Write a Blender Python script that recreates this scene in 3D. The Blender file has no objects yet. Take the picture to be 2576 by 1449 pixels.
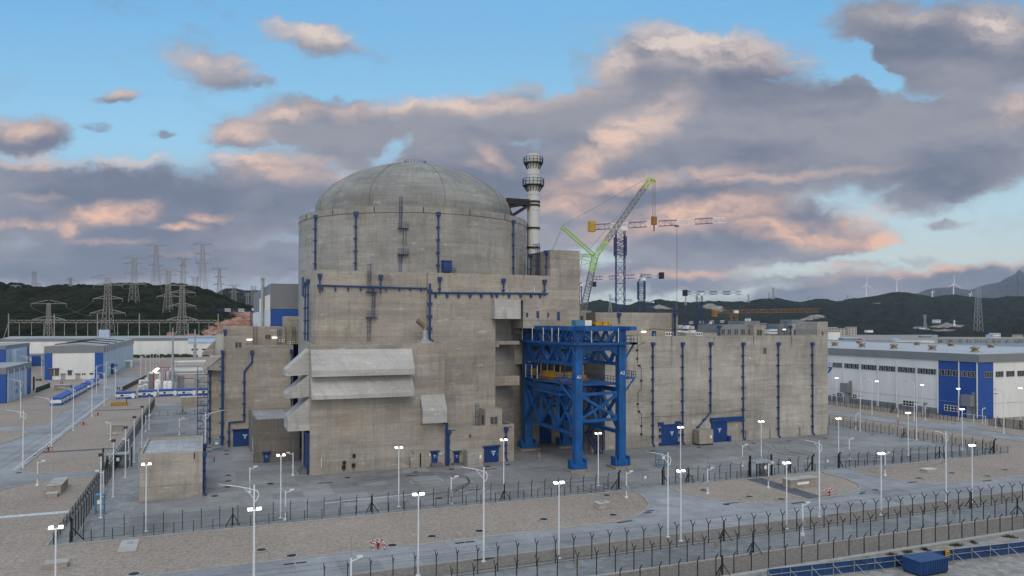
import bpy, bmesh, math, random
import numpy as np
from mathutils import Vector, Matrix, Euler, noise as mnoise
from mathutils.bvhtree import BVHTree
random.seed(7)
S = bpy.context.scene
COL = S.collection
R = math.radians

# ------------------------------------------------------------------ camera
# world axes follow the plant grid: x runs along the building fronts, y runs away from them, z up; metres.
YAW, PITCH, ROLL, CAMH, FPX, PY0 = R(22.1937), 0.0106906, 0.00182534, 30.0, 1875.785, 790.01
cam_d = bpy.data.cameras.new('camera')
cam = bpy.data.objects.new('camera', cam_d); COL.objects.link(cam)
cam.matrix_world = Matrix.Translation((0, 0, CAMH)) @ Matrix.Rotation(-YAW, 4, 'Z') @ Matrix.Rotation(math.pi/2+PITCH, 4, 'X') @ Matrix.Rotation(ROLL, 4, 'Z')
cam_d.sensor_width = 36.0; cam_d.lens = FPX/2576*36.0; cam_d.shift_y = (PY0-724.5)/2576
cam_d.clip_start = 0.5; cam_d.clip_end = 40000
S.camera = cam
S.view_settings.view_transform = 'Standard'; S.view_settings.look = 'None'
EXPO = 0.55
S.view_settings.exposure = EXPO; S.view_settings.gamma = 1

# ------------------------------------------------------------------ node helpers
def lin(r, g, b):
    f = lambda c: (c/255/12.92) if c/255 <= 0.04045 else ((c/255+0.055)/1.055)**2.4
    return (f(r), f(g), f(b), 1)
class NT:
    def __init__(s, tree): s.t = tree; s.n = tree.nodes; s.l = tree.links
    def node(s, typ, **kw):
        n = s.n.new(typ)
        for k, v in kw.items(): setattr(n, k, v)
        return n
    def put(s, sock, v):
        if isinstance(v, bpy.types.NodeSocket): s.l.new(v, sock)
        else: sock.default_value = v
    def m(s, op, a, b=None, c=None, clamp=False):
        n = s.node('ShaderNodeMath', operation=op, use_clamp=clamp); s.put(n.inputs[0], a)
        if b is not None: s.put(n.inputs[1], b)
        if c is not None: s.put(n.inputs[2], c)
        return n.outputs[0]
    def mix(s, f, a, b, blend='MIX'):
        n = s.node('ShaderNodeMix', data_type='RGBA', blend_type=blend); n.clamp_factor = True
        s.put(n.inputs[0], f); s.put(n.inputs[6], a); s.put(n.inputs[7], b); return n.outputs[2]
    def rng(s, v, a, b, c=0.0, d=1.0, smooth=False):
        n = s.node('ShaderNodeMapRange', interpolation_type='SMOOTHSTEP' if smooth else 'LINEAR')
        s.put(n.inputs[0], v); n.inputs[1].default_value = a; n.inputs[2].default_value = b
        n.inputs[3].default_value = c; n.inputs[4].default_value = d; return n.outputs[0]
    def mapping(s, v, loc=(0, 0, 0), rot=(0, 0, 0), sc=(1, 1, 1), typ='POINT'):
        n = s.node('ShaderNodeMapping', vector_type=typ); s.l.new(v, n.inputs[0])
        n.inputs[1].default_value = loc; n.inputs[2].default_value = rot; n.inputs[3].default_value = sc; return n.outputs[0]
    def noise(s, v, scale, detail=4, rough=0.55, dim='3D', dist=0.0, out=0):
        n = s.node('ShaderNodeTexNoise', noise_dimensions=dim); s.l.new(v, n.inputs['Vector'])
        n.inputs['Scale'].default_value = scale; n.inputs['Detail'].default_value = detail
        n.inputs['Roughness'].default_value = rough; n.inputs['Distortion'].default_value = dist
        return n.outputs[out]
    def xyz(s, v):
        n = s.node('ShaderNodeSeparateXYZ'); s.l.new(v, n.inputs[0]); return n.outputs
    def comb(s, x, y, z=0.0):
        n = s.node('ShaderNodeCombineXYZ'); s.put(n.inputs[0], x); s.put(n.inputs[1], y); s.put(n.inputs[2], z); return n.outputs[0]
    def vm(s, op, a, b=None, out=0):
        n = s.node('ShaderNodeVectorMath', operation=op); s.put(n.inputs[0], a)
        if b is not None: s.put(n.inputs[1], b)
        return n.outputs[out]

# ------------------------------------------------------------------ sky and sun
SUN_EL, SUN_AZ = R(40), R(192)      # the sun stands low behind the photographer; azimuth measured clockwise from +y
W = bpy.data.worlds.new('World'); S.world = W; W.use_nodes = True
w = NT(W.node_tree); w.n.clear()
wo = w.node('ShaderNodeOutputWorld'); bg = w.node('ShaderNodeBackground'); w.l.new(bg.outputs[0], wo.inputs[0])
sky = w.node('ShaderNodeTexSky', sky_type='NISHITA'); sky.sun_disc = False
sky.sun_elevation = SUN_EL; sky.sun_rotation = SUN_AZ; sky.altitude = 50; sky.air_density = 1.0; sky.dust_density = 1.2; sky.ozone_density = 1.5
tc = w.node('ShaderNodeTexCoord'); dirv = tc.outputs['Generated']
dx, dy, dz = w.xyz(dirv)
cy_, sy_ = math.cos(YAW), math.sin(YAW)
fx = w.m('SUBTRACT', w.m('MULTIPLY', dx, cy_), w.m('MULTIPLY', dy, sy_))
fy = w.m('ADD', w.m('MULTIPLY', dx, sy_), w.m('MULTIPLY', dy, cy_))
fyc = w.m('MAXIMUM', w.m('ABSOLUTE', fy), 0.12)
front = w.rng(fy, 0.1, 0.3, smooth=True)
# sky plane coordinates: hundredths of the picture's 2576-wide measure, x to the right, y downwards from the picture top
qx = w.m('ADD', 12.88, w.m('MULTIPLY', w.m('DIVIDE', fx, fyc), 18.76))
qy = w.m('SUBTRACT', 8.10, w.m('MULTIPLY', w.m('DIVIDE', dz, fyc), 18.76))
Q = w.comb(qx, qy, 0.0)
wn = w.noise(Q, 0.55, 5, 0.6, '2D', out=1)
wn2 = w.noise(w.mapping(Q, sc=(0.8, 1.6, 1)), 2.1, 4, 0.6, '2D', out=1)
warp = w.vm('ADD', w.vm('MULTIPLY', w.vm('SUBTRACT', wn, (0.5, 0.5, 0.5)), (1.25, .75, 0)), w.vm('MULTIPLY', w.vm('SUBTRACT', wn2, (0.5, 0.5, 0.5)), (0.5, 0.3, 0)))
QW = w.vm('ADD', Q, warp)
def blobs(lst, v, soft=(1.3, 0.35)):
    acc = None; v0 = v
    for (cx, cy, rx, ry, ang, wt) in lst:
        if acc is not None:
            sq = w.node('ShaderNodeVectorMath', operation='MULTIPLY_ADD'); w.l.new(acc, sq.inputs[0]); sq.inputs[1].default_value = (1e-6,)*3; w.l.new(v0, sq.inputs[2]); v = sq.outputs[0]
        mp = w.mapping(v, (cx/100, cy/100, 0), (0, 0, R(ang)), (rx/100, ry/100, 1), 'TEXTURE')
        d = w.rng(w.vm('LENGTH', mp, out=1), soft[0], soft[1], 0.0, wt, True)
        acc = d if acc is None else (w.m('ADD', acc, d) if wt < 0 else w.m('MAXIMUM', acc, d))
    return acc
COVER = [(800,104,135,44,8,.72),(690,68,66,30,20,.6),(535,168,145,52,16,.76),(640,205,60,26,10,.6),(300,234,90,24,-4,.7),(60,345,130,60,5,.85),(250,322,60,16,0,.45),(410,345,34,18,0,.55),
 (200,530,760,140,1,1),(700,470,260,105,0,.95),(620,345,110,52,0,.85),(800,305,230,70,-6,1),(1000,360,330,130,0,1),(1250,300,300,90,-6,1),(1250,480,330,170,0,1),
 (1760,165,330,110,3,1),(1640,330,440,180,-10,1),(1950,330,520,200,0,1),(2330,350,420,150,-6,1),(2450,125,380,150,-8,1),(2230,60,170,80,0,.95),(2480,300,250,120,0,1),(1700,560,500,170,0,1),(2000,580,300,95,10,1),
 (2420,450,260,75,-12,.95),(2380,556,80,18,-6,.6),(2330,650,70,18,0,.5),(1500,690,560,50,0,.85),(1850,712,480,24,-2,.6),(2350,722,620,62,-5,1),(260,660,560,70,0,.9),(640,660,420,60,0,.9),(300,18,110,26,10,.3),(560,20,100,30,10,.22),(1130,600,500,90,0,.9)]
HOLES = [(2120,160,75,36,-35,-1),(2215,190,60,38,25,-1),(2180,130,40,24,0,-.6),(990,385,70,34,-40,-.7),(830,272,50,12,0,-.25),(1500,650,80,26,0,-.6),(2230,640,300,18,-7,-.5),(40,455,60,12,0,-.2),(1400,170,34,60,0,-.7),(1480,620,30,20,0,-.4),(1120,215,260,16,-3,-.2)]
cov = blobs(COVER, QW)
hol = blobs(HOLES, QW, (1.4, .2))
cov = w.m('ADD', cov, hol)
fb = w.noise(w.mapping(QW, rot=(0, 0, R(7)), sc=(0.5, 1.15, 1)), 1.05, 10, 0.61, '2D')
fb2 = w.noise(w.mapping(w.vm('ADD', QW, (0.14, -0.24, 0)), rot=(0, 0, R(7)), sc=(0.5, 1.15, 1)), 1.05, 8, 0.59, '2D')
dens = w.m('ADD', cov, w.m('MULTIPLY', w.m('SUBTRACT', fb, 0.5), 1.15))
alpha = w.rng(dens, 0.06, 0.80, smooth=True)
LIT = [(1740,108,320,58,4,1),(1560,130,110,60,-30,.8),(1990,140,110,36,10,.7),(1560,350,215,50,-36,1),(1650,300,95,40,-30,.9),(1480,415,120,34,-30,.7),(1640,455,290,22,-8,.75),(1440,520,110,30,0,.9),(1900,445,330,14,-4,.5),(1750,540,260,42,-10,1),(1850,500,180,20,-4,.6),(1960,570,170,30,6,.9),
 (2060,596,170,32,6,1),(2170,560,80,44,-20,1),(2235,606,70,36,0,1),(1160,252,330,34,-3,1),(930,265,130,24,-6,.7),(720,282,110,30,-8,.85),(600,335,100,32,0,.8),(640,404,200,20,2,.95),(300,402,400,16,0,.85),(100,408,170,16,0,.7),(270,540,130,30,-8,1),(360,528,60,26,0,1),(170,575,50,30,-50,.8),
 (60,573,110,13,0,.8),(520,545,45,15,0,.85),(470,572,55,10,0,.7),(700,432,150,24,4,.6),(790,85,150,36,8,.9),(690,60,70,26,0,.85),(480,145,100,36,16,.8),(590,165,100,26,12,.75),(290,226,90,18,0,.8),(50,320,120,38,0,.7),(2510,50,120,60,0,.8),(2300,40,140,30,0,.5),
 (2560,260,110,50,-30,.5),(1230,395,60,22,30,.5),(1190,410,50,16,0,.4),(1900,680,520,12,-2,.6),(2400,668,330,15,-6,.7),(880,450,60,20,0,.4),(90,500,60,10,0,.35),(480,640,80,8,0,.35),(250,610,120,9,0,.35)]
lit = blobs(LIT, w.vm('ADD', Q, w.vm('MULTIPLY', warp, (.75, .75, 0))), (1.5, .0))
rel = w.m('MULTIPLY', w.m('SUBTRACT', fb, fb2), 1.7)
edge = w.rng(dens, 0.9, 0.3, 0.0, 0.2, True)
litv = w.m('ADD', w.m('MULTIPLY', lit, w.m('ADD', w.rng(fb, 0.3, 0.62, 0.55, 1.0), rel)), w.m('MULTIPLY', edge, 0.45), clamp=True)
rel2 = w.m('MULTIPLY', rel, .55)
fbl = w.noise(w.mapping(Q, sc=(0.35, 1.0, 1)), 0.5, 4, 0.5, '2D')
K = 1/2**EXPO
def skc(r, g, b): c = lin(r, g, b); return (c[0]*K, c[1]*K, c[2]*K, 1)
dark = w.mix(w.m('ADD', w.rng(fbl, 0.35, 0.65), rel2, clamp=True), skc(113, 123, 144), skc(150, 153, 165))
bright = w.mix(w.rng(qy, 1.0, 6.0), skc(220, 206, 200), skc(240, 194, 168))
cloud = w.mix(litv, dark, bright)
# clear sky: the physical sky, tinted by elevation towards the twilight blue of the photograph
clear = w.mix(1.0, w.mix(1.0, sky.outputs[0], (0.115, 0.115, 0.115, 1), 'MULTIPLY'),
              w.mix(w.rng(dz, 0.02, 0.36), (1.0, 1.0, 1.0, 1), (0.72, 0.88, 1.0, 1)), 'MULTIPLY')
tint = w.mix(w.rng(qy, 0.0, 5.0), skc(118, 184, 231), skc(164, 213, 234))
tint = w.mix(w.rng(qy, 3.6, 6.4), tint, w.mix(w.rng(qx, 8.0, 19.0), skc(140, 154, 180), skc(198, 212, 212)))
clear = w.mix(0.85, clear, tint)
fwd = w.mix(alpha, clear, cloud)
# the half of the sky behind the photographer: broken cloud with the afterglow of the low sun
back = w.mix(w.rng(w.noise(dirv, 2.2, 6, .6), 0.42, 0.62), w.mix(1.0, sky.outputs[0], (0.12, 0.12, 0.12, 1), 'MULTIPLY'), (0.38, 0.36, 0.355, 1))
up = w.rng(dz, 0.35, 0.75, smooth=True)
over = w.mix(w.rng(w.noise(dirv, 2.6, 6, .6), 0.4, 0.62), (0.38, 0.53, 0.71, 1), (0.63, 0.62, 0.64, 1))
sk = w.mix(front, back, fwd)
sk = w.mix(w.rng(w.m('MULTIPLY', fx, -1.0), .62, .92, smooth=True), sk, (.66, .78, .95, 1))  # bright bluish sky glow added left of the view, lights the left-facing walls
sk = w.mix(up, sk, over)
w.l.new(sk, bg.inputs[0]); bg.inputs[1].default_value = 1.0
sd = bpy.data.lights.new('sun', 'SUN'); sun = bpy.data.objects.new('sun', sd); COL.objects.link(sun)
sd.energy = 0.62; sd.angle = R(24); sd.color = (1.0, 0.86, 0.71)
sdir = Vector((math.sin(SUN_AZ)*math.cos(SUN_EL), math.cos(SUN_AZ)*math.cos(SUN_EL), math.sin(SUN_EL)))
sun.rotation_euler = sdir.to_track_quat('Z', 'Y').to_euler(); sun.location = (0, -50, 120)

# ------------------------------------------------------------------ measuring: photograph picture points -> points on real planes
cP, sP, cR, sR = math.cos(PITCH), math.sin(PITCH), math.cos(ROLL), math.sin(ROLL)
def ray(p):
    X, Y = p[0]-1288, PY0-p[1]
    X, Y = cR*X-sR*Y, sR*X+cR*Y
    x, y, z = X, cP*FPX-sP*Y, sP*FPX+cP*Y
    x, y, z = x/y, 1.0, z/y
    return (x*cy_+sy_, -x*sy_+cy_, z)
def G(p, z=0.0):
    r = ray(p); k = (z-CAMH)/r[2]; return Vector((r[0]*k, r[1]*k, z))
def Wb(p, b):
    r = ray(p); k = b/r[1]; return (r[0]*k, CAMH+r[2]*k)
def Wa(p, a):
    r = ray(p); k = a/r[0]; return (r[1]*k, CAMH+r[2]*k)
def At(p, Y):
    r = ray(p); return Vector((r[0]*Y, r[1]*Y, CAMH+r[2]*Y))
def hgt(base, top):
    g = G(base); Y = g.x*sy_+g.y*cy_
    return At(top, Y).z
def cr(ox, oy, s): return lambda x, y: ((ox+x/s)/1.59006, (oy+y/s)/1.59006)
c1 = cr(0,950,2571/1100); c2 = cr(0,1500,1982/1100); c3 = cr(1000,580,2571/1100); c4 = cr(1050,1080,1944/1100); cb = cr(1900,1150,1505/800)
t_ = cr(2000,580,2214/1100); rw = cr(2500,1200,1863/900); rr = cr(3200,1050,1855/896); g4 = cr(2400,1650,1994/900); g5 = cr(3200,1700,2150/896); g6 = cr(1000,1700,2576/1500)
r1 = cr(1100,1050,2536/700); r2 = cr(1100,1350,2536/700); r3 = cr(1100,1650,2536/700); r4 = cr(1700,1650,2536/700); r5 = cr(2450,1250,2537/900); r6 = cr(700,1100,2174/600); r7 = cr(700,1450,2174/600); r8 = cr(3250,1300,2533/846)
x3 = cr(2080,1290,2174/480); x4 = cr(2080,1590,2174/480); x5 = cr(2650,1200,2576/700); x1 = cr(0,1350,2153/520); x2 = cr(440,1380,2174/420)

# ------------------------------------------------------------------ object helpers
def tag(o, label=None, cat=None, group=None, kind=None):
    if label: o['label'] = label
    if cat: o['category'] = cat
    if group: o['group'] = group
    if kind: o['kind'] = kind
    return o
def thing(name, label, cat, loc, group=None):
    o = bpy.data.objects.new(name, None); COL.objects.link(o); o.location = loc; o.empty_display_size = 0.3
    return tag(o, label, cat, group)
def wloc(o):
    v = Vector((0, 0, 0))
    while o is not None: v += o.location; o = o.parent
    return v
class MB:
    def __init__(s): s.v = []; s.f = []; s.mi = []; s.k = 0
    def add(s, vs, fs):
        n = len(s.v); s.v += [tuple(p) for p in vs]; s.f += [tuple(i+n for i in f) for f in fs]; s.mi += [s.k]*len(fs); return s
    def mat(s, k): s.k = k; return s
    def box(s, x0, x1, y0, y1, z0, z1):
        if x0 > x1: x0, x1 = x1, x0
        if y0 > y1: y0, y1 = y1, y0
        if z0 > z1: z0, z1 = z1, z0
        return s.add([(x0,y0,z0),(x1,y0,z0),(x1,y1,z0),(x0,y1,z0),(x0,y0,z1),(x1,y0,z1),(x1,y1,z1),(x0,y1,z1)],
                     [(3,2,1,0),(4,5,6,7),(0,1,5,4),(1,2,6,5),(2,3,7,6),(3,0,4,7)])
    def bar(s, p, q, wd, ht=None, n=4):
        p, q = Vector(p), Vector(q); d = q-p
        if d.length < 1e-6: return s
        d.normalize(); up = Vector((0,0,1)) if abs(d.z) < 0.95 else Vector((0,1,0))
        a = d.cross(up).normalized(); b = a.cross(d).normalized(); ht = wd if ht is None else ht
        if n == 4: o = [a*(wd/2*i)+b*(ht/2*j) for i, j in ((-1,-1),(1,-1),(1,1),(-1,1))]
        else: o = [a*(wd/2*math.cos(2*math.pi*i/n))+b*(ht/2*math.sin(2*math.pi*i/n)) for i in range(n)]
        vs = [p+k for k in o]+[q+k for k in o]
        return s.add(vs, [tuple(range(n))[::-1], tuple(range(n, 2*n))]+[(i, (i+1) % n, n+(i+1) % n, n+i) for i in range(n)])
    def path(s, pts, wd, n=6):
        for a, b in zip(pts, pts[1:]): s.bar(a, b, wd, n=n)
        for a in pts[1:-1]: s.ball(a, wd/2*1.02, 6, 4)
        return s
    def ball(s, c, r, n=8, m=5, sz=1.0):
        return s.lathe([(r*math.sin(math.pi*i/m), c[2]+sz*r*-math.cos(math.pi*i/m)) for i in range(m+1)], (c[0], c[1]), n)
    def lathe(s, prof, c, n=32, a0=0, a1=2*math.pi):
        full = abs(a1-a0-2*math.pi) < 1e-6; k = n if full else n+1; vs = []; fs = []
        for r, z in prof: vs += [(c[0]+r*math.cos(a0+(a1-a0)*i/n), c[1]+r*math.sin(a0+(a1-a0)*i/n), z) for i in range(k)]
        for j in range(len(prof)-1):
            for i in range(n):
                i2 = (i+1) % k; fs.append((j*k+i, j*k+i2, (j+1)*k+i2, (j+1)*k+i))
        return s.add(vs, fs)
    def cyl(s, c, r, z0, z1, n=12): return s.lathe([(0, z0), (r, z0), (r, z1), (0, z1)], c, n)
    def prism(s, poly, z0, z1):
        n = len(poly); vs = [(x, y, z0) for x, y in poly]+[(x, y, z1) for x, y in poly]
        return s.add(vs, [tuple(range(n))[::-1], tuple(range(n, 2*n))]+[(i, (i+1) % n, n+(i+1) % n, n+i) for i in range(n)])
    def sheet(s, poly, z): return s.add([(x, y, z) for x, y in poly], [tuple(range(len(poly)))])
    def extr(s, poly, axis, t0, t1):   # poly in (horizontal, z); axis 'x': horizontal=y, swept along x
        n = len(poly)
        mk = (lambda h, z, t: (t, h, z)) if axis == 'x' else (lambda h, z, t: (h, t, z))
        vs = [mk(h, z, t0) for h, z in poly]+[mk(h, z, t1) for h, z in poly]
        return s.add(vs, [tuple(range(n))[::-1], tuple(range(n, 2*n))]+[(i, (i+1) % n, n+(i+1) % n, n+i) for i in range(n)])
    def mesh(s, name, mats, off=Vector((0,0,0)), smooth=False):
        me = bpy.data.meshes.new(name); o = Vector(off)
        me.from_pydata([(x-o.x, y-o.y, z-o.z) for x, y, z in s.v], [], s.f)
        mats = mats if isinstance(mats, (list, tuple)) else [mats]
        for m in mats: me.materials.append(m)
        if len(mats) > 1: me.polygons.foreach_set('material_index', s.mi)
        bm = bmesh.new(); bm.from_mesh(me); bmesh.ops.recalc_face_normals(bm, faces=bm.faces); bm.to_mesh(me); bm.free()
        if smooth:
            me.polygons.foreach_set('use_smooth', [True]*len(me.polygons)); me.set_sharp_from_angle(angle=R(35))
        me.update(); return me
    def build(s, name, mats, parent=None, smooth=False, org=None):
        off = wloc(parent) if parent is not None else Vector(org or (0,0,0))
        o = bpy.data.objects.new(name, s.mesh(name, mats, off, smooth)); COL.objects.link(o)
        if parent is not None: o.parent = parent
        else: o.location = off
        return o
def inst(src, name, parent, loc, rot=0.0):
    o = bpy.data.objects.new(name, src); COL.objects.link(o); o.parent = parent
    o.location = Vector(loc)-wloc(parent); o.rotation_euler = (0, 0, rot); return o
def dup(root, loc, rot=0.0, label=None, group=None):
    r = root.copy(); COL.objects.link(r); r.location = loc; r.rotation_euler = (0, 0, rot)
    if label: r['label'] = label
    if group: r['group'] = group
    for ch in root.children:
        c = ch.copy(); COL.objects.link(c); c.parent = r
        for g in ch.children:
            d = g.copy(); COL.objects.link(d); d.parent = c
    return r
ORD = ['first', 'second', 'third', 'fourth', 'fifth', 'sixth', 'seventh', 'eighth', 'ninth', 'tenth', 'eleventh', 'twelfth', 'thirteenth', 'fourteenth', 'fifteenth', 'sixteenth', 'seventeenth', 'eighteenth', 'nineteenth', 'twentieth']
def struct(name, mb, m, smooth=False): return tag(mb.build(name, m, smooth=smooth), kind='structure')

# ------------------------------------------------------------------ materials
def newmat(name):
    m = bpy.data.materials.new(name); m.use_nodes = True; t = NT(m.node_tree)
    b = t.n['Principled BSDF']; return m, t, b
def plain(name, col, rough=0.6, metal=0.0, var=0.12, scale=0.7, spec=0.4):
    m, t, b = newmat(name); g = t.node('ShaderNodeNewGeometry')
    n = t.noise(g.outputs['Position'], scale, 5, .6); n2 = t.noise(t.mapping(g.outputs['Position'], sc=(2.5, 2.5, .35)), scale*2, 4, .6)
    f = t.m('ADD', t.m('MULTIPLY', n, .6), t.m('MULTIPLY', n2, .4))
    c = Vector(col[:3]); lo = tuple(max(0, x*(1-var*1.6)) for x in c)+(1,); hi = tuple(min(1, x*(1+var)) for x in c)+(1,)
    t.l.new(t.mix(t.rng(f, .3, .7), lo, hi), b.inputs['Base Color']); b.inputs['Roughness'].default_value = rough; b.inputs['Metallic'].default_value = metal
    b.inputs['Specular IOR Level'].default_value = spec
    return m
def concrete(name, base=(0.362, 0.334, 0.291), cyl=None, lift=2.35, bay=5.4, contrast=1.0, top=False):
    m, t, b = newmat(name); g = t.node('ShaderNodeNewGeometry'); P = g.outputs['Position']; x, y, z = t.xyz(P)
    if cyl:
        h = t.m('MULTIPLY', t.m('ARCTAN2', t.m('SUBTRACT', y, cyl[1]), t.m('SUBTRACT', x, cyl[0])), cyl[2])
    else: h = t.m('ADD', x, y)
    wob = t.m('MULTIPLY', t.m('SUBTRACT', t.noise(P, .35, 3), .5), .35)
    HV = t.comb(h, t.m('ADD', z, wob) if not top else z, 0.0)
    br = t.node('ShaderNodeTexBrick'); t.l.new(HV, br.inputs[0]); br.offset = .37; br.offset_frequency = 2
    for k, v in (('Scale', 1.0), ('Mortar Size', .012), ('Mortar Smooth', .3), ('Bias', 0.0), ('Brick Width', bay), ('Row Height', lift)): br.inputs[k].default_value = v
    br.inputs['Color1'].default_value = (.87, .87, .875, 1); br.inputs['Color2'].default_value = (1.05, 1.05, 1.045, 1); br.inputs['Mortar'].default_value = (.80, .79, .78, 1)
    big = t.noise(P, .07, 6, .62); mid = t.noise(t.comb(t.m('MULTIPLY', h, .11), t.m('MULTIPLY', z, .75), 3.0), 1.0, 7, .66)
    drip = t.noise(t.comb(t.m('MULTIPLY', h, 1.5), t.m('MULTIPLY', z, .10), 7.0), 1.0, 5, .7); fine = t.noise(P, 3.0, 4, .7); board = t.noise(t.comb(t.m('MULTIPLY', h, .08), t.m('MULTIPLY', z, 5.0), 1.0), 1.0, 3, .6)
    v = t.m('ADD', t.m('ADD', t.m('MULTIPLY', big, .34), t.m('MULTIPLY', mid, .22)), t.m('ADD', t.m('MULTIPLY', drip, .14), t.m('ADD', t.m('MULTIPLY', fine, .20), t.m('MULTIPLY', board, .10))))
    lo = tuple(c*(1-.50*contrast) for c in base)+(1,); hi = tuple(min(1, c*(1+.38*contrast)) for c in base)+(1,)
    col = t.mix(t.rng(v, .36, .64), lo, hi)
    b2 = t.node('ShaderNodeTexBrick'); t.l.new(t.vm('ADD', HV, (3.1, 1.3, 0)), b2.inputs[0]); b2.offset = .43; b2.offset_frequency = 2
    for k, v_ in (('Scale', 1.0), ('Mortar Size', .045), ('Mortar Smooth', .6), ('Bias', 0.0), ('Brick Width', bay*2.7), ('Row Height', lift*1.5)): b2.inputs[k].default_value = v_
    b2.inputs['Color1'].default_value = (.84, .835, .83, 1); b2.inputs['Color2'].default_value = (1.07, 1.07, 1.065, 1); b2.inputs['Mortar'].default_value = (.66, .65, .63, 1)
    col = t.mix(.85, col, br.outputs[0], 'MULTIPLY'); col = t.mix(.75*min(1, contrast), col, b2.outputs[0], 'MULTIPLY')
    warm = t.rng(t.noise(P, .11, 5, .6), .52, .68)
    col = t.mix(t.m('MULTIPLY', warm, .38), col, t.mix(1.0, col, (1.10, .97, .80, 1), 'MULTIPLY'))
    # pale efflorescence under pour joints and dark run-off stains, shapes of their own
    eff = t.m('MULTIPLY', t.rng(t.noise(t.comb(t.m('MULTIPLY', h, .3), t.m('MULTIPLY', z, .8), 12.0), 1.0, 7, .7), .585, .68), .52)
    col = t.mix(eff, col, (base[0]*1.75, base[1]*1.7, base[2]*1.65, 1))
    st = t.m('MULTIPLY', t.rng(t.noise(t.comb(t.m('MULTIPLY', h, .55), t.m('MULTIPLY', z, .12), 22.0), 1.0, 6, .62), .55, .69), .42)
    col = t.mix(st, col, (base[0]*.42, base[1]*.41, base[2]*.40, 1))
    bd = t.m('MULTIPLY', t.rng(t.noise(t.comb(t.m('MULTIPLY', h, .055), t.m('MULTIPLY', z, .42), 31.0), 1.0, 8, .66), .53, .66), .36*min(1.0, contrast))
    col = t.mix(bd, col, (base[0]*.52, base[1]*.51, base[2]*.50, 1))
    t.l.new(col, b.inputs['Base Color']); b.inputs['Roughness'].default_value = .88; b.inputs['Specular IOR Level'].default_value = .2
    bp = t.node('ShaderNodeBump'); bp.inputs['Strength'].default_value = .25; bp.inputs['Distance'].default_value = .06; t.l.new(v, bp.inputs['Height']); t.l.new(bp.outputs[0], b.inputs['Normal'])
    return m
def gravel(name, base, sc=2.2):
    m, t, b = newmat(name); g = t.node('ShaderNodeNewGeometry'); P = g.outputs['Position']
    n1 = t.noise(P, .05, 5, .6); n2 = t.noise(P, sc, 3, .8); n3 = t.noise(P, sc*1.6, 5, .75); vo = t.node('ShaderNodeTexVoronoi'); t.l.new(P, vo.inputs['Vector']); vo.inputs['Scale'].default_value = sc*1.7
    v = t.m('ADD', t.m('ADD', t.m('MULTIPLY', n1, .25), t.m('MULTIPLY', n2, .35)), t.m('ADD', t.m('MULTIPLY', n3, .2), t.m('MULTIPLY', t.xyz(vo.outputs['Color'])[0], .2)))
    col = t.mix(t.rng(v, .32, .68), tuple(c*.62 for c in base)+(1,), tuple(c*1.36 for c in base)+(1,))
    t.l.new(col, b.inputs['Base Color']); b.inputs['Roughness'].default_value = .95; b.inputs['Specular IOR Level'].default_value = .1
    bp = t.node('ShaderNodeBump'); bp.inputs['Strength'].default_value = .5; bp.inputs['Distance'].default_value = .08; t.l.new(t.m('ADD', n2, vo.outputs['Distance']), bp.inputs['Height']); t.l.new(bp.outputs[0], b.inputs['Normal'])
    return m
def paving(name, base, sx=5.0, sy=5.0, mortar=.006, var=.16, stain=.5):
    m, t, b = newmat(name); g = t.node('ShaderNodeNewGeometry'); P = g.outputs['Position']
    br = t.node('ShaderNodeTexBrick'); t.l.new(P, br.inputs[0]); br.offset = 0
    for k, v in (('Scale', 1.0), ('Mortar Size', mortar*sx), ('Mortar Smooth', .2), ('Brick Width', sx), ('Row Height', sy)): br.inputs[k].default_value = v
    br.inputs['Color1'].default_value = (1-var, 1-var, 1-var*.95, 1); br.inputs['Color2'].default_value = (1+var*.5, 1+var*.5, 1+var*.5, 1); br.inputs['Mortar'].default_value = (.72, .72, .72, 1)
    n1 = t.noise(P, .045, 7, .62); n2 = t.noise(P, .5, 6, .68); n3 = t.noise(P, 4.0, 3, .7)
    v = t.m('ADD', t.m('ADD', t.m('MULTIPLY', n1, .5), t.m('MULTIPLY', n2, .35)), t.m('MULTIPLY', n3, .15))
    col = t.mix(t.rng(v, .36, .64), tuple(c*.68 for c in base)+(1,), tuple(min(1, c*1.28) for c in base)+(1,))
    col = t.mix(.9, col, br.outputs[0], 'MULTIPLY')
    st = t.m('MULTIPLY', t.rng(t.noise(P, .22, 8, .7, dist=.6), .58, .72), stain)
    col = t.mix(st, col, tuple(c*.5 for c in base)+(1,))
    t.l.new(col, b.inputs['Base Color']); b.inputs['Roughness'].default_value = .85; b.inputs['Specular IOR Level'].default_value = .25
    return m
def emis(name, col, st):
    m, t, b = newmat(name); b.inputs['Base Color'].default_value = (.8, .8, .8, 1); b.inputs['Emission Color'].default_value = col; b.inputs['Emission Strength'].default_value = st; return m
def clad(name, col, rib=0.9, axis='h', var=.06):   # ribbed sheet-metal cladding
    m, t, b = newmat(name); g = t.node('ShaderNodeNewGeometry'); P = g.outputs['Position']; x, y, z = t.xyz(P)
    h = t.m('ADD', x, y) if axis == 'h' else x
    wv = t.m('PINGPONG', h, rib); seam = t.rng(wv, 0.0, .08, .86, 1.0)
    n = t.noise(t.mapping(P, sc=(.5, .5, .1)), .5, 5, .6)
    c = t.mix(t.rng(n, .3, .7), tuple(k*(1-var*1.5) for k in col[:3])+(1,), tuple(min(1, k*(1+var)) for k in col[:3])+(1,))
    t.l.new(t.mix(1.0, c, t.comb(seam, seam, seam), 'MULTIPLY'), b.inputs['Base Color']); b.inputs['Roughness'].default_value = .5; b.inputs['Specular IOR Level'].default_value = .4
    return m
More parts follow.
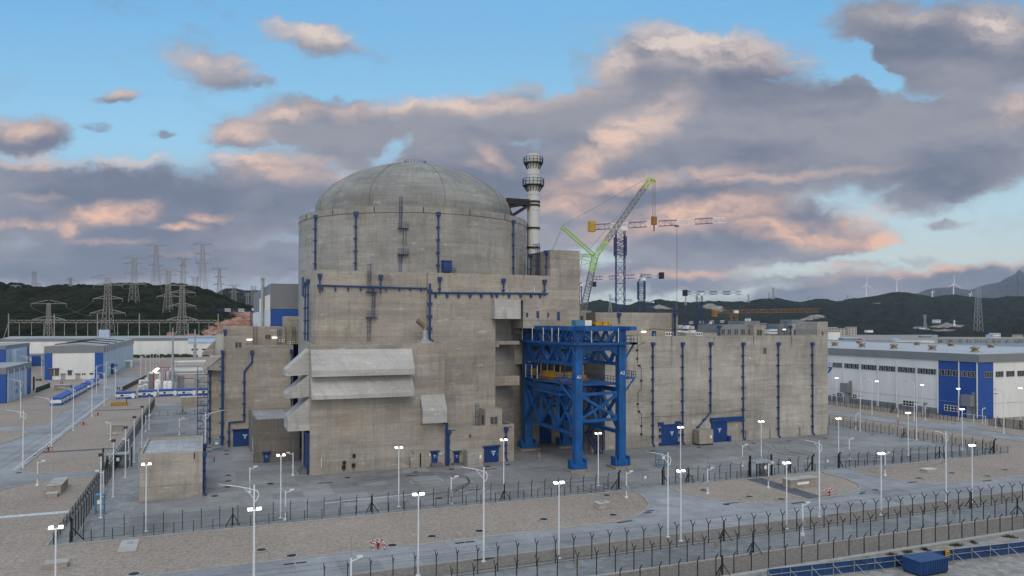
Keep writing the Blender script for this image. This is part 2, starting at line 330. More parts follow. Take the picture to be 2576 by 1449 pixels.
def meshmat(name, a, col=(.03, .035, .035), step=.07, axis='h'):
    m, t, b = newmat(name); b.inputs['Base Color'].default_value = col+(1,); b.inputs['Roughness'].default_value = .6
    tr = t.node('ShaderNodeBsdfTransparent'); mx = t.node('ShaderNodeMixShader')
    mx.inputs[0].default_value = a; t.l.new(tr.outputs[0], mx.inputs[1]); t.l.new(b.outputs[0], mx.inputs[2]); t.l.new(mx.outputs[0], t.n['Material Output'].inputs[0]); return m
M = {}
CYL = (48.71, 184.94, 28.45)
M['conc'] = concrete('board_formed_concrete')
M['conc_cyl'] = concrete('containment_concrete', (0.328, 0.319, 0.297), CYL, 2.5, 6.2)
M['conc_dome'] = concrete('dome_concrete', (0.265, 0.27, 0.257), CYL, 1.7, 7.0)
M['conc_hood'] = concrete('pale_hood_concrete', (0.435, 0.43, 0.41), lift=3.3, bay=6.5, contrast=.75)
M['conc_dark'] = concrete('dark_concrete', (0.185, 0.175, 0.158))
M['conc_aux'] = concrete('banded_concrete', (0.382, 0.364, 0.329), lift=2.7, bay=7.3, contrast=1.05)
M['conc_grey'] = concrete('grey_rendered_concrete', (0.22, 0.235, 0.25), contrast=.6)
M['roof'] = paving('roof_tiles', (.34, .36, .37), 1.0, 1.0, .03, .25)
M['yard'] = paving('yard_concrete', (.246, .248, .243), 5.2, 4.4, .0045, .24, .6)
M['road'] = paving('road_concrete', (.268, .280, .287), 5.0, 4.7, .005, .16, .55)
M['strip'] = paving('paved_strip', (.26, .27, .27), .9, .9, .03, .2, .35)
M['patrol'] = paving('patrol_pavers', (.235, .245, .247), 1.1, .75, .03, .2, .3)
M['gravel'] = gravel('pinkish_gravel', (.298, .254, .214))
M['gravel_dark'] = gravel('grey_gravel', (.205, .18, .155))
M['asphalt'] = paving('dark_pavers', (.105, .115, .13), .8, .8, .03, .2, .2)
M['soil'] = gravel('rough_soil', (.27, .26, .24), .6)
M['kerb'] = plain('kerb_stone', (.33, .33, .31), .85, var=.2)
M['line'] = plain('road_paint', (.50, .54, .56), .7, var=.3, scale=1.5)
M['tyre'] = meshmat('tyre_rubber_stain', .42, (.07, .07, .075))
M['tyre_faint'] = meshmat('faint_tyre_stain', .13, (.08, .08, .085))
M['blue'] = plain('blue_paint', (.012, .05, .155), .45, var=.22)
M['crane_blue'] = plain('gantry_blue_paint', (.007, .092, .30), .42, var=.34, scale=.35)
M['door'] = plain('door_blue_paint', (.008, .042, .17), .4, var=.15)
M['mast_blue'] = plain('crane_mast_blue', (.006, .025, .12), .5, var=.2)
M['boom'] = plain('boom_steel', (.17, .17, .175), .5, .2, var=.2)
M['steelblue'] = plain('dark_blue_steel', (.02, .05, .14), .5, var=.2)
M['white'] = plain('white_paint', (.72, .73, .72), .5, var=.1)
M['pole'] = plain('white_pole_paint', (.66, .69, .71), .45, var=.08)
M['galv'] = plain('galvanised_steel', (.36, .38, .39), .5, .4, var=.2)
M['pylon'] = plain('pylon_steel', (.30, .28, .26), .6, .1, var=.2)
M['dark'] = plain('black_green_paint', (.012, .015, .015), .5, var=.2)
M['black'] = plain('black_iron', (.012, .012, .013), .6, var=.2)
M['mesh'] = meshmat('fence_mesh', .055, (.02, .025, .025))
M['mesh_far'] = meshmat('fence_mesh_dense', .26, (.02, .025, .025))
M['glass'] = plain('window_glass', (.03, .035, .04), .12, var=.3)
M['louver'] = plain('brown_louver', (.10, .088, .075), .7, var=.2)
M['bronze'] = plain('bronze_duct', (.25, .19, .13), .4, .5, var=.25)
M['chimney'] = clad('chimney_white', (.52, .53, .51), 40)
M['grey_clad'] = clad('grey_cladding', (.17, .185, .20), 1.1)
M['fascia'] = clad('grey_fascia', (.18, .195, .205), 3.0)
M['white_clad'] = clad('white_cladding', (.68, .685, .665), 1.5)
M['pale_clad'] = clad('pale_blue_cladding', (.38, .48, .60), 1.5)
M['blue_clad'] = clad('blue_cladding', (.012, .07, .30), 1.5)
M['lamp'] = emis('floodlight_glow', (1.0, .96, .9, 1), 4.5)
M['strip_lamp'] = emis('wall_light_glow', (1.0, .95, .85, 1), 2.5)
M['lampoff'] = plain('lamp_glass_off', (.05, .05, .055), .2)
M['lime'] = plain('lime_green_paint', (.28, .50, .03), .45, var=.15)
M['yellow'] = plain('yellow_paint', (.50, .28, .02), .5, var=.25)
M['orange'] = plain('orange_paint', (.30, .13, .03), .5, var=.3)
M['red'] = plain('red_paint', (.33, .02, .025), .5, var=.2)
M['green'] = plain('hedge_leaves', (.03, .06, .035), .9, var=.4)
M['sign'] = plain('sign_plate', (.40, .55, .72), .5, var=.1)
M['signw'] = plain('white_sign_plate', (.75, .75, .73), .5, var=.06)
M['ink'] = plain('dark_lettering', (.03, .04, .07), .6)
M['lightblue'] = plain('light_blue_steel', (.07, .22, .36), .5, var=.2)
M['rust'] = plain('stained_footing', (.30, .25, .18), .9, var=.3)
M['person'] = plain('dark_clothes', (.02, .022, .028), .8)
M['skin'] = plain('skin', (.42, .27, .2), .6)
M['wire'] = plain('wire', (.20, .20, .21), .5, .3)
M['beige'] = plain('beige_render', (.48, .43, .36), .8, var=.15)
M['rock'] = gravel('bare_red_earth', (.36, .24, .19), .12)
M['pinkrock'] = gravel('bare_cut_rock', (.33, .27, .235), .15)
# ================================================================== THE SETTING
def rect(a0, a1, b0, b1): return [(a0, b0), (a1, b0), (a1, b1), (a0, b1)]
ux, uy = sy_, cy_        # straight ahead of the camera, on the ground
def polar(az_px, Y): r = ray((az_px, 810)); return Vector((r[0]*Y, r[1]*Y, 0))
near = [polar(-2600, 60), polar(5200, 60)]
mb = MB(); mb.sheet([(-700,-260),(700,-260)]+[polar(x, 860)[:2] for x in (3300, 2900, 2560, 2359)]+[polar(x, 1900)[:2] for x in (2300, 1700, 900, -300, -900)], 0.0)
struct('ground', mb, M['gravel'])
mb = MB(); mb.sheet([polar(x, Y)[:2] for x, Y in ((-6000, 30), (7000, 30), (5200, 15000), (-4000, 15000))], -9.0)
m, t, b = newmat('sea_water'); g = t.node('ShaderNodeNewGeometry'); n = t.noise(t.mapping(g.outputs['Position'], sc=(.02, .05, 1)), 1.0, 6, .6)
b.inputs['Base Color'].default_value = (.09, .13, .15, 1); b.inputs['Roughness'].default_value = .35
bp = t.node('ShaderNodeBump'); bp.inputs['Strength'].default_value = .3; bp.inputs['Distance'].default_value = 2; t.l.new(n, bp.inputs['Height']); t.l.new(bp.outputs[0], b.inputs['Normal'])
struct('sea', mb, m)
# yard, strips and roads
mb = MB(); mb.sheet(rect(-16.6, 168.2, 117.7, 300), 0.012); struct('yard', mb, M['yard'])
mb = MB(); mb.sheet(rect(-19.6, 170.6, 115.6, 117.7), 0.014); mb.sheet(rect(168.2, 170.6, 117.7, 240), 0.014); mb.sheet(rect(-19.6, -16.6, 117.7, 290), 0.014); struct('paved_strip', mb, M['strip'])
mb = MB(); mb.sheet(rect(-16.0, -10.5, 118, 160), 0.016); struct('path', mb, M['strip'])
F1L = [(50,97.8),(54.1,97.9),(58.2,98.3),(61.6,99.7),(65.4,102.7),(67.5,105.4),(69.2,109.4),(70.3,114.4),(70.4,115.6)]
F1R = [(77.9,115.6),(77.2,110.8),(78.4,105.8),(81.4,101.3),(86.4,98.9),(90.2,97.9),(95,97.8)]
F2L = [(92.1,97.7),(99.5,98.4),(105.1,99.3),(109.5,101.3),(111.9,104.1),(113.6,108.4),(114.1,115.6)]
F2R = [(121.6,115.6),(120.6,108.7),(121.4,104.3),(124.7,100.7),(132.4,98.2),(138,97.8)]
mb = MB(); mb.sheet(rect(-60, 300, 89.3, 97.85), 0.018); mb.sheet(F1L+F1R, 0.018); mb.sheet(F2L+F2R, 0.018)
mb.sheet([(-35.2,176),(-35.2,470),(-43.5,470),(-44.0,330),(-43.6,300),(-44.6,283),(-43.4,264.7),(-43.7,248.4),(-90,250.5),(-90,243),(-46.6,240.3),(-43.6,232.4),(-45.4,219),(-47,213),(-90,209),(-90,130),(-39,146),(-34,157),(-29.7,162.8),(-24.8,164.2),(-19.6,163.6),(-19.6,170.1),(-25.6,169.6),(-31.2,171)], 0.018)
mb.sheet([(188.6,230),(188.6,160),(190.8,125),(193,98),(206,98),(199,131),(203,150),(211,150),(211,157.5),(202,157.5),(198.6,164),(197.4,230)], 0.018)
mb.sheet(rect(-55, -47, 310, 640), 0.006)
struct('road', mb, M['road'])
mb = MB(); mb.sheet(rect(-60, 300, 84.2, 89.3), 0.014); mb.sheet(rect(-60, 300, 72.0, 77.7), 0.014); struct('gravel', mb, M['gravel_dark'])
mb = MB(); mb.sheet(rect(-60, 300, 78.2, 84.2), 0.016); struct('patrol_path', mb, M['patrol'])
mb = MB(); mb.sheet([(95.4,115.5),(99.1,115.5),(98.2,98.6),(94.9,98.6)], 0.012); mb.sheet(rect(-35, -19.6, 197.6, 199.6), .012); mb.sheet(rect(-35, -19.6, 283, 285.5), .012); struct('dark_paving', mb, M['asphalt'])
mb = MB(); mb.sheet(rect(-80, 320, -120, 71.2), 0.012); struct('soil', mb, M['soil'])
mb = MB(); mb.sheet(rect(-60, -19.6, 134.6, 136.2), 0.013); struct('white_path', mb, M['line'])
mb = MB(); mb.sheet(rect(60, 220, 40, 66), 0.02)
struct('concrete_slab', mb, M['soil'])
# kerbs
mb = MB()
def kerb(pts, wd=.28, h=.14):
    for p, q in zip(pts, pts[1:]): mb.bar((p[0], p[1], h/2), (q[0], q[1], h/2), wd, h)
kerb([(-60, 98.0)]+F1L[1:]); kerb(F1R[:-1]+[(91, 97.95)]+F2L); kerb(F2R+[(300, 98.0)]); kerb([(-60, 89.2), (300, 89.2)]); kerb([(-60, 84.3), (300, 84.3)]); kerb([(-60, 77.95), (300, 77.95)], .5, .16)
kerb([(-60, 71.6), (300, 71.6)], .75, .32); kerb([(-19.7, 115.5), (70.2, 115.5)]); kerb([(78, 115.5), (114, 115.5)]); kerb([(121.8, 115.5), (170.7, 115.5), (170.7, 240)])
kerb([(-35.0, 470), (-35.0, 176), (-31.2, 171.2), (-25.6, 169.8), (-19.7, 170.3)]); kerb([(-90, 130), (-39, 145.8), (-34, 156.8), (-29.7, 162.6), (-24.8, 164.0), (-19.7, 163.4)])
kerb([(-90, 250.7), (-43.8, 248.5), (-43.5, 264.7), (-44.7, 283), (-43.7, 300)]); kerb([(-90, 242.8), (-46.8, 240.1), (-43.8, 232.4), (-45.6, 219), (-47.2, 213.2), (-90, 209.2)])
kerb([(188.4, 230), (188.4, 160), (190.6, 125)]); kerb([(197.6, 230), (198.8, 164), (202, 157.7), (210, 157.7)]); kerb([(206.2, 98), (199.2, 131), (203.2, 149.8), (210, 149.8)])
kerb([(-19.7, 115.5), (-19.7, 163.4)]); kerb([(-19.7, 170.3), (-19.7, 290)])
struct('kerb', mb, M['kerb'])
# painted lines and tyre marks on the yard
mb = MB()
def stroke(pts, wd, z=.022):
    for p, q in zip(pts, pts[1:]):
        p, q = Vector(p[:2]), Vector(q[:2]); d = (q-p).normalized(); n_ = Vector((-d.y, d.x))*wd/2
        mb.add([(p.x-n_.x, p.y-n_.y, z), (q.x-n_.x, q.y-n_.y, z), (q.x+n_.x, q.y+n_.y, z), (p.x+n_.x, p.y+n_.y, z)], [(0, 1, 2, 3)])
gp = [G(p) for p in (g6(1098,385), g6(1305,368), g6(1330,385), g6(1120,404))]; stroke(gp+[gp[0]], .16)
stroke([(-36.1, 177), (-36.1, 330)], .3, .024); stroke([(40, 124), (66, 124.4)], .1); stroke([(60, 138), (92, 140.5)], .12); stroke([(100, 134), (150, 136)], .1); stroke([(122, 124), (160, 125)], .12); stroke([(18, 126), (40, 127.5)], .5, .016)
struct('road_markings', mb, M['line'])
mb = MB()
def arc(cx, cy, r, a0, a1, n=16, sq=1.0): return [(cx+r*math.cos(R(a0+(a1-a0)*i/n)), cy+sq*r*math.sin(R(a0+(a1-a0)*i/n))) for i in range(n+1)]
for dr in (0, .5, 2.1, 2.6):
    stroke([G(g6(x, y+dr*6)) for x, y in ((700,400),(1000,350),(1200,325),(1380,330),(1490,355),(1510,385),(1480,410),(1400,440),(1200,470),(950,510),(600,560))][0:9], .22, .025)
for k in range(9):
    stroke(arc(140+random.uniform(-3, 3), 136+random.uniform(-4, 4), 10+k*1.4, 150+random.uniform(-15, 15), 300), .25, .026+k*.0006)
for s0 in (0, 4.2):
    for dr in (0, 1.7):
        stroke(arc(62+s0+dr, 116.5, 9, 80, 140), .24, .028+s0*.0003); stroke(arc(62+s0+dr+9, 121, 9, 180, 240), .24, .031+s0*.0003)
        stroke(arc(34+s0+dr, 131, 8.5, 270, 330), .22, .033+s0*.0003)
for dr in (0, 1.8, 3.4): stroke([G(g5(x, y+dr*8)) for x, y in ((620,600),(760,640),(900,700),(1000,740))], .25, .026); stroke([G(c2(x, y+dr*6)) for x, y in ((1500,575),(1545,590),(1545,610),(1500,635))], .2, .028)
struct('tyre_marks', mb, M['tyre']); mb = MB()
for dr in (0, 2.0): stroke([(-42+dr, 160), (-40.5+dr, 190), (-39.5+dr, 240), (-39.5+dr, 330)], .5, .026); stroke([(-50, 93+dr), (60, 92.6+dr), (180, 93+dr)], .55, .026)
struct('tyre_marks', mb, M['tyre_faint'])

# ------------------------------------------------------------------ hills
def hillmat(name, lo, hi, sc=.10):
    m, t, b = newmat(name); g = t.node('ShaderNodeNewGeometry'); P = g.outputs['Position']
    n1 = t.noise(P, sc, 3, .75); n2 = t.noise(P, sc*.12, 6, .6); vo = t.node('ShaderNodeTexVoronoi'); t.l.new(P, vo.inputs['Vector']); vo.inputs['Scale'].default_value = sc*1.2
    v = t.m('ADD', t.m('ADD', t.m('MULTIPLY', n1, .4), t.m('MULTIPLY', n2, .35)), t.m('MULTIPLY', t.xyz(vo.outputs['Color'])[0], .25))
    t.l.new(t.mix(t.rng(v, .3, .7), lo+(1,), hi+(1,)), b.inputs['Base Color']); b.inputs['Roughness'].default_value = 1; b.inputs['Specular IOR Level'].default_value = 0
    return m
HM = hillmat('wooded_hillside', (.003, .0055, .004), (.025, .031, .018)); HM2 = hillmat('distant_woods', (.0025, .006, .0065), (.026, .038, .031), .055); HM3 = hillmat('haze_tinted_slope', (.04, .055, .075), (.085, .095, .11), .006)  # mountain's blue-grey tone has part of the distance haze put into its colour
HILLS = []
def hill(name, prof, r0, rr_, r1_, z0, mat, step=4, nr=70, rough=.06, canopy=2.5, csc=.13, kind='structure'):
    xs = np.arange(prof[0][0], prof[-1][0]+step, step); ys = np.interp(xs, [p[0] for p in prof], [p[1] for p in prof])
    rs = np.concatenate([np.linspace(r0, rr_, nr), np.linspace(rr_, r1_, nr//3)[1:]])
    vs = []; fs = []; k = len(rs)
    for x, y in zip(xs, ys):
        r = ray((x, y)); zr = CAMH+r[2]*rr_
        for d in rs:
            if d <= rr_:
                u = (d-r0)/(rr_-r0); h = z0+(zr-z0)*(u*u*(3-2*u)*.55+u*.45)
            else: h = zr-(d-rr_)*.10
            px, py = r[0]*d, r[1]*d; amp = (zr-z0)*rough
            u2 = min(1, max(0, (d-r0)/(rr_-r0))); env = max(0.0, math.sin(math.pi*min(u2, 1.0)))
            h += amp*env*2.6*(mnoise.fractal(Vector((px*.004, py*.004, 1.7)), 1.0, 2.0, 5))
            n_ = mnoise.noise(Vector((px*csc, py*csc, 3.3)))+.6*mnoise.noise(Vector((px*csc*.4, py*csc*.4, 8.3)))
            h += canopy*n_*min(1, u2*6)
            vs.append((px, py, h))
    for i in range(len(xs)-1):
        for j in range(k-1): a = i*k+j; fs.append((a, a+k, a+k+1, a+1))
    mb = MB(); mb.v = vs; mb.f = fs; mb.mi = [0]*len(fs); o = tag(mb.build(name, mat, smooth=False), kind=kind)
    HILLS.append(BVHTree.FromPolygons([Vector(v) for v in vs], fs)); return o
def c1y(pts): return [c1(x, y) for x, y in pts]
hill('hill', [(-700, 700)]+c1y([(0,408),(60,438),(110,418),(200,432),(300,462),(400,458),(700,442),(900,446),(1130,432),(1350,430),(1500,452),(1600,437),(1750,440),(1900,482),(2000,503),(2080,545),(2200,590),(2350,640),(2450,700),(2700,800)])+[(760, 810)], 690, 1000, 1500, 2, HM, 2.6, 95, .07, 3.0)
hill('hill', [(430, 800)]+c1y([(1950,560),(2060,500),(2100,485),(2200,478),(2280,492),(2350,497),(2420,490),(2600,500)])+[(760, 735), (900, 790)], 1700, 2700, 3400, 0, HM2, 4, 60, .05, 4, .05)
RT = [(760, 790), (850, 768), (960, 772), (1100, 756), (1250, 766), (1380, 770), (1430, 772)]+[t_(x, y) for x, y in ((640,1290),(700,1275),(800,1248),(900,1270),(980,1290),(1060,1282),(1120,1262),(1200,1276),(1290,1252),(1400,1262),(1500,1272),(1700,1256),(1850,1260),(2000,1264),(2100,1242),(2214,1232))]
RT += [rr(x, y) for x, y in ((0,330),(100,305),(200,300),(310,330),(400,302),(550,292),(650,277),(760,252),(900,254),(1000,270),(1100,290),(1180,277),(1280,267),(1400,287),(1500,297),(1600,300),(1700,285),(1855,281))]+[(2800, 740), (3300, 770)]
hill('hill', RT, 1760, 3200, 4600, -6, HM2, 3.2, 100, .095, 5, .05)
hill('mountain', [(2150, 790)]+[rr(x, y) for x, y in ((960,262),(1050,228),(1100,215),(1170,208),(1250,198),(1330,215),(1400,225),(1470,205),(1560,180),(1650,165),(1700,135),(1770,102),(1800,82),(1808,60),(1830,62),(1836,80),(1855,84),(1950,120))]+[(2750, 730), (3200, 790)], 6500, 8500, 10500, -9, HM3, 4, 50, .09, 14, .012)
def ontop(x, y):
    for bv in HILLS:
        h = bv.ray_cast(Vector((x, y, 3000)), Vector((0, 0, -1)))
        if h[0] is not None: return h[0].z
    return 0.0
def hitpx(p, dflt=900):
    r = Vector(ray(p)); best = None
    for bv in HILLS:
        h = bv.ray_cast(Vector((0, 0, CAMH)), r.normalized())
        if h[0] is not None and (best is None or h[0].length < best.length): best = h[0]
    return best if best is not None else At(p, dflt)
# bare cut earth at the foot of the wooded hill: a patch of its own material, placed in the plant's coordinates
def bare(mat, spots, col1, col2):
    t = NT(mat.node_tree); bs = t.n['Principled BSDF']; old = bs.inputs['Base Color'].links[0].from_socket; P = t.node('ShaderNodeNewGeometry').outputs['Position']
    PW = t.vm('ADD', P, t.vm('MULTIPLY', t.vm('SUBTRACT', t.noise(P, .03, 5, .65, out=1), (.5, .5, .5)), (60, 60, 30))); acc = None
    for (q, r_) in spots:
        v = t.rng(t.vm('LENGTH', t.vm('SUBTRACT', PW, tuple(q)), out=1), r_, r_*.7, smooth=True); acc = v if acc is None else t.m('MAXIMUM', acc, v)
    c_ = t.mix(t.rng(t.noise(P, .07, 6, .7), .4, .62), col1, col2); t.l.new(t.mix(acc, old, c_), bs.inputs['Base Color'])
bare(HM, [(hitpx(c1(x, y)), r_) for x, y, r_ in ((2330, 740, 26), (2260, 780, 24), (2180, 800, 20), (2120, 830, 16), (1980, 880, 14), (2050, 860, 16), (1750, 915, 9), (1600, 900, 8))], (.20, .10, .065, 1), (.38, .25, .20, 1))
bare(HM2, [(hitpx(p), r_) for p, r_ in ((t_(1720, 1305), 45), (t_(1700, 1290), 30), (t_(1300, 1298), 60), (t_(1250, 1300), 40), (x5(2200, 245), 28), (x5(2270, 225), 24), (x5(2110, 280), 28), (rr(1150, 535), 40), (rr(1230, 528), 46), (rr(1180, 562), 34), (rr(640, 338), 18), (rr(1010, 548), 22))], (.16, .15, .13, 1), (.33, .30, .27, 1))
# far shore: flat land, breakwater, sand
mb = MB(); mb.sheet([polar(x, Y)[:2] for x, Y in ((2359, 1880), (2359, 1000), (1300, 1000), (1300, 1900))], 0.05); mb.sheet([polar(x, Y)[:2] for x, Y in ((2359, 1520), (2950, 1480), (3400, 1500), (3400, 1900), (2359, 1900))], -4.0)
struct('coastal_flat', mb, M['soil'])
mb = MB()
for x in range(2290, 2700, 3): q = polar(x, 1490+random.uniform(-12, 12)); mb.box(q.x-6, q.x+6, q.y-4, q.y+4, -9, -4+random.uniform(0, 2.2))
struct('sea_wall', mb, M['soil'])
mb = MB()
for i in range(240):
    u = random.random(); q = polar(2215+u*120+random.uniform(-6, 6), 955+u*30+random.uniform(-14, 14)); s_ = random.uniform(.8, 2.4); mb.ball((q.x, q.y, random.uniform(-1, 1.5)), s_, 5, 3, .8)
struct('rock_breakwater', mb, M['pinkrock'])

# ================================================================== BUILDINGS
def tx(name, body, size, mat, parent, loc, rot):
    cu = bpy.data.curves.new(name, 'FONT'); cu.body = body; cu.size = size; cu.extrude = .01; cu.align_x = 'CENTER'
    o = bpy.data.objects.new(name, cu); COL.objects.link(o); dg = bpy.context.evaluated_depsgraph_get()
    me = bpy.data.meshes.new_from_object(o.evaluated_get(dg)); bpy.data.objects.remove(o)
    me.materials.clear(); me.materials.append(mat); r = bpy.data.objects.new(name, me); COL.objects.link(r); r.parent = parent; r.location = Vector(loc)-wloc(parent); r.rotation_euler = rot; return r
def pipe(parent, pts, r=.16, hopper=True, every=3.0, n=(0, -1, 0), name='drainpipe', mat='blue'):
    m_ = MB(); m_.path(pts, r*2, 8); nv = Vector(n)
    if hopper:
        p = Vector(pts[0]); m_.box(p.x-.42, p.x+.42, p.y-.42, p.y+.42, p.z-.25, p.z+.55); m_.bar(p-Vector((0, 0, .75)), p-Vector((0, 0, .25)), .5, n=8)
    for p, q in zip(pts, pts[1:]):
        p, q = Vector(p), Vector(q); L = (q-p).length; k = int(L/every)
        for i in range(1, k+1):
            c = p.lerp(q, i/(k+.6)); s_ = r*1.9; m_.box(c.x-s_*1.25, c.x+s_*.8, c.y-s_*.8, c.y+s_*.8, c.z-.13, c.z+.13)
    return m_.build(name, M[mat], parent)
def ladder(parent, x, y, z0, z1, cage=True, side=1, wd=.55, mat='steelblue', plat=(), shift=0.0, name='ladder'):
    m_ = MB(); cur = x
    segs = sorted([z0]+[p for p in plat]+[z1]); off = 0
    for i, (za, zb) in enumerate(zip(segs, segs[1:])):
        cx = x+(shift if i % 2 else 0)
        for s in (-1, 1): m_.bar((cx+s*wd/2, y-.25, za), (cx+s*wd/2, y-.25, zb), .07)
        z = za
        while z < zb: m_.bar((cx-wd/2, y-.25, z), (cx+wd/2, y-.25, z), .05); z += .38
        if cage:
            z = za+2.2; tops = []
            while z < zb: 
                pts = [(cx+.45*math.cos(a_), y-.3-.75*math.sin(a_), z) for a_ in [math.pi*k/6 for k in range(7)]]
                for p, q in zip(pts, pts[1:]): m_.bar(p, q, .05)
                z += 1.1
            for a_ in (math.pi*.2, math.pi*.5, math.pi*.8): m_.bar((cx+.45*math.cos(a_), y-.3-.75*math.sin(a_), za+2.2), (cx+.45*math.cos(a_), y-.3-.75*math.sin(a_), zb), .045)
    for zp in plat:
        m_.box(x-.7, x+abs(shift)+.75, y-1.25, y-.02, zp-.1, zp)
        for k in range(7):
            xx = x-.68+k*(abs(shift)+1.4)/6; m_.bar((xx, y-1.22, zp), (xx, y-1.22, zp+1.2), .05)
        for h in (.4, .8, 1.2): m_.bar((x-.68, y-1.22, zp+h), (x+abs(shift)+.72, y-1.22, zp+h), .05)
    return m_.build(name, M[mat], parent)
def door(parent, x0, x1, y, z0, z1, leaves=1, name='door', hood=True, sign=True, mat='door', face='y'):
    m_ = MB(); m_.box(x0, x1, y-.14, y+.1, z0, z1)
    for k in range(1, leaves): xx = x0+(x1-x0)*k/leaves; m_.box(xx-.03, xx+.03, y-.17, y-.13, z0, z1)
    if hood: m_.box(x0-.35, x1+.35, y-.75, y+.1, z1+.02, z1+.22)
    d = m_.build(name, M[mat], parent)
    if sign:
        cx = (x0+x1)/2+(x1-x0)*(.12 if leaves > 1 else 0); s_ = min(.55, (x1-x0)*.22); zc = z0+(z1-z0)*.62
        s2 = MB(); s2.extr([(cx-s_, zc+s_*.55), (cx+s_, zc+s_*.55), (cx+s_*.75, zc), (cx-s_*.75, zc)], 'y', y-.19, y-.145); s2.extr([(cx-s_*.5, zc-.12), (cx+s_*.5, zc-.12), (cx, zc-s_*1.5)], 'y', y-.19, y-.145)
        s2.build('sign', M['sign'], d)
        s3 = MB(); h_ = MB(); h_.box(x1-.28, x1-.2, y-.26, y-.14, z0+(z1-z0)*.4, z0+(z1-z0)*.52); h_.build('handle', M['galv'], d)
    return d
def louver(parent, x0, x1, y, z0, z1, name='louver', n=9):
    m_ = MB(); m_.mat(0).box(x0, x1, y-.04, y+.05, z0, z1); m_.mat(1)
    for a, b_ in ((x0-.09, x0), (x1, x1+.09), ((x0+x1)/2-.05, (x0+x1)/2+.05)): m_.box(a, b_, y-.1, y+.05, z0, z1)
    m_.box(x0-.09, x1+.09, y-.1, y+.05, z1, z1+.1); m_.box(x0-.09, x1+.09, y-.1, y+.05, z0-.1, z0); m_.mat(0)
    for i in range(n): z = z0+(z1-z0)*(i+.5)/n; m_.bar((x0, y-.06, z), (x1, y-.06, z), .05)
    return m_.build(name, [M['louver'], M['galv']], parent)
def rails(m_, pts, h=1.15, step=1.6, w_=.055):
    for p, q in zip(pts, pts[1:]):
        p, q = Vector(p), Vector(q); L = (q-p).length; k = max(1, int(round(L/step)))
        for i in range(k+1): c = p.lerp(q, i/k); m_.bar(c, c+Vector((0, 0, h)), w_)
        for f in (.5, 1.0): m_.bar(p+Vector((0, 0, h*f)), q+Vector((0, 0, h*f)), w_)
    return m_

# ---- reactor building
CX, CY, CR = CYL
rb = thing('reactor_building', 'round grey concrete reactor building with low dome behind the fuel hall', 'reactor building', (CX, CY, 0))
mb = MB(); mb.lathe([(CR, 0), (CR, 53.5), (CR-.12, 53.55), (CR-.12, 53.7), (CR+.05, 53.75), (CR+.05, 55.1), (CR-1.0, 55.1), (CR-1.0, 53.2), (24.6, 53.2)], (CX, CY), 160); mb.build('containment_wall', M['conc_cyl'], rb, True)
mb = MB(); prof = [(24.75, 53.2), (24.75, 56.2), (24.55, 58.2), (24.1, 59.6), (23.4, 60.7), (22.3, 62.0), (20.9, 63.2), (19.2, 64.3), (16.8, 65.75), (14.2, 67.0), (11.6, 67.95), (8.9, 68.7), (6.2, 69.25), (3.7, 69.55), (2.7, 69.6), (2.7, 69.8), (0, 69.8)]
mb.lathe(prof, (CX, CY), 128); mb.build('dome', M['conc_dome'], rb, True)
for a in np.arange(-169, 180, 40):
    pp = [(CX+(r+.02)*math.cos(R(a)), CY+(r+.02)*math.sin(R(a)), z+.02) for r, z in prof[1:-3]]
    mb = MB(); [mb.bar(p, q, .09) for p, q in zip(pp, pp[1:])]; mb.build('joint_strip', M['conc_dark'], rb)
mb = MB(); ring = [(CX+2.65*math.cos(2*math.pi*i/20), CY+2.65*math.sin(2*math.pi*i/20), 69.8) for i in range(21)]; rails(mb, ring, 1.2, .9, .07); mb.build('railing', M['galv'], rb)
mb = MB(); mb.bar((CX, CY, 69.8), (CX, CY, 72.5), .16, n=8); mb.bar((CX, CY, 72.5), (CX, CY, 75.6), .08, n=6); mb.build('lightning_rod', M['galv'], rb)
def cylhit(p):
    r = ray(p); A = r[0]**2+r[1]**2; B = -2*(r[0]*CX+r[1]*CY); C_ = CX*CX+CY*CY-CR*CR; k = (-B-math.sqrt(max(0, B*B-4*A*C_)))/(2*A); return Vector((r[0]*k, r[1]*k, CAMH+r[2]*k))
for x, y0_, y1_ in ((620,668,1175), (995,636,1175), (1760,638,1195), (2455,715,1215)):
    p = cylhit(c3(x, y0_)); a = math.atan2(p.y-CY, p.x-CX); rr2 = CR+.28; q = cylhit(c3(x, y1_))
    pipe(rb, [(CX+rr2*math.cos(a), CY+rr2*math.sin(a), p.z-.3), (CX+rr2*math.cos(a), CY+rr2*math.sin(a), max(40.2, q.z))], .2)
for x in (530, 775, 1162, 1620, 2055, 2380):   # overflow slots in the parapet ring
    p = cylhit(c3(x, 620)); a = math.atan2(p.y-CY, p.x-CX); mb = MB(); c_ = Vector((CX+(CR+.06)*math.cos(a), CY+(CR+.06)*math.sin(a), 0)); mb.bar(c_+Vector((0, 0, 53.75)), c_+Vector((0, 0, 55.0)), .14); mb.build('parapet_slot', M['black'], rb)
p = cylhit(c3(1403, 900)); ladder(rb, p.x, p.y, 40.8, 57.0, True, plat=(44.6, 50.2), shift=.9)
p0 = cylhit(c3(1790, 1165)); p1 = cylhit(c3(1868, 1090)); ac = thing  # blue access cabin on the terrace
mb = MB(); mb.box(p0.x, p1.x, p0.y-1.6, p0.y+.8, 40.9, 43.2); mb.box(p0.x-.15, p1.x+.15, p0.y-1.8, p0.y+.8, 43.2, 43.35); mb.mat(1); rails(mb, [(p0.x-.2, p0.y-1.7, 40.7), (p1.x+.9, p0.y-1.7, 40.7), (p1.x+.9, p0.y, 40.7)], 1.1, .8); mb.build('access_cabin', [M['door'], M['steelblue']], rb)
qa = Wb(c3(2310, 495), 172.5); qb = Wb(c3(2395, 495), 172.5)
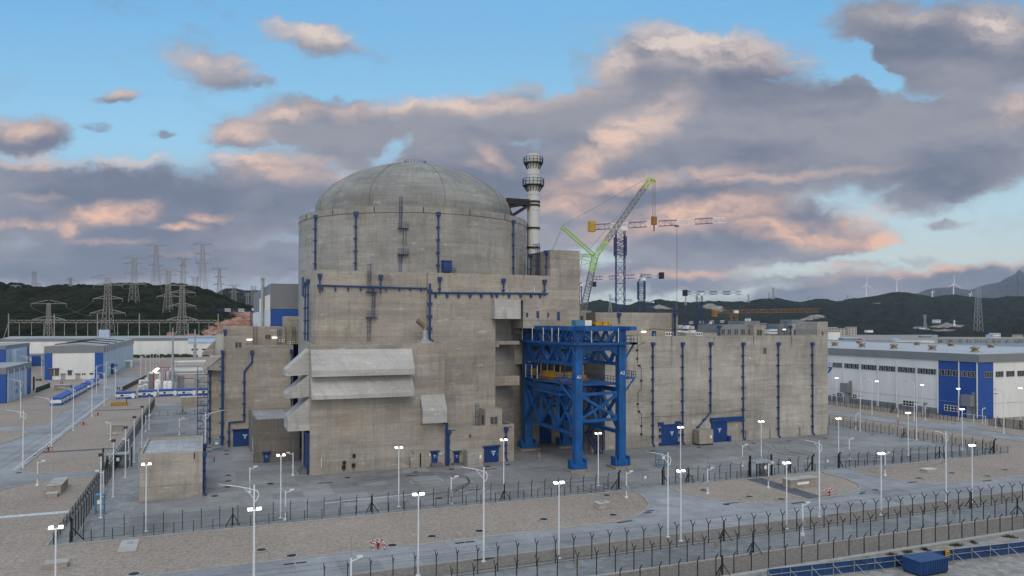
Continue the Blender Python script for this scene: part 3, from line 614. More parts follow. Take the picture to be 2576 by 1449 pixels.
mb = MB(); mb.box(qa[0]-2, qb[0], 172.4, 176.5, 53.3, qb[1]); mb.build('support_block', M['conc_cyl'], rb)
mb = MB(); q = Wa(r1(375, 440), 20.4); mb.box(CX-CR-.15, CX-CR+1.2, 176, 179, 36.0, 40.2); mb.build('side_hatch', M['steelblue'], rb)

# ---- vent chimney
HX, HY, HR = 76.35, 173.0, 1.53
ch = thing('vent_chimney', 'tall white cylindrical vent chimney beside the reactor dome', 'chimney', (HX, HY, 40))
zs = lambda y: Wb(t_(270, y), HY)[1]
mb = MB(); mb.lathe([(HR, 40)]+[(HR+d, z) for z0 in [zs(v) for v in (1000, 830, 670, 525, 400, 240)] for d, z in ((0, z0-.12), (.1, z0-.1), (.1, z0+.1), (0, z0+.12))]+[(HR, zs(75)), (HR-.15, zs(75)), (HR-.15, zs(75)-3)], (HX, HY), 40); mb.build('shaft', M['chimney'], ch, True)
for yb, yt, w_ in ((150, 108, 2.45), (330, 280, 2.7)):
    z0, z1 = zs(yb), zs(yt); mb = MB(); mb.lathe([(HR, z0-.05), (w_, z0-.05), (w_, z0+.15), (HR, z0+.15)], (HX, HY), 28)
    ring = [(HX+w_*math.cos(2*math.pi*i/16), HY+w_*math.sin(2*math.pi*i/16), z0+.15) for i in range(17)]; rails(mb, ring, z1-z0, 1.1, .09)
    for i in range(16): mb.bar(ring[i], (HX+HR*math.cos(2*math.pi*i/16), HY+HR*math.sin(2*math.pi*i/16), z0-1.5), .12)
    mb.build('platform', M['black'], ch)
for y in (460, 488, 672, 828):
    z = zs(y); mb = MB(); mb.lathe([(HR+.02, z-.22), (HR+.25, z-.22), (HR+.25, z+.22), (HR+.02, z+.22)], (HX, HY), 28); mb.build('collar', M['black'], ch)
mb = MB(); zt = zs(475); bx = qb[0]
for s in (-1.1, 1.1):
    mb.bar((bx, HY+s, zt+.6), (HX-HR, HY+s, zt+.3), .55); mb.bar((bx, HY+s, zt-1.4), (HX-HR, HY+s, zt-.1), .35); mb.bar((bx-1.5, HY+s, zt-5.4), (HX-HR, HY+s, zt-.6), .55); mb.bar((bx+.2, HY+s, zt-1.4), (bx+1.6, HY+s, zt-3.4), .3)
mb.box(bx, HX-HR, HY-1.3, HY+1.3, zt-.6, zt+.9); mb.build('bracket', M['black'], ch)
mb = MB(); mb.bar((HX-1.9, HY-.8, 41), (HX-1.9, HY-.8, zs(640)), .28, n=8)
for y in (672, 828): mb.box(HX-2.6, HX-1.4, HY-.5, HY+.5, zs(y)-.15, zs(y)+.15)
mb.build('side_pipe', M['black'], ch)
mb = MB(); mb.bar((HX-1.3, HY, zs(75)-.2), (HX-1.75, HY, zs(20)), .05); mb.build('antenna', M['wire'], ch); mb = MB(); mb.bar((HX+1.3, HY, zs(75)-.2), (HX+2.1, HY, zs(35)), .05); mb.build('antenna', M['wire'], ch)

# ---- fuel building: hooded lower block and tall upper block
fbd = thing('fuel_building', 'tall grey concrete hall with sloping vent hoods in front of the dome', 'fuel building', (32, 155, 0))
mb = MB(); mb.box(18.6, 46.0, 150, 163.4, 0, 25.25); mb.box(18.6, 46.0, 150, 150.45, 25.25, 25.62); mb.box(18.6, 19.05, 150.45, 163.4, 25.25, 25.62); mb.box(45.55, 46.0, 150.45, 155.6, 25.25, 25.62); mb.build('lower_block', M['conc'], fbd)
mb = MB(); mb.box(20.35, 43.75, 156.0, 184, 25.2, 40.6); mb.build('upper_block', M['conc'], fbd)
def hoodpoly(yw, zt, yl, zl, zb, zi): return [(yw, zt), (yl, zl), (yl, zb), (yw, zi)]
for zt, zl, zb in ((24.5, 20.55, 19.35), (19.6, 15.75, 14.95)):
    mb = MB(); mb.extr(hoodpoly(149.98, zt, 147.3, zl, zb, zb+.25), 'x', 18.62, 38.9); mb.build('hood', M['conc_hood'], fbd)
    mb = MB(); mb.extr([(18.58, zt), (14.2, zl), (14.2, zb), (18.58, zb+.2)], 'y', 151.2, 157.6)
    mb.build('hood', M['conc_hood'], fbd)
mb = MB(); mb.extr([(18.58, 14.9), (14.45, 11.1), (14.45, 8.75), (18.58, 8.75)], 'y', 150.02, 157.6); mb.build('hood', M['conc_hood'], fbd)
mb = MB(); mb.extr(hoodpoly(149.98, 14.9, 148.0, 11.85, 9.2, 9.2), 'x', 40.75, 45.95); mb.build('hood', M['conc_hood'], fbd)
# gutter pipe with drop hoppers on the upper block
mb = MB(); mb.bar((20.6, 155.65, Wb(r1(630,330), 155.65)[1]), (43.6, 155.65, Wb(r1(2220,378), 155.65)[1]), .36, n=8)
for x in (690, 877, 1062, 1243, 1424, 1610, 1805, 1966, 2120): h, z = Wb(r1(x, 385), 155.6); mb.box(h-.14, h+.14, 155.45, 156.0, z-.35, z+.35)
mb.build('gutter_pipe', M['blue'], fbd)
for x, y in ((650, 200), (1533, 215)): h, z = Wb(r1(x, y), 155.6); pipe(fbd, [(h, 155.55, z), (h, 155.55, z-3.4)], .16)
mb = MB(); h, z1 = Wb(r1(2245, 305), 154.6); mb.bar((h, 154.55, 26.2), (h, 154.55, z1), .5, n=10); mb.bar((h, 154.55, 26.4), (h+.6, 154.2, 25.9), .45, n=8)
for y in (410, 597, 780, 957): z = Wb(r1(2245, y), 154.6)[1]; mb.box(h-.55, h+.5, 154.3, 155.0, z-.3, z+.3)
mb.build('downpipe', M['blue'], fbd)
for x, yt, yb in ((475, 240, 1155), (400, 275, 1160)):
    b_, zt = Wa(r1(x, yt), 19.9 if x > 430 else 19.4); zb = 25.8
    pipe(fbd, [(19.95, min(b_, 176), zt-.6), (19.95, min(b_, 176), zb)], .17)
h, zt = Wb(r1(1365, 25), 155.8); ladder(fbd, h, 156.0, 25.7, zt+.2, True, plat=(31.0, 36.3), shift=.9)
h, z = Wb(r1(2190, 1120), 151.6); mb = MB(); mb.lathe([(2.1, 25.3), (2.0, 25.5), (.75, 26.3), (.7, 26.6), (.62, 26.6), (.62, 28.2)], (h, 152.6), 24); mb.mat(1).path([(h, 152.6, 26.6), (h, 152.6, 29.0), (h-.9, 152.5, 29.7), (h-1.7, 152.4, 30.3)], 1.05, 14); mb.build('exhaust_duct', [M['galv'], M['bronze']], fbd, True)
mb = MB(); mb.bar((22, 154.9, 25.75), (41.3, 154.2, 25.75), .12); mb.box(41, 41.7, 153.9, 154.4, 25.3, 26.2); mb.build('roof_conduit', M['galv'], fbd)
dd = door(fbd, 43.15, 44.5, 149.98, .75, 3.05)
mb = MB(); mb.box(42.9, 45.2, 148.7, 149.98, 0.015, .72); mb.box(43.2, 44.9, 148.1, 148.7, .015, .4); mb.build('doorstep', M['conc_dark'], fbd)
mb = MB(); mb.box(44.75, 45.5, 149.9, 149.97, 2.3, 2.75); mb.build('sign', M['sign'], fbd)
mb = MB(); mb.box(42.55, 42.95, 149.9, 149.97, 2.2, 2.75); mb.build('sign', M['signw'], fbd)
mb = MB(); pz = 9.0; mb.path([(46.35, 149.6, 9.0), (46.35, 149.6, .5), (46.35, 149.2, .15)], .62, 10); mb.box(45.8, 46.4, 149.4, 150.1, 8.6, 9.1); mb.build('downpipe', M['blue'], fbd)
for x, y, s in ((1145,625,.3), (1003,725,.3), (995,793,.36), (1137,763,.34)): h, z = Wb(r3(x, y), 150); mb = MB(); mb.box(h-s, h+s, 149.75, 149.98, z-s*1.1, z+s*1.1); mb.bar((h, 149.8, z-s), (h+.05, 149.8, z-s-.4), .12); mb.build('wall_box', M['black'], fbd)
h, z = Wb(r3(670, 660), 150); mb = MB(); mb.bar((h, 149.8, z), (h, 149.8, z-1.8), .12, n=6); mb.build('wall_pipe', M['white'], fbd)
for x, y0_, y1_ in ((1953, 655, 800), (2105, 590, 790), (1465, 620, 808)): h, z = Wb(r3(x, y0_), 150); z2 = Wb(r3(x, y1_), 150)[1]; mb = MB(); mb.bar((h, 149.85, z2), (h, 149.85, z), .1 if x != 2105 else .22); mb.build('wall_conduit', M['black'] if x != 1465 else M['galv'], fbd)
h, z = Wb(r3(2000, 550), 150); h2 = Wb(r3(2225, 535), 150)[0]; mb = MB(); mb.path([(h, 149.8, z), (h2, 149.8, z+.1), (h2, 149.8, z-2)], .09); mb.box(h-.3, h+.1, 149.2, 149.9, z-.2, z+.2); mb.build('wall_camera', M['galv'], fbd)
mb = MB(); b0, zt = Wa(r3(500, 335), 18.6); mb.box(18.2, 18.6, 150.6, 154.4, .1, 8.2); mb.box(17.9, 18.6, 150.4, 154.8, 7.6, 8.2); mb.bar((18.2, 155.2, 0.1), (18.2, 155.2, 8.3), .4, n=8); mb.build('side_door', M['door'], fbd)
mb = MB(); mb.box(16.9, 18.6, 151.0, 155.4, .015, .5); mb.box(17.4, 18.6, 151.2, 155.2, .5, .95); mb.build('side_step', M['conc_dark'], fbd)

# ---- electrical building right of it with its recess and the roof tower
eb = thing('electrical_building', 'wide grey concrete block with a deep recess behind the blue gantry', 'concrete building', (62, 160, 0))
YB = 155.1
mb = MB(); mb.box(43.77, 59.3, YB, 184, 0, 40.6); mb.box(59.3, 66.0, YB, 184, 34.9, 40.6); mb.box(66.0, 80.35, YB, 184, 28.6, 40.6); mb.box(59.3, 86.4, 168, 184, 0, 34.9); mb.box(66.0, 86.4, 163.5, 168, 20, 28.6)
mb.build('wall', M['conc'], eb)
mb = MB(); mb.box(72.75, 80.35, YB-.004, 166.5, 40.62, 46.6); mb.build('roof_tower', M['conc'], eb)
mb = MB(); mb.box(58.4, 64.6, 153.2, YB-.01, 30.7, 35.0); mb.build('wall_box_room', M['conc_hood'], eb)
mb = MB(); mb.box(59.35, 66, 157.2, 168, 24.9, 25.7); mb.box(59.35, 61.0, 157.2, 158.4, 24.3, 24.9); mb.build('ledge', M['conc'], eb)
mb = MB(); mb.box(59.35, 66, 157.2, 168, 15.6, 17.7); mb.build('ledge', M['conc'], eb)
mb = MB(); mb.bar((44.3, YB-.35, Wb(t_(0,1195), YB)[1]-.1), (Wb(t_(380,1197), YB)[0], YB-.35, Wb(t_(380,1197), YB)[1]), .4, n=8)
for x in (1222, 1303, 1384, 1466, 1545, 1620, 1655, 1740, 1823, 1897, 1960): h, z = Wb(c4(x, 180), YB); mb.box(h-.25, h+.25, YB-.5, YB, z-.45, z+.4)
mb.build('gutter_pipe', M['blue'], eb)
for p in (c4(1254, 60), c4(1705, 72), t_(30, 1088), t_(360, 1096)): h, z = Wb(p, YB-.4); 
for p in (c4(1254, 60), c4(1705, 72), t_(360, 1096)): h, z = Wb(p, YB-.4); pipe(eb, [(h, YB-.42, z-.2), (h, YB-.42, z-3.4)], .17)
h, z = Wb(t_(275, 1130), YB); mb = MB(); mb.bar((h, YB-.15, z-2.0), (h, YB-.15, z), .14, n=6); mb.build('wall_pipe', M['white'], eb)
for x, y, w_, k in ((218,1367,.35,.5), (304,1366,.45,.8), (388,1367,.25,.5), (470,1378,.5,.95)): h, z = Wb(t_(x, y), YB); mb = MB(); mb.box(h-w_*.7, h+w_*.7, YB-.1, YB+.05, z-k, z+k); mb.build('hatch', M['blue'], eb)
bq, zq = Wa(t_(387, 870), 72.75); pipe(eb, [(72.35, 156.6, 46.0), (72.35, 156.6, 40.8)], .15); pipe(eb, [(72.35, 165.6, 46.0), (72.35, 165.6, 40.8)], .15)
mb = MB()
for i in range(3):
    yy = 160.5+i*1.1
    mb.bar((72.5, yy, 40.7), (72.5, yy, 48.6), .1)
for k in range(20): mb.bar((72.5, 160.5, 40.9+k*.4), (72.5, 162.7, 40.9+k*.4), .08)
for z in (43.5, 44.8, 46.1, 47.4, 48.4):
    pts = [(72.5-1.3*math.sin(math.pi*k/6), 161.6-1.1*math.cos(math.pi*k/6), z) for k in range(7)]
    for p, q in zip(pts, pts[1:]): mb.bar(p, q, .09)
mb.build('ladder', M['steelblue'], eb)
door(eb, Wb(x4(350, 700), 168)[0], Wb(x4(565, 700), 168)[0], 167.95, .05, 7.2, 2, 'large_door', False)
mb = MB(); h = Wb(t_(631, 1300), 155)[0]; mb.bar((80.5, 155.4, 28.6), (80.5, 155.4, Wb(t_(631, 1110), 155)[1]), .22, n=8); mb.build('corner_pipe', M['blue'], eb)
mb = MB(); mb.box(80.9, 86.2, 163, 172, 24, 32.9); mb.build('roof_house', M['conc'], eb); louver(eb, 82.4, 85.4, 162.95, 29.7, 31.6)
mb = MB(); mb.box(86.3, 92.6, 172, 180, 24, 33.0); mb.build('roof_house', M['conc_grey'], eb)

# ---- auxiliary building on the right
au = thing('auxiliary_building', 'long plain concrete wall block with six blue drainpipes', 'auxiliary building', (120, 165, 0))
mb = MB(); mb.box(86.45, 154.8, 154, 190, 0, 25.4); mb.box(86.45, 151.1, 154, 154.5, 25.4, 26.62); mb.box(86.45, 86.95, 154.5, 190, 25.4, 26.62); mb.build('wall', M['conc_aux'], au)
mb = MB(); mb.box(151.1, 154.8, 153.996, 162, 25.41, 30.25); mb.build('corner_tower', M['conc_aux'], au)
h, z = Wb(r5(2367, 237), 154); mb = MB(); mb.box(h-.25, h+.25, 153.9, 154.0, z-.5, z+.5); mb.build('vent', M['louver'], au)
h, z = Wb(r5(1716, 428), 154); mb = MB(); mb.box(h-.45, h+.45, 153.9, 154.0, z-.7, z+.7); mb.mat(1); [mb.box(*q) for q in ((h-.6, h-.45, 153.85, 154, z-.85, z+.85), (h+.45, h+.6, 153.85, 154, z-.85, z+.85), (h-.6, h+.6, 153.85, 154, z+.7, z+.85), (h-.6, h+.6, 153.85, 154, z-.85, z-.7))]; mb.build('vent', [M['louver'], M['galv']], au)
for x in (669, 1143, 1592, 2020): h, z = Wb(r5(x, 350), 154); mb = MB(); mb.box(h-.05, h+.05, 153.96, 154.0, 24.1, 26.6); mb.build('joint_strip', M['black'], au)
for x, bot in ((460, 1448), (795, 1435), (1478, 1430), (1875, 1405), (2259, 1378)):
    h, z = Wb(r5(x, 352), 153.6); h -= .0; pipe(au, [(h, 153.68, z-.2), (h, 153.68, .8), (h+.35, 153.4, .1)], .19, every=2.9)
h, z = Wb(r5(1110, 350), 153.6); q1 = Wb(r5(1108, 1125), 153.6); q2 = Wb(r5(928, 1340), 153.6); q3 = Wb(rw(578, 1150), 153.6)
pipe(au, [(h, 153.68, z-.2), (h, 153.68, q1[1]), (q2[0], 153.68, q2[1]), (q2[0], 153.68, .6), (q2[0]+.3, 153.4, .1)], .19, every=2.9)
d1 = door(au, 102.0, 106.6, 153.9, .05, 4.95, 2, 'large_door', False)
for k, (x, z) in enumerate(((101.6,.5),(101.6,2.4),(101.6,4.0),(106.9,.5),(106.9,2.4),(106.9,4.0))): mb = MB(); mb.box(x-.3, x+.3, 153.55, 153.98, z-.35, z+.35); mb.build('hinge', M['door'], d1)
mb = MB(); mb.box(101.0, 102.4, 153.5, 153.98, 5.0, 5.8); mb.box(105.9, 107.3, 153.5, 153.98, 5.0, 5.8); mb.box(101.9, 106.7, 153.6, 153.98, 4.97, 5.2); mb.build('lintel', M['door'], d1)
d2 = door(au, 116.6, 121.4, 153.9, .05, 5.0, 1, 'sliding_door', False); mb = MB(); mb.box(116.2, 126.4, 153.4, 153.98, 5.05, 6.15); mb.build('rail', M['door'], d2)
mb = MB(); mb.box(121.5, 122.3, 153.3, 153.98, .02, 1.4); mb.build('stop', M['door'], d2)
mb = MB(); x0 = Wb(r5(278, 400), 154)[0]; pts = [Wb(r5(x, y), 154) for x, y in ((360,335),(280,375),(280,590),(322,620),(322,870),(285,900),(285,1110),(325,1140),(325,1400))]
mb.path([(h, 153.88, z) for h, z in pts], .09, 5)
for x, y in ((275,423),(275,518),(300,598),(322,765),(280,1030),(295,1115),(322,1277),(322,1370)): h, z = Wb(r5(x, y), 154); mb.box(h-.22, h+.22, 153.7, 153.98, z-.2, z+.2)
mb.build('wall_conduit', M['black'], au)
for x in (1773, 2110, 1500, 2427): h, z = Wb(r5(x, 1340 if x != 1500 else 1390), 154); mb = MB(); mb.bar((h, 153.9, .1), (h, 153.9, 2.3), .09); mb.build('earth_strip', M['black'], au)
for x0, x1_, z in ((95.5, 123.5, 7.1), (112, 131, 7.45)): mb = MB(); mb.box(x0, x1_, 153.95, 154.0, z, z+.12); mb.build('drip_edge', M['conc_dark'], au)
mb = MB(); mb.box(87.2, 110.9, 160.0, 184, 25.42, 32.4); mb.box(87.2, 92.9, 159.2, 160, 25.42, 30.3); mb.build('upper_storey', M['conc'], au)
door(au, Wb(r5(443, 240), 160)[0], Wb(r5(487, 240), 160)[0], 159.95, 25.5, Wb(r5(443, 207), 160)[1], 1, 'door', False)
mb = MB(); h0, z = Wb(r5(325, 216), 159.9); h1 = Wb(r5(374, 216), 159.9)[0]; mb.box(h0, h1, 159.7, 159.9, z-.1, z+.1); mb.build('wall_light', M['strip_lamp'], au)
mb = MB(); h0, z = Wb(r5(405, 195), 159.9); mb.path([(h0-2.5, 159.85, z-.2), (h0, 159.85, z), (h0+1.2, 159.85, z+.3), (h0+4.5, 159.85, z), (h0+10, 159.85, z-.1)], .09, 5); mb.build('wall_conduit', M['black'], au)
h, z = Wb(t_(1395, 1310), 159.8); ladder(au, h, 160, 26, z+.3, True); h, z = Wb(t_(1412, 1370), 159.6); pipe(au, [(h, 159.6, z), (h, 159.6, 26)], .16); h, z = Wb(t_(960, 1370), 159.6); pipe(au, [(h, 159.6, z), (h, 159.6, z-2)], .16)
def roomat(x0, x1_, ytop, Y, name='roof_house', mat='conc', d=6, zb=25.42):
    a0, zt = Wb(x5(x0, ytop), Y); a1, _ = Wb(x5(x1_, ytop), Y); mb = MB(); mb.box(a0, a1, Y, Y+d, zb, zt); return mb.build(name, M[mat], au), a0, a1, zt
roomat(345, 805, 485, 176, 'parapet', 'conc', 2); roomat(230, 345, 488, 178, 'parapet', 'conc_grey', 2)
o_, a0, a1, zt = roomat(832, 1345, 362, 176, 'louver_house', 'conc_grey', 10)
for x in (862, 955, 1055, 1155, 1258): louver(au, Wb(x5(x, 430), 176)[0], Wb(x5(x+52, 430), 176)[0], 175.95, Wb(x5(x, 508), 176)[1], Wb(x5(x, 430), 176)[1])
roomat(1348, 1530, 364, 174, 'roof_house', 'conc', 10); louver(au, Wb(x5(1387, 436), 174)[0], Wb(x5(1460, 436), 174)[0], 173.95, 25.6, Wb(x5(1387, 436), 174)[1])
roomat(1216, 1432, 307, 182, 'roof_house', 'conc_grey', 8); roomat(1690, 1805, 350, 182, 'roof_house', 'conc_grey', 8); roomat(1905, 2072, 352, 176, 'roof_house', 'conc', 8); roomat(1900, 2080, 290, 184.2, 'roof_house', 'conc_grey', 5); roomat(2112, 2270, 383, 178, 'roof_house', 'conc_grey', 5); roomat(1530, 1690, 470, 181, 'roof_house', 'conc_grey', 3)
door(au, Wb(x5(1934, 440), 176)[0], Wb(x5(1982, 440), 176)[0], 175.95, 25.5, Wb(x5(1934, 437), 176)[1], 1, 'door', False)
mb = MB(); a0, z1 = Wb(x5(1575, 430), 172); a1, z0 = Wb(x5(1690, 495), 172); mb.box(a0, a1, 172, 174, z0, z1); mb.mat(1).box(a0-.05, a1+.05, 171.9, 174.1, z1-.02, z1+.25); mb.box(a0, a1, 171.95, 172, z1-.9, z1-.5); mb.build('roof_unit', [M['white'], M['lightblue']], au)
mb = MB(); a0, z1 = Wb(x5(2075, 458), 172); a1, z0 = Wb(x5(2120, 490), 172); mb.box(a0, a1, 172, 173, 25.5, z1); mb.build('roof_unit', M['sign'], au)
for x in (1545, 1835): h, z = Wb(x5(x, 345), 175); ladder(au, h, 176, 25.6, z+.6, True, wd=.8); 
for x in (1885, 2142, 2238, 1322, 842): h, z = Wb(x5(x, 400), 175.4 if x < 2100 else 177.4); pipe(au, [(h, 175.5 if x < 2100 else 177.5, z), (h, 175.5 if x < 2100 else 177.5, 25.6)], .15)
mb = MB(); h0, z = Wb(x5(1770, 434), 175); mb.box(h0, Wb(x5(1810, 434), 175)[0], 174.8, 175, z-.1, z+.1); mb.build('wall_light', M['strip_lamp'], au)
for x in (100, 540): h, z = Wb(x5(x, 500), 159.9 if x < 200 else 175.9); Y = 159.9 if x < 200 else 175.9; mb = MB(); mb.mat(0).box(h-1.1, h+1.1, Y-.05, Y+.05, z-.5, z+.5); mb.mat(1); [mb.box(h+d-.22, h+d+.22, Y-.09, Y-.055, z-.3, z+.3) for d in (-.7, 0, .7)]; mb.build('sign', [M['signw'], M['ink']], au)
# side balcony, blue bracket at the far right end
mb = MB(); mb.box(154.85, 162.5, 160, 166, 17.1, 17.5); rails(mb, [(155, 160, 17.5), (162.4, 160, 17.5), (162.4, 166, 17.5)], 1.2, 1.0)
for yy in (160.3, 165.7):
    mb.bar((162.3, yy, 17.0), (155, yy, 11.0), .4); mb.bar((155, yy, 17), (155, yy, 11), .3)
    for k in range(4): mb.bar((155.5+k*1.6, yy, 17), (156.4+k*1.6, yy, 12.2+k*1.3), .2)
mb.bar((155, 160.2, 18), (155, 160.2, 20.3), .3); mb.bar((155, 160.2, 20.3), (157.4, 160.2, 20.3), .3); mb.bar((157.4, 160.2, 20.3), (157.4, 160.2, 18), .3)
mb.build('balcony', M['crane_blue'], au)
k1 = thing('concrete_kiosk', 'small windowless concrete kiosk beside the blue sliding door', 'kiosk', (112.8, 152.3, 0))
mb = MB(); mb.box(110.8, 114.9, 150.9, 153.3, .35, 3.75); mb.build('body', M['conc'], k1); mb = MB(); mb.box(110.85, 114.85, 150.95, 153.25, .012, .34); mb.build('plinth', M['black'], k1); mb = MB(); mb.box(114.0, 114.5, 150.85, 150.9, 1.6, 2.4); mb.build('sign', M['signw'], k1)

# ---- annex in front of the recess
an = thing('annex', 'low concrete annex with square roof turret and blue doors', 'annex', (54, 152, 0))
mb = MB(); mb.box(46.02, 61.6, 149.7, 155.09, 0, 7.25); mb.box(46.5, 55, 149.7, 150.1, 7.25, 7.9); mb.box(58.8, 61.6, 149.7, 150.1, 7.25, 7.9); mb.box(61.2, 61.6, 150.1, 155.09, 7.25, 7.9); mb.build('wall', M['conc'], an)
mb = MB(); mb.box(46.1, 54.9, 150.12, 155.09, 7.255, 7.29); mb.build('roof', M['roof'], an)
mb = MB(); mb.box(55.0, 58.8, 149.696, 153.5, 7.26, 11.3); mb.build('turret', M['conc'], an); louver(an, 56.1, 57.7, 149.67, 8.1, 9.7)
mb = MB(); mb.box(54.93, 55.0, 150.6, 151.9, 8.0, 9.9); mb.build('louver', M['louver'], an)
ladder(an, 54.3, 153.5, 7.3, 12.4, True); ladder(an, 60.5, 154.8, 7.3, 9.4, True)
h, z = Wb(r4(653, 343), 149.7); mb = MB(); mb.box(h-.28, h+.28, 149.62, 149.7, z-.35, z+.35); mb.build('vent', M['louver'], an)
d = door(an, 47.95, 49.1, 149.66, .45, 2.75); mb = MB(); mb.box(47.4, 50.0, 148.6, 149.7, .013, .42); mb.build('doorstep', M['conc_dark'], an)
door(an, 54.7, 58.0, 149.66, .03, 3.4, 4)
h, z = Wb(r4(345, 290), 149.5); pipe(an, [(h, 149.35, z), (h, 149.35, .2)], .17, every=1.9); h, z = Wb(r4(1172, 245), 149.5); pipe(an, [(h, 149.35, z), (h, 149.35, .8), (h+.3, 149.1, .1)], .17, every=1.9)
for x, y in ((413, 258), (1232, 209)): h, z = Wb(r4(x, y), 149.7); mb = MB(); mb.box(h-.35, h+.35, 149.6, 149.7, z-.06, z+.06); mb.build('overflow_slot', M['black'], an)
k2 = thing('concrete_kiosk', 'small concrete kiosk with white metal hatch in front of the annex', 'kiosk', (51.4, 147.2, 0))
mb = MB(); mb.box(49.75, 53.15, 146.05, 148.5, .013, 3.35); mb.box(49.65, 53.25, 145.95, 148.6, 3.35, 3.5); mb.build('body', M['conc'], k2); mb = MB(); mb.box(50.8, 51.9, 146.0, 146.05, .6, 2.5); mb.build('hatch', M['galv'], k2); mb = MB(); mb.box(52.35, 52.8, 146.0, 146.05, 1.7, 2.4); mb.build('sign', M['signw'], k2)

# ---- left block
lb = thing('safeguard_building', 'stepped concrete block with kinked blue drainpipe left of the hoods', 'concrete building', (11, 195, 0))
mb = MB(); mb.box(3.6, 19.6, 191, 215, 0, 24.2); mb.box(3.6, 8.7, 191.0, 215, 24.2, 26.4); mb.box(3.6, 18.1, 196, 215, 24.21, 28.7); mb.box(18.1, 23, 198, 215, 24.21, 27.7); mb.box(Wb(r6(1615, 600), 203)[0], 24, 203, 215, 24.21, Wb(r6(1615, 597), 203)[1]); mb.build('wall', M['conc'], lb)
mb = MB(); mb.box(0.2, 3.58, 196, 210, 0, 18.2); mb.build('stair_tower', M['conc'], lb)
mb = MB(); mb.box(0.4, 3.58, 196.2, 209.8, 18.2, 18.24); mb.build('roof', M['roof'], lb)
mb = MB(); mb.box(1.75, 3.58, 193, 200, 21.7, 26.75); mb.build('vent_box', M['conc_hood'], lb)
for zt, zb, y0_ in ((25.4, 21.7, 0), (21.5, 18.0, 1)):
    mb = MB(); x0 = -1.3 if y0_ == 0 else -.2; mb.extr([(1.74 if y0_ == 0 else 3.5, zt), (x0, zt-3.2), (x0, zb+.4), (1.74 if y0_ == 0 else 3.5, zb)], 'y', 193.6, 200); mb.build('hood', M['conc'], lb)
louver(lb, Wb(r6(872, 975), 191)[0], Wb(r6(965, 975), 191)[0], 190.96, Wb(r6(872, 1052), 191)[1], Wb(r6(872, 975), 191)[1]); louver(lb, Wb(r6(1308, 865), 196)[0], Wb(r6(1384, 865), 196)[0], 195.96, Wb(r6(1308, 932), 196)[1], Wb(r6(1308, 865), 196)[1])
for x0, x1_, y, Y in ((1033, 1117, 937, 195.9), (1408, 1478, 907, 195.9)): a0, z = Wb(r6(x0, y), Y); a1 = Wb(r6(x1_, y), Y)[0]; mb = MB(); mb.box(a0, a1, Y-.2, Y, z-.1, z+.1); mb.build('wall_light', M['strip_lamp'], lb)
for x, yt, Y in ((1160, 705, 195.9), (1510, 770, 195.9), (1720, 750, 197.9)): h, z = Wb(r6(x, yt), Y); ladder(lb, h, Y, 24.3, z, x != 1160, wd=.9)
pipe(lb, [(3.3, 190.5, 22.6), (3.3, 190.5, .6)], .3, True, 3.2)
q = [Wb(p, 190.6) for p in (r6(1115, 1125), r6(1118, 1262), r6(1005, 1395), r7(1003, 850), r7(785, 868), r7(783, 1240))]; pipe(lb, [(h, 190.62, max(z, .1)) for h, z in q], .2, True, 2.9)
h, z = Wb(r6(1692, 1110), 190.6); pipe(lb, [(h, 190.6, z), (h, 190.6, 9.5)], .2); h, z = Wb(r7(507, 150), 195.6); pipe(lb, [(h, 195.6, z), (h, 195.6, .3)], .2, True, 2.4)
h, z = Wb(r6(763, 820), 195.7); pipe(lb, [(3.9, 195.7, z), (3.9, 195.7, z-2)], .16)
door(lb, 5.75, 10.1, 190.95, .05, 4.0, 2, 'large_door', True)
for x, y, Y in ((1535, 950, 195.9), (1685, 980, 197.9)): h, z = Wb(r6(x, y), Y); mb = MB(); mb.mat(0).box(h-.9, h+.9, Y-.06, Y, z-.35, z+.35); mb.mat(1); [mb.box(h+d-.18, h+d+.18, Y-.1, Y-.065, z-.2, z+.2) for d in (-.6, 0, .6)]; mb.build('sign', [M['signw'], M['ink']], lb)
mb = MB(); mb.box(-1.2, 0.1, 196.4, 199, 0.02, 17.5) if False else None
for k in range(9):
    mb.box(-2.2, .15, 196.3, 197.6, 1.9+k*1.9, 2.0+k*1.9); rails(mb, [(-2.2, 196.3, 2+k*1.9), (.1, 196.3, 2+k*1.9)], 1.0, .7, .07)
    for i in range(6): mb.box(-2.1+i*.35, -1.75+i*.35, 197.6, 198.6, (2.0+(k-1)*1.9)+i*.32, (2.05+(k-1)*1.9)+i*.32)
for x in (-2.2, .1):
    for y in (196.3, 198.6): mb.bar((x, y, .02), (x, y, 19.0), .14)
mb.build('outdoor_stair', M['steelblue'], lb)
cbk = thing('corner_block', 'low dark concrete block with small blue door under the side hoods', 'concrete block', (14, 170, 0))
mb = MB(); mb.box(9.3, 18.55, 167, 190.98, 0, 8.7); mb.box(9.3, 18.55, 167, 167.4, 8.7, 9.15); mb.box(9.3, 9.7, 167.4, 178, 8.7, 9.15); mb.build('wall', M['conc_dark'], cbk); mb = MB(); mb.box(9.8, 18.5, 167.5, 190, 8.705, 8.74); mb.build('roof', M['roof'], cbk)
door(cbk, 11.15, 12.3, 166.95, .05, 2.15)
pipe(cbk, [(9.0, 167.3, 5.6), (9.0, 167.3, .1)], .16, False, name='wall_pipe', mat='galv')
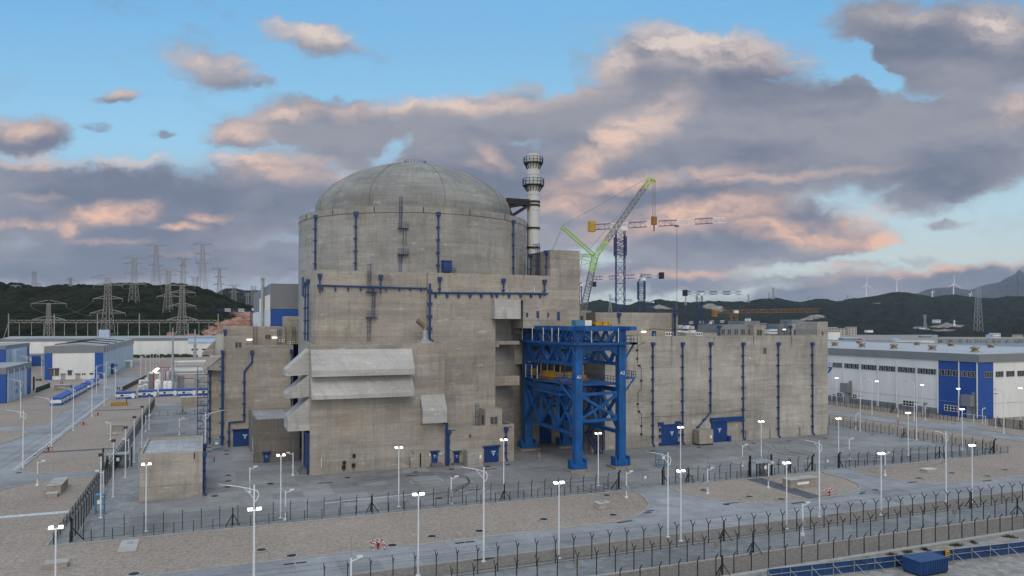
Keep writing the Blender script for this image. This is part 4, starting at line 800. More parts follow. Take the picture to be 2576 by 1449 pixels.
# ---- cube at the left
pu = thing('pump_house', 'isolated cube shaped concrete pump house with tiled flat roof', 'pump house', (-5.5, 147, 0))
mb = MB(); mb.box(-10.4, -.7, 138.5, 156.8, 0, 7.45); mb.box(-10.4, -.7, 138.5, 138.85, 7.45, 7.92); mb.box(-10.4, -.7, 156.45, 156.8, 7.45, 7.92); mb.box(-10.4, -10.05, 138.85, 156.45, 7.45, 7.92); mb.box(-1.05, -.7, 138.85, 156.45, 7.45, 7.92); mb.build('wall', M['conc'], pu)
mb = MB(); mb.box(-10.04, -1.06, 138.86, 156.44, 7.455, 7.5); mb.build('roof', M['roof'], pu)
pipe(pu, [(-.4, 139.3, 6.9), (-.4, 139.3, .6), (-.1, 139.0, .1)], .2, True, 1.5); pipe(pu, [(-.4, 149, 6.9), (-.4, 149, .2)], .2, True, 1.5)
mb = MB(); mb.path([(-10.9, 146, 6.0), (-10.9, 146, 1.2), (-10.5, 146, .6)], .5, 8); mb.path([(-11.2, 149, 7.4), (-11.2, 149, .3)], .4, 8); mb.build('side_pipe', M['galv'], pu)
mb = MB(); mb.bar((-2.0, 138.4, 7.6), (-2.0, 138.4, 6.6), .14); mb.build('roof_spout', M['black'], pu)
# ---- grey and blue hall behind
hg = thing('turbine_hall', 'grey and blue clad hall rising behind the left concrete block', 'hall', (30, 240, 0))
mb = MB(); mb.box(16, 60, 215, 300, 33.5, 40.5); mb.build('upper_cladding', M['grey_clad'], hg); mb = MB(); mb.box(16, 60, 215.1, 300, 0, 33.49); mb.build('lower_cladding', M['blue_clad'], hg)
mb = MB(); mb.box(15.9, 16.05, 216, 299, 20, 33.3); mb.build('side_cladding', M['white_clad'], hg)
for k in range(7): mb = MB(); y = 217.5+k*6.5; mb.bar((15.8, y, 33.3), (15.8, y, 37.5), .45); mb.build('light_strip', M['white'], hg)
mb = MB(); mb.bar((15.2, 235, 20), (15.2, 235, 43), .9, n=10); mb.box(14.6, 15.8, 234.2, 235.8, 42.6, 43.2); mb.build('flue', M['galv'], hg)
# ================================================================== BLUE HOIST GANTRY
gt = thing('gantry', 'tall bright blue steel equipment hoist gantry standing in front of the recess', 'gantry', (74.3, 148, 0))
COLS = {'A1': (68.5, 70.15, 134.0, 135.5), 'A2': (78.5, 80.15, 134.0, 135.5), 'D1': (69.0, 70.9, 160.7, 162.5), 'D2': (78.8, 80.6, 160.7, 162.5)}
for k, (x0, x1_, y0_, y1_) in COLS.items():
    mb = MB(); mb.box(x0, x1_, y0_, y1_, .5, 29.1); mb.box(x0-.3, x1_+.3, y0_-.25, y1_+.25, .42, 1.75)
    for xx in (x0-.75, x1_+.75):
        for yy in (y0_, (y0_+y1_)/2, y1_): mb.box(xx-.2, xx+.2, yy-.2, yy+.2, .42, 2.3); mb.box(min(xx, x0), max(xx, x1_), yy-.08, yy+.08, .42, 1.5)
    for z in (5.5, 10, 16, 21, 25): mb.box(x0-.03, x1_+.03, y0_-.03, y1_+.03, z, z+.12)
    c = mb.build('column', M['crane_blue'], gt)
    mb = MB(); mb.box(x0-1.5, x1_+1.6, y0_-1.2, y1_+1.2, .013, .41); mb.build('footing', M['rust'], gt)
    if k in ('A1', 'A2', 'D1'): tx('lettering', k, 1.0, M['signw'], c, ((x0+x1_)/2-(.0 if k != 'D1' else -.4), y0_-.045, {'A1': 18.6, 'A2': 19.2, 'D1': 20.6}[k]), (math.pi/2, 0, 0))
XA, XB, YA, YD = 69.3, 79.4, 134.8, 161.6
def ibeam(p, q, w_=.7, h=.9): return MB().bar(p, q, w_, h)
for x in (XA, XB):     # two long side trusses: hoist girder on top, deck truss below
    mb = MB()
    mb.bar((x, 132.6, 28.7), (x, 166.5, 28.7), 1.0, .95); mb.bar((x, 129.8, 28.75), (x, 139.5, 28.75), 1.5, .8); mb.bar((x, 157, 28.75), (x, 167.5, 28.75), 1.5, .8)
    mb.bar((x, YA, 25.1), (x, YD, 25.1), .7, .5); mb.bar((x, YA, 21.3), (x, YD, 21.3), .7, .7)
    for y0_, y1_ in ((159.9, 155.7), (151.8, 155.3), (153, 148.5), (144.5, 148), (144.8, 139.6), (136.6, 139.2)): mb.bar((x, y0_, 24.9), (x, y1_, 21.6), .75, .5)
    for y in (152.4, 144.2): mb.bar((x, y, 21.3), (x, y, 25), .5)
    for k in range(6): y = 160-k*4.2; mb.bar((x, y, 25.9), (x, y-2.0, 28.3), .45); mb.bar((x, y-2.0, 28.3), (x, y-4.0, 25.9), .4)
    mb.build('hoist_girder', M['crane_blue'], gt)
    mb = MB(); mb.bar((x, YA, 15.9), (x, YD, 15.9), .8, .9); mb.bar((x, YA, 7.2), (x, YD, 7.2), .8, .7)
    for k in range(3):
        ya = YD-.6-k*8.6; yb = ya-8.4; mb.bar((x, ya, 15.5), (x, yb, 7.5), .75, .5); mb.bar((x, ya, 7.5), (x, yb, 15.5), .6, .5)
        if k: mb.bar((x, ya+.1, 7.2), (x, ya+.1, 15.9), .55)
    mb.build('side_truss', M['crane_blue'], gt)
for y in (YA, YD):
    mb = MB(); mb.bar((XA, y-.2, 28.62), (XB, y-.2, 28.62), .9, .95); mb.bar((XA-2 if y == YA else XA, y+.4, 28.7), (81.7, y+.4, 28.7), .8, .9)
    mb.bar((XA, y, 24.75), (XB, y, 24.75), .9, 1.25)
    for s, xc in ((1, 70.15), (-1, 78.5)): mb.extr([(xc, 24.2), (xc+s*1.6, 24.2), (xc, 23.0)], 'y', y-.3, y+.3)
    for xa, xb in ((70.3, 72.8), (78.3, 75.8)): mb.bar((xa, y, 28.2), (xb, y, 25.9), .5)
    mb.build('front_beam', M['crane_blue'], gt)
    mb = MB(); mb.bar((XA, y, 15.3), (XB, y, 15.45), .6, .6); mb.bar((XA, y, 9.9), (XB, y, 10.0), .6, .6)
    mb.bar((70.2, y-.05, 14.9), (78.4, y-.05, 10.4), .55, .5); mb.bar((70.2, y+.05, 10.4), (78.4, y+.05, 14.9), .55, .5)
    for xc, zc, s in ((70.15, 15.0, 1), (78.5, 15.0, -1), (70.15, 10.2, 1), (78.5, 10.2, -1)): mb.box(xc, xc+s*.9, y-.2, y+.2, zc-.6, zc+.8)
    mb.build('portal_brace', M['crane_blue'], gt)
for y in (148, 154):
    mb = MB(); mb.bar((XA, y, 24.9), (XB, y, 24.9), .5); mb.bar((XA, y, 21.3), (XB, y, 21.3), .5)
    for xa, xb in ((70, 72.6), (72.6, 75), (75, 77), (77, 79.3)): mb.bar((xa, y, 24.6 if xa in (70, 75) else 21.5), (xb, y, 21.5 if xa in (70, 75) else 24.6), .55)
    mb.bar((74.3, y, 21.5), (74.3, y, 24.7), 1.0); mb.build('cross_frame', M['crane_blue'], gt)
mb = MB(); mb.box(68.2, 82.1, 132.6, 134.0, 25.4, 25.85); mb.box(67.3, 68.45, 132.6, 165, 25.4, 25.85); mb.box(80.3, 82.1, 132.6, 162, 25.4, 25.85)
for k in range(15): mb.box(68.3+k*.95, 68.36+k*.95, 132.5, 132.6, 25.35, 25.9)
for k in range(30): mb.box(67.2, 67.3, 133+k*1.07, 133.06+k*1.07, 25.35, 25.9)
for x in (82.0, 67.4):
    for y in (134, 140, 148, 156): s = 80.2 if x > 75 else 68.5; mb.bar((x, y, 25.4), (s, y, 22.8), .3)
mb.build('upper_walkway', M['crane_blue'], gt)
mb = MB(); rails(mb, [(67.3, 165, 25.85), (67.3, 132.7, 25.85), (82.1, 132.7, 25.85), (82.1, 162, 25.85)], 1.3, 1.5, .07); mb.build('railing', M['steelblue'], gt)
mb = MB(); mb.box(69, 80, 136.5, 161, 16.9, 17.25); mb.box(66.9, 69, 138, 152, 14.9, 15.2); mb.box(80.3, 82.2, 133.5, 137, 18.3, 18.6); mb.bar((82, 134, 18.2), (80.2, 134, 16), .25); mb.box(66.6, 68.5, 135.6, 140, 18.2, 18.6); mb.bar((66.8, 139, 18.2), (68.6, 136, 14.5), .3); mb.build('deck', M['crane_blue'], gt)
mb = MB(); rails(mb, [(68.9, 161, 17.25), (68.9, 150, 17.25)], 1.2, 1.3, .08); mb.build('railing', M['steelblue'], gt); mb = MB(); rails(mb, [(66.9, 152, 15.2), (66.9, 138, 15.2)], 1.2, 1.3, .08); mb.build('railing', M['steelblue'], gt); mb = MB(); rails(mb, [(80.2, 160, 17.25), (80.2, 138, 17.25)], 1.2, 1.3, .08); mb.build('railing', M['steelblue'], gt); mb = MB(); rails(mb, [(80.3, 133.5, 18.6), (82.2, 133.5, 18.6), (82.2, 137, 18.6)], 1.2, 1.0, .07); mb.build('railing', M['steelblue'], gt); mb = MB(); rails(mb, [(66.6, 140, 18.6), (66.6, 135.6, 18.6), (68.4, 135.6, 18.6)], 1.2, 1.0, .08); mb.build('railing', M['steelblue'], gt)
for (x, y) in ((67.3, 158.6), (67.3, 152.9), (67.3, 147), (67.3, 142.6), (67.3, 139.4), (71.4, 132.7), (77.6, 132.7), ): mb = MB(); mb.bar((x, y, 25.9), (x, y, 28.8), .14, n=6); mb.build('lamp_pole', M['white'], gt)
for (x, y) in ((68.9, 160.3), (68.9, 156.8), (68.9, 153.7)): mb = MB(); mb.bar((x, y, 17.2), (x, y, 20.2), .16, n=6); mb.build('lamp_pole', M['white'], gt)
mb = MB(); mb.box(80.9, 80.98, 135.6, 136.6, 21.9, 25); 
mb = MB()
for s in (0, .7): mb.bar((80.6, 134.4+s, 19), (80.6, 134.4+s, 25.4), .1)
for k in range(16): mb.bar((80.6, 134.4, 19.1+k*.4), (80.6, 135.1, 19.1+k*.4), .06)
mb.build('access_ladder', M['steelblue'], gt); mb = MB()
for s in (0, .8): mb.bar((67.8, 137.0+s, 18.5), (67.8, 137.0+s, 25.4), .1)
for k in range(17): mb.bar((67.8, 137, 18.6+k*.4), (67.8, 137.8, 18.6+k*.4), .06)
mb.build('access_ladder', M['steelblue'], gt)
mb = MB()
for k in range(4):   # stair beside the rear right leg
    z0 = .1+k*4.0; sgn = 1 if k % 2 == 0 else -1; y0_ = 150 if sgn > 0 else 155
    for x in (82.0, 83.1): mb.bar((x, y0_, z0), (x, y0_+sgn*5, z0+4.0), .14, .35); mb.bar((x, y0_, z0+1.1), (x, y0_+sgn*5, z0+5.1), .07)
    for i in range(11): mb.box(82.0, 83.1, y0_+sgn*(i*.45), y0_+sgn*(i*.45+.3), z0+i*.36, z0+i*.36+.05)
    mb.box(81.7, 83.4, y0_+sgn*5-.1, y0_+sgn*6.3, z0+3.9, z0+4.05)
for x in (81.8, 83.3):
    for y in (149.5, 156): mb.bar((x, y, .02), (x, y, 17), .22)
mb.build('stair', M['steelblue'], gt)
mb = MB(); mb.box(74.0, 79, 158, 160.6, 17.3, 24.4); mb.box(70.8, 74, 159.8, 160.4, 17.3, 21.2); mb.build('machinery_panel', M['steelblue'], gt)
tr = thing('hoist_trolley', 'yellow lifting trolley with striped guard resting on the gantry deck', 'hoist trolley', (72, 150, 17.3))
mb = MB(); mb.box(70.2, 76.5, 144.6, 155.5, 17.9, 18.4); mb.box(70.6, 76, 145.5, 154.5, 18.4, 19.0)
for y in (155, 151.5, 148, 145): 
    for x in (70.4, 76): mb.bar((x, y, 18.4), (x, y, 20.6), .2)
mb.build('frame', M['yellow'], tr)
mb = MB(); mb.box(70.0, 76.8, 144, 156, 17.27, 17.9); mb.build('bogie', M['orange'], tr)
m, t, b = newmat('hazard_stripes'); g = t.node('ShaderNodeNewGeometry'); x, y, z = t.xyz(g.outputs['Position'])
t.l.new(t.mix(t.m('GREATER_THAN', t.m('PINGPONG', t.m('ADD', t.m('ADD', x, y), z), .35), .175), (.6, .33, .02, 1), (.015, .015, .015, 1)), b.inputs['Base Color']); M['hazard'] = m
mb = MB(); mb.box(69.8, 70.0, 155.9, 160.2, 17.7, 19.3); mb.build('guard_panel', M['hazard'], tr)
mb = MB(); mb.box(72, 75, 148, 151, 19.0, 21.6); mb.box(73, 74, 149, 150, 21.6, 24); mb.build('winch', M['black'], tr)
cbn = thing('control_cabin', 'white and pale blue control cabin on top of the gantry', 'cabin', (70.5, 140, 29.2))
q = Wb(x3(1010, 0), 142); q2 = Wb(x3(1300, 65), 142); mb = MB(); zc = Wb(cb(840, 246), 142)[1]; mb.box(q[0]+.0, q[0]+2.2, 142, 144, 29.25, zc); mb.build('side_box', M['lightblue'], cbn); mb = MB(); mb.box(q[0]+2.25, q2[0], 142, 144.5, 29.25, zc); mb.build('cabin_body', M['white'], cbn)
hw = thing('hoist_winch', 'ochre yellow hoist machinery on top of the gantry beside the white cabin', 'hoist', (77, 143, 29.2))
mb = MB(); q = Wb(x3(1375, 0), 142); q2 = Wb(x3(1640, 60), 142); mb.box(q[0], q[0]+1.6, 142, 145, 29.25, zc-.3); mb.box(q[0]+1.8, q[0]+3.0, 142, 145, 29.25, zc-.3); mb.box(q[0]+3.1, q2[0], 142, 145, 29.25, zc-.35); mb.build('drum_housing', M['yellow'], hw); mb = MB(); mb.box(q[0]-.5, q2[0]+.4, 142.3, 144.7, 29.2, 29.5); mb.cyl((q[0]+1.7, 143.5), .35, 29.5, zc-.4); mb.build('bed_frame', M['black'], hw)

# ================================================================== FENCES
def post_mesh(kind, h, w_=.085):
    mb = MB(); mb.bar((0, 0, 0), (0, 0, h), w_*1.15)
    if kind == 'Y': mb.bar((0, 0, h-.02), (0, -.52, h+.62), w_); mb.bar((0, 0, h-.02), (0, .52, h+.62), w_)
    if kind == 'L': mb.bar((0, 0, h-.02), (.0, -.42, h+.5), w_)
    return mb.mesh('post_'+kind, M['dark'])
def brace_mesh(h):
    mb = MB()
    for dx, dy in ((-1.0, -.5), (1.0, -.5), (0, 1.1)): mb.bar((0, 0, h*.66), (dx, dy, 0), .1)
    mb.bar((0, 0, 0), (0, 0, h+.1), .17); return mb.mesh('brace', M['dark'])
PM = {'Y': post_mesh('Y', 2.62, .08), 'L': post_mesh('L', 2.5, .08), 'S': post_mesh('S', 1.62, .075), 'LL': post_mesh('L', 2.9, .10)}; BM = brace_mesh(2.5)
def fence(label, p, q, step, kind, h, mesh='mesh', phase=0.0, braces=(), rot=0.0, coil=False, group=None):
    p, q = Vector((p[0], p[1], 0)), Vector((q[0], q[1], 0)); f = thing('fence', label, 'fence', p, group); d = (q-p); L = d.length; d.normalize()
    n = int((L-phase)/step)+1
    for i in range(n): inst(PM[kind], 'post', f, p+d*(phase+i*step)+Vector((0, 0, .02)), rot)
    for s in braces: inst(BM, 'brace', f, p+d*s+Vector((0, 0, .02)), math.atan2(d.y, d.x))
    nv = Vector((-d.y, d.x, 0))*.012
    mb = MB(); mb.bar(p+Vector((0, 0, h/2+.05)), q+Vector((0, 0, h/2+.05)), .014, h-.06); mb.build('mesh_panel', M[mesh], f)
    mb = MB(); mb.bar(p+Vector((0, 0, h)), q+Vector((0, 0, h)), .018); mb.bar(p+Vector((0, 0, .12)), q+Vector((0, 0, .12)), .018); mb.build('rail_wire', M['dark'], f)
    if coil:
        mb = MB(); k = int(L/.16); r_ = .33; pts = [p+d*(i*.16)+Vector((0, 0, h+.45))+nv.normalized()*(r_*math.cos(i*.62))+Vector((0, 0, r_*math.sin(i*.62))) for i in range(k)]
        for a, b_ in zip(pts, pts[1:]): mb.bar(a, b_, .009, n=3)
        mb.build('razor_wire', M['wire'], f)
    return f
x0 = G(g4(92,1280)).x; stY = 2.557
fence('outer fence of forked black Y posts and razor coil along the perimeter road', (x0-14*stY, 84.0), (x0+34*stY, 84.0), stY, 'Y', 2.6, coil=True, braces=[14*stY+7*stY, 14*stY+26.15*stY])
x0 = G(g4(143,1432)).x
fence('outer fence of forked black Y posts along the middle of the patrol path', (x0-8*stY, 78.0), (x0+32*stY, 78.0), stY, 'Y', 2.6, coil=True, braces=[8*stY+8*stY, 8*stY+28*stY])
x0 = G(g5(22,1348)).x
fence('outer fence of single bent black posts nearest the camera above the kerb wall', (x0-10*2.58, 72.1), (x0+18*2.58, 72.1), 2.58, 'L', 2.5, braces=[25.8-4.65*2.58*1.0+.0])
x0 = G(r4(125,1362)).x; stI = 2.49
fence('inner fence of bent black posts in front of the fuel building', (x0-20*stI, 117.4), (68.3, 117.4), stI, 'L', 2.5, braces=[G(r4(1150,1265)).x-(x0-20*stI), G(g6(835,600)).x-(x0-20*stI), G(c2(1680,1108)).x-(x0-20*stI)])
x0 = G(r4(160,1393)).x; stS = 2.56
fence('low fence of straight black stakes beside the gravel, left of the white double gate', (x0-20*stS, 115.9), (68.6, 115.9), stS, 'S', 1.6)
fence('short stretch of inner bent post fence between white gate and turnstile', (78.4, 117.4), (98.0, 117.4), 2.5, 'L', 2.5, braces=[5.4]); fence('low stake fence between the white gate and the turnstile hut', (78.4, 115.9), (98.3, 115.9), 2.56, 'S', 1.6)
fence('inner bent post fence between turnstile hut and second gate', (102.6, 117.4), (113.2, 117.4), 2.5, 'L', 2.5, braces=[5.5]); fence('low stake fence between turnstile hut and second gate', (102.8, 115.9), (113.4, 115.9), 2.56, 'S', 1.6)
fence('inner bent post fence right of the second gate up to the yard corner', (121.2, 117.4), (167.6, 117.4), 2.52, 'L', 2.5, braces=[29.0]); fence('low stake fence right of the second gate along the gravel', (121.2, 115.9), (170.4, 115.9), 2.6, 'S', 1.6)
fence('inner fence running back along the right side of the yard', (168.0, 117.6), (168.6, 232), 2.6, 'L', 2.5, 'mesh', rot=R(90), braces=[24, 52]); fence('low stake fence along the right side of the yard', (170.6, 116.0), (171.0, 232), 2.6, 'S', 1.6)
fence('dense black fence running back along the left side of the yard', (-17.0, 117.6), (-17.2, 292), 2.6, 'LL', 2.9, 'mesh_far', rot=R(-90)); fence('low stake fence on the outer left side of the yard', (-19.0, 116.0), (-19.0, 176), 2.6, 'S', 1.6, 'mesh_far')
fence('back fence with low mesh across the yard behind the left blocks', (-16.8, 262), (0, 262), 2.6, 'S', 1.6, braces=[9.5]); fence('bent post fence in front of the right warehouse', (211.3, 158.5), (211.6, 250), 2.6, 'L', 2.5, rot=R(90), braces=[11, 24]); 
fence('bent post fence right of the warehouse gate', (211.8, 149.6), (212.2, 100), 2.4, 'L', 2.5, 'mesh_far', rot=R(90), braces=[3, 9]); fence('low stake fence before the right warehouse', (209.6, 158.5), (209.8, 250), 2.6, 'S', 1.6)
# thick gate posts with coils of wire
for i, (x, y, lab) in enumerate(((68.6, 117.2, 'left of the white gate'), (77.9, 117.2, 'right of the white gate'), (113.6, 117.2, 'left of the second gate'), (120.6, 117.2, 'right of the second gate'), (167.9, 117.4, 'at the right yard corner'), (-17.0, 116.8, 'at the left yard corner'))):
    g_ = thing('gate_post', 'thick black fence post with diagonal strut ' + lab, 'fence post', (x, y, .01), 'braced corner posts of the inner fence')
    mb = MB(); mb.bar((x, y, .01), (x, y, 2.8), .28); mb.bar((x, y, 2.75), (x, y-.5, 3.4), .22); mb.build('shaft', M['dark'], g_)
    mb = MB(); s = -1 if i in (0, 2, 4) else 1; mb.bar((x, y, 2.0), (x+s*1.5, y+.2, .02), .14); mb.build('strut', M['dark'], g_)
def gate(label, x0, x1_, y, h, bars=True):
    g_ = thing('gate', label, 'gate', ((x0+x1_)/2, y, 0)); xm = (x0+x1_)/2
    for a, b_ in ((x0, xm-.05), (xm+.05, x1_)):
        mb = MB()
        for p, q in (((a, y, .15), (b_, y, .15)), ((a, y, h), (b_, y, h)), ((a+.05, y, .1), (a+.05, y, h)), ((b_-.05, y, .1), (b_-.05, y, h)), ((a, y, h*.5), (b_, y, h*.5))): mb.bar(p, q, .1)
        if bars:
            n = int((b_-a)/.17)
            for i in range(n): mb.bar((a+.08+i*(b_-a-.16)/(n-1), y, .2), (a+.08+i*(b_-a-.16)/(n-1), y, h), .05)
        else: mb.bar((a, y, h/2), (b_, y, h/2), .02, h-.3) if False else None
        lf = mb.build('leaf', M['galv'], g_)
        if not bars: mb = MB(); mb.box(a+.1, b_-.1, y-.01, y+.01, .2, h-.05); mb.build('mesh_panel', M['mesh'], lf)
        mb = MB(); mb.bar((a+.05 if a == x0 else b_-.05, y, h), (a+.05 if a == x0 else b_-.05, y, h+.9), .07); mb.build('spike', M['galv'], lf)
    mb = MB(); mb.box(xm+.4, xm+.85, y-.08, y-.055, h*.55, h*.72); mb.build('sign', M['signw'], g_)
    return g_
gate('white barred double gate in the inner fence near the gantry', 70.0, 77.3, 117.4, 2.6); gate('white mesh double gate in the inner fence at the right', 114.2, 120.2, 117.4, 2.6, False); gate('mesh double gate to the warehouse yard', 0, 0.01, 0, .02) if False else None
g_ = thing('gate', 'mesh double gate before the blue bay of the right warehouse', 'gate', (211.5, 154, 0)); mb = MB()
for a, b_ in ((150.4, 154), (154.1, 157.8)):
    for p, q in (((211.5, a, .15), (211.5, b_, .15)), ((211.5, a, 2.6), (211.5, b_, 2.6)), ((211.5, a, .1), (211.5, a, 2.6)), ((211.5, b_, .1), (211.5, b_, 2.6))): mb.bar(p, q, .1)
    mb.build('leaf', M['pole'], g_); mb = MB(); mb.box(211.49, 211.51, a+.1, b_-.1, .2, 2.5); mb.build('mesh_panel', M['mesh'], g_); mb = MB()
def turnstile(label, x, y, s=1.0, rot=0):
    g_ = thing('turnstile', label, 'turnstile', (x, y, 0)); mb = MB(); mb.box(x-2.3, x+2.3, y-1.3, y+1.5, 2.75, 2.95); mb.build('canopy', M['galv'], g_)
    for sx in (-1.9, 1.9):
        for sy in (-1.0, 1.2): mb = MB(); mb.bar((x+sx, y+sy, .02), (x+sx, y+sy, 2.75), .14); mb.build('post', M['dark'], g_)
    mb = MB()
    for k in range(9):
        z = .4+k*.26
        for a in (0, 60, 120): mb.bar((x-.2-.75*math.cos(R(a)), y-.75*math.sin(R(a)), z), (x-.2+.75*math.cos(R(a)), y+.75*math.sin(R(a)), z), .06)
    mb.bar((x-.2, y, .02), (x-.2, y, 2.75), .16); mb.build('rotor', M['dark'], g_)
    mb = MB()
    for a in range(-60, 70, 12): mb.bar((x+.9*math.sin(R(a))+.6, y-.9*math.cos(R(a)), .02), (x+.9*math.sin(R(a))+.6, y-.9*math.cos(R(a)), 2.6), .06)
    mb.build('cage', M['dark'], g_); mb = MB(); mb.box(x-.1, x+.45, y-1.15, y-1.05, 1.5, 2.2); mb.build('sign', M['signw'], g_)
    mb = MB(); mb.bar((x-2.6, y, .02), (x-2.6, y, 4.1), .3); mb.bar((x+2.6, y, .02), (x+2.6, y, 4.1), .26)
    pts = [(x-2.6+5.2*i/40, y+.35*math.cos(i*1.1), 3.45+.4*math.sin(i*1.1)) for i in range(41)]
    for p, q in zip(pts, pts[1:]): mb.bar(p, q, .03)
    mb.build('wire_frame', M['dark'], g_); return g_
turnstile('black full height turnstile hut under flat canopy in the inner fence', 100.3, 116.9); turnstile('turnstile hut under white canopy beside the cube pump house', -17.0, 172.5)

# ================================================================== LAMPS, POLES
def plabel(o, s): o['label'] = s; return o
def twin(lit=True, n=2):
    r = thing('floodlight_post', 'x', 'lamp post', (0, 0, 0)); mb = MB(); mb.lathe([(0, .02), (.32, .02), (.32, .08), (.105, .1), (.07, 9.45), (0, 9.45)], (0, 0), 10); mb.build('pole', M['pole'], r, True)
    mb = MB(); mb.box(-.68, .68, -.06, .06, 9.42, 9.52); mb.build('crossbar', M['pole'], r)
    for s in ((-.42, .42) if n == 2 else (-.6, -.3, .3, .6)):
        mb = MB(); w_ = .18 if n == 2 else .10
        mb.add([(s-w_, -.22, 9.53), (s+w_, -.22, 9.53), (s+w_, .22, 9.64), (s-w_, .22, 9.64), (s-w_, -.24, 9.61), (s+w_, -.24, 9.61), (s+w_, .20, 9.72), (s-w_, .20, 9.72)], [(3,2,1,0), (4,5,6,7), (0,1,5,4), (1,2,6,5), (2,3,7,6), (3,0,4,7)])
        h = mb.build('lamp_head', M['lamp'] if lit else M['lampoff'], r)
    return r
P1 = twin(True); P0 = twin(False); P4 = twin(True, 4); used = {}
GRP = {id(P1): 'lit floodlight posts round the plant', id(P0): 'unlit floodlight posts', id(P4): 'posts with four small floodlights'}
def put(proto, loc, label, rot=0.0, grp=None):
    if proto.name not in used: used[proto.name] = 1; o = proto; o.location = loc; o.rotation_euler = (0, 0, rot); o['label'] = label; o['group'] = grp; return o
    return dup(proto, loc, rot, label, grp)
LT = [((138.5,1572),'lit twin floodlight post in the gravel at the lower left corner',1),((1267,1246),'lit twin floodlight post in front of the annex double door',1),((1003,1275),'lit twin floodlight post in front of the middle of the hooded wall',1),
 ((706,1303.5),'lit twin floodlight post left of the hooded building corner',1),((367,1337),'lit twin floodlight post in front of the cube pump house',1),((1505,1222),'lit twin floodlight post between the gantry front legs',1),((1712,1200),'lit twin floodlight post in the yard before the large double door',1),
 ((1713,1361),'lit twin floodlight post in grey gravel below the large double door',1),((1915,1178),'lit twin floodlight post in the yard before the right drainpipes',1),((1979,1331),'lit twin floodlight post beyond the concrete bench block',1),((2217,1296),'lit twin floodlight post at the second gate road',1),
 ((2446,1266),'lit twin floodlight post far right beside the perimeter road',1),((2110,1167),'lit twin floodlight post just right of the long concrete wall',1),((2285,1146),'lit twin floodlight post inside the right yard corner',1),((2421,1132),'lit twin floodlight post before the warehouse blue bay',1),
 ((2206,1029),'lit twin floodlight post against the white warehouse wall',1),((2320,1041.6),'bright twin floodlight post near the middle of the white warehouse',1),((2411,1056),'bright twin floodlight post against the warehouse blue wall',1),((2567,1054),'lit floodlight post before the white end wall of the warehouse',1),((2105,1017),'lit floodlight post under the blue side balcony',1),
 ((2164,1084),'unlit black headed floodlight post beside the right fence',0),((2306,1107),'unlit black headed floodlight post at the right fence middle',0),((2505,1075),'unlit black headed floodlight post by the warehouse gate',0),
 ((639,1503.7),'four lamp floodlight post in front gravel left of the fuel building',4),((1052,1448),'four lamp floodlight post in front gravel below the fuel building',4),((1406,1405),'four lamp floodlight post in front gravel below the gantry',4)]
for p, lab, k in LT: put({1: P1, 0: P0, 4: P4}[k], G(p), lab, R(-22)*.0, {1: 'lit floodlight posts round the plant', 0: 'unlit floodlight posts', 4: 'posts with four small floodlights'}[k])
# single headed white posts with a dark box along the left fence
def boxpost():
    r = thing('floodlight_post', 'x', 'lamp post', (0, 0, 0)); mb = MB(); mb.lathe([(0, .02), (.3, .02), (.3, .08), (.11, .1), (.075, 9.4), (0, 9.4)], (0, 0), 10); mb.build('pole', M['pole'], r, True)
    mb = MB(); mb.box(-.35, .35, -.2, .3, 9.4, 9.85); mb.build('lamp_head', M['lampoff'], r); return r
PB = boxpost()
for i, p in enumerate((c2(725,1030), c2(815,880), c2(903,740), c2(966,630), c2(1023,520), c2(1075,395))): put(PB, G(p), ['nearest', 'second nearest', 'third nearest', 'fourth nearest', 'fifth nearest', 'farthest'][i] + ' white post with dark box lamp along the left yard fence', 0, 'box lamp posts along the left fence')
def street():
    r = thing('street_lamp', 'x', 'street lamp', (0, 0, 0)); mb = MB(); mb.lathe([(0, .02), (.3, .02), (.3, .07), (.125, .1), (.08, 11.8), (0, 11.8)], (0, 0), 10); mb.build('pole', M['pole'], r, True)
    mb = MB(); pts = [(0, 0, 9.9), (.35, 0, 10.2), (.5, 0, 10.7), (.35, 0, 11.1), (0, 0, 11.25), (-1.0, 0, 11.6), (-3.0, 0, 12.05)]
    for p, q in zip(pts, pts[1:]): mb.bar(p, q, .1, n=6)
    mb.bar((0, 0, 10.3), (-1.1, 0, 11.62), .08, n=6); mb.build('arm', M['pole'], r); mb = MB(); mb.bar((-2.9, 0, 12.0), (-3.75, 0, 12.18), .32, .14); mb.build('lamp_head', M['galv'], r); return r
SL = street()
ST = [(c2(165,672),0,'at the left road junction nearest the camera'),(c2(371,517),0,'beside the near end of the blue cabin row'),(c2(527,403),0,'second along the left road verge'),(c2(662,298),0,'third along the left road verge'),(x1(1597,930),180,'right of the far end of the blue cabin row'),(x1(1725,1120),0,'fourth along the left road verge'),(x1(1908,1000),0,'beside the cabin nearest the striped barrier'),
 (x1(340,1325),0,'on the gravel island left of the road'),(x1(445,690),0,'lit, in front of the far left office block'),(x1(495,680),0,'right of the far left office block'),(x1(690,640),180,'left of the white workshop'),(x1(1385,740),0,'in front of the white workshop front'),(x1(1757,825),180,'at the workshop corner'),
 (g6(1605,938),0,'on the perimeter road below the annex'),(g4(603,1103),0,'on the perimeter road below the gantry'),(g4(1945,925),0,'on the perimeter road right of the concrete bench block'),(g5(1403,735),0,'on the perimeter road below the right yard fence'),((638,1487.7),0,'on the perimeter road below the cube pump house'),(c2(1478,695),180,'beside the right wall of the cube pump house'),
 (r8(712,1078),0,'left one in front of the warehouse'),(r8(1218,1148),0,'middle one in front of the warehouse'),(r8(2292,1305),0,'right one in front of the warehouse end wall')]
for p, a, lab in ST: put(SL, G(p), 'white single arm street lamp ' + lab, R(a), 'single arm street lamps')
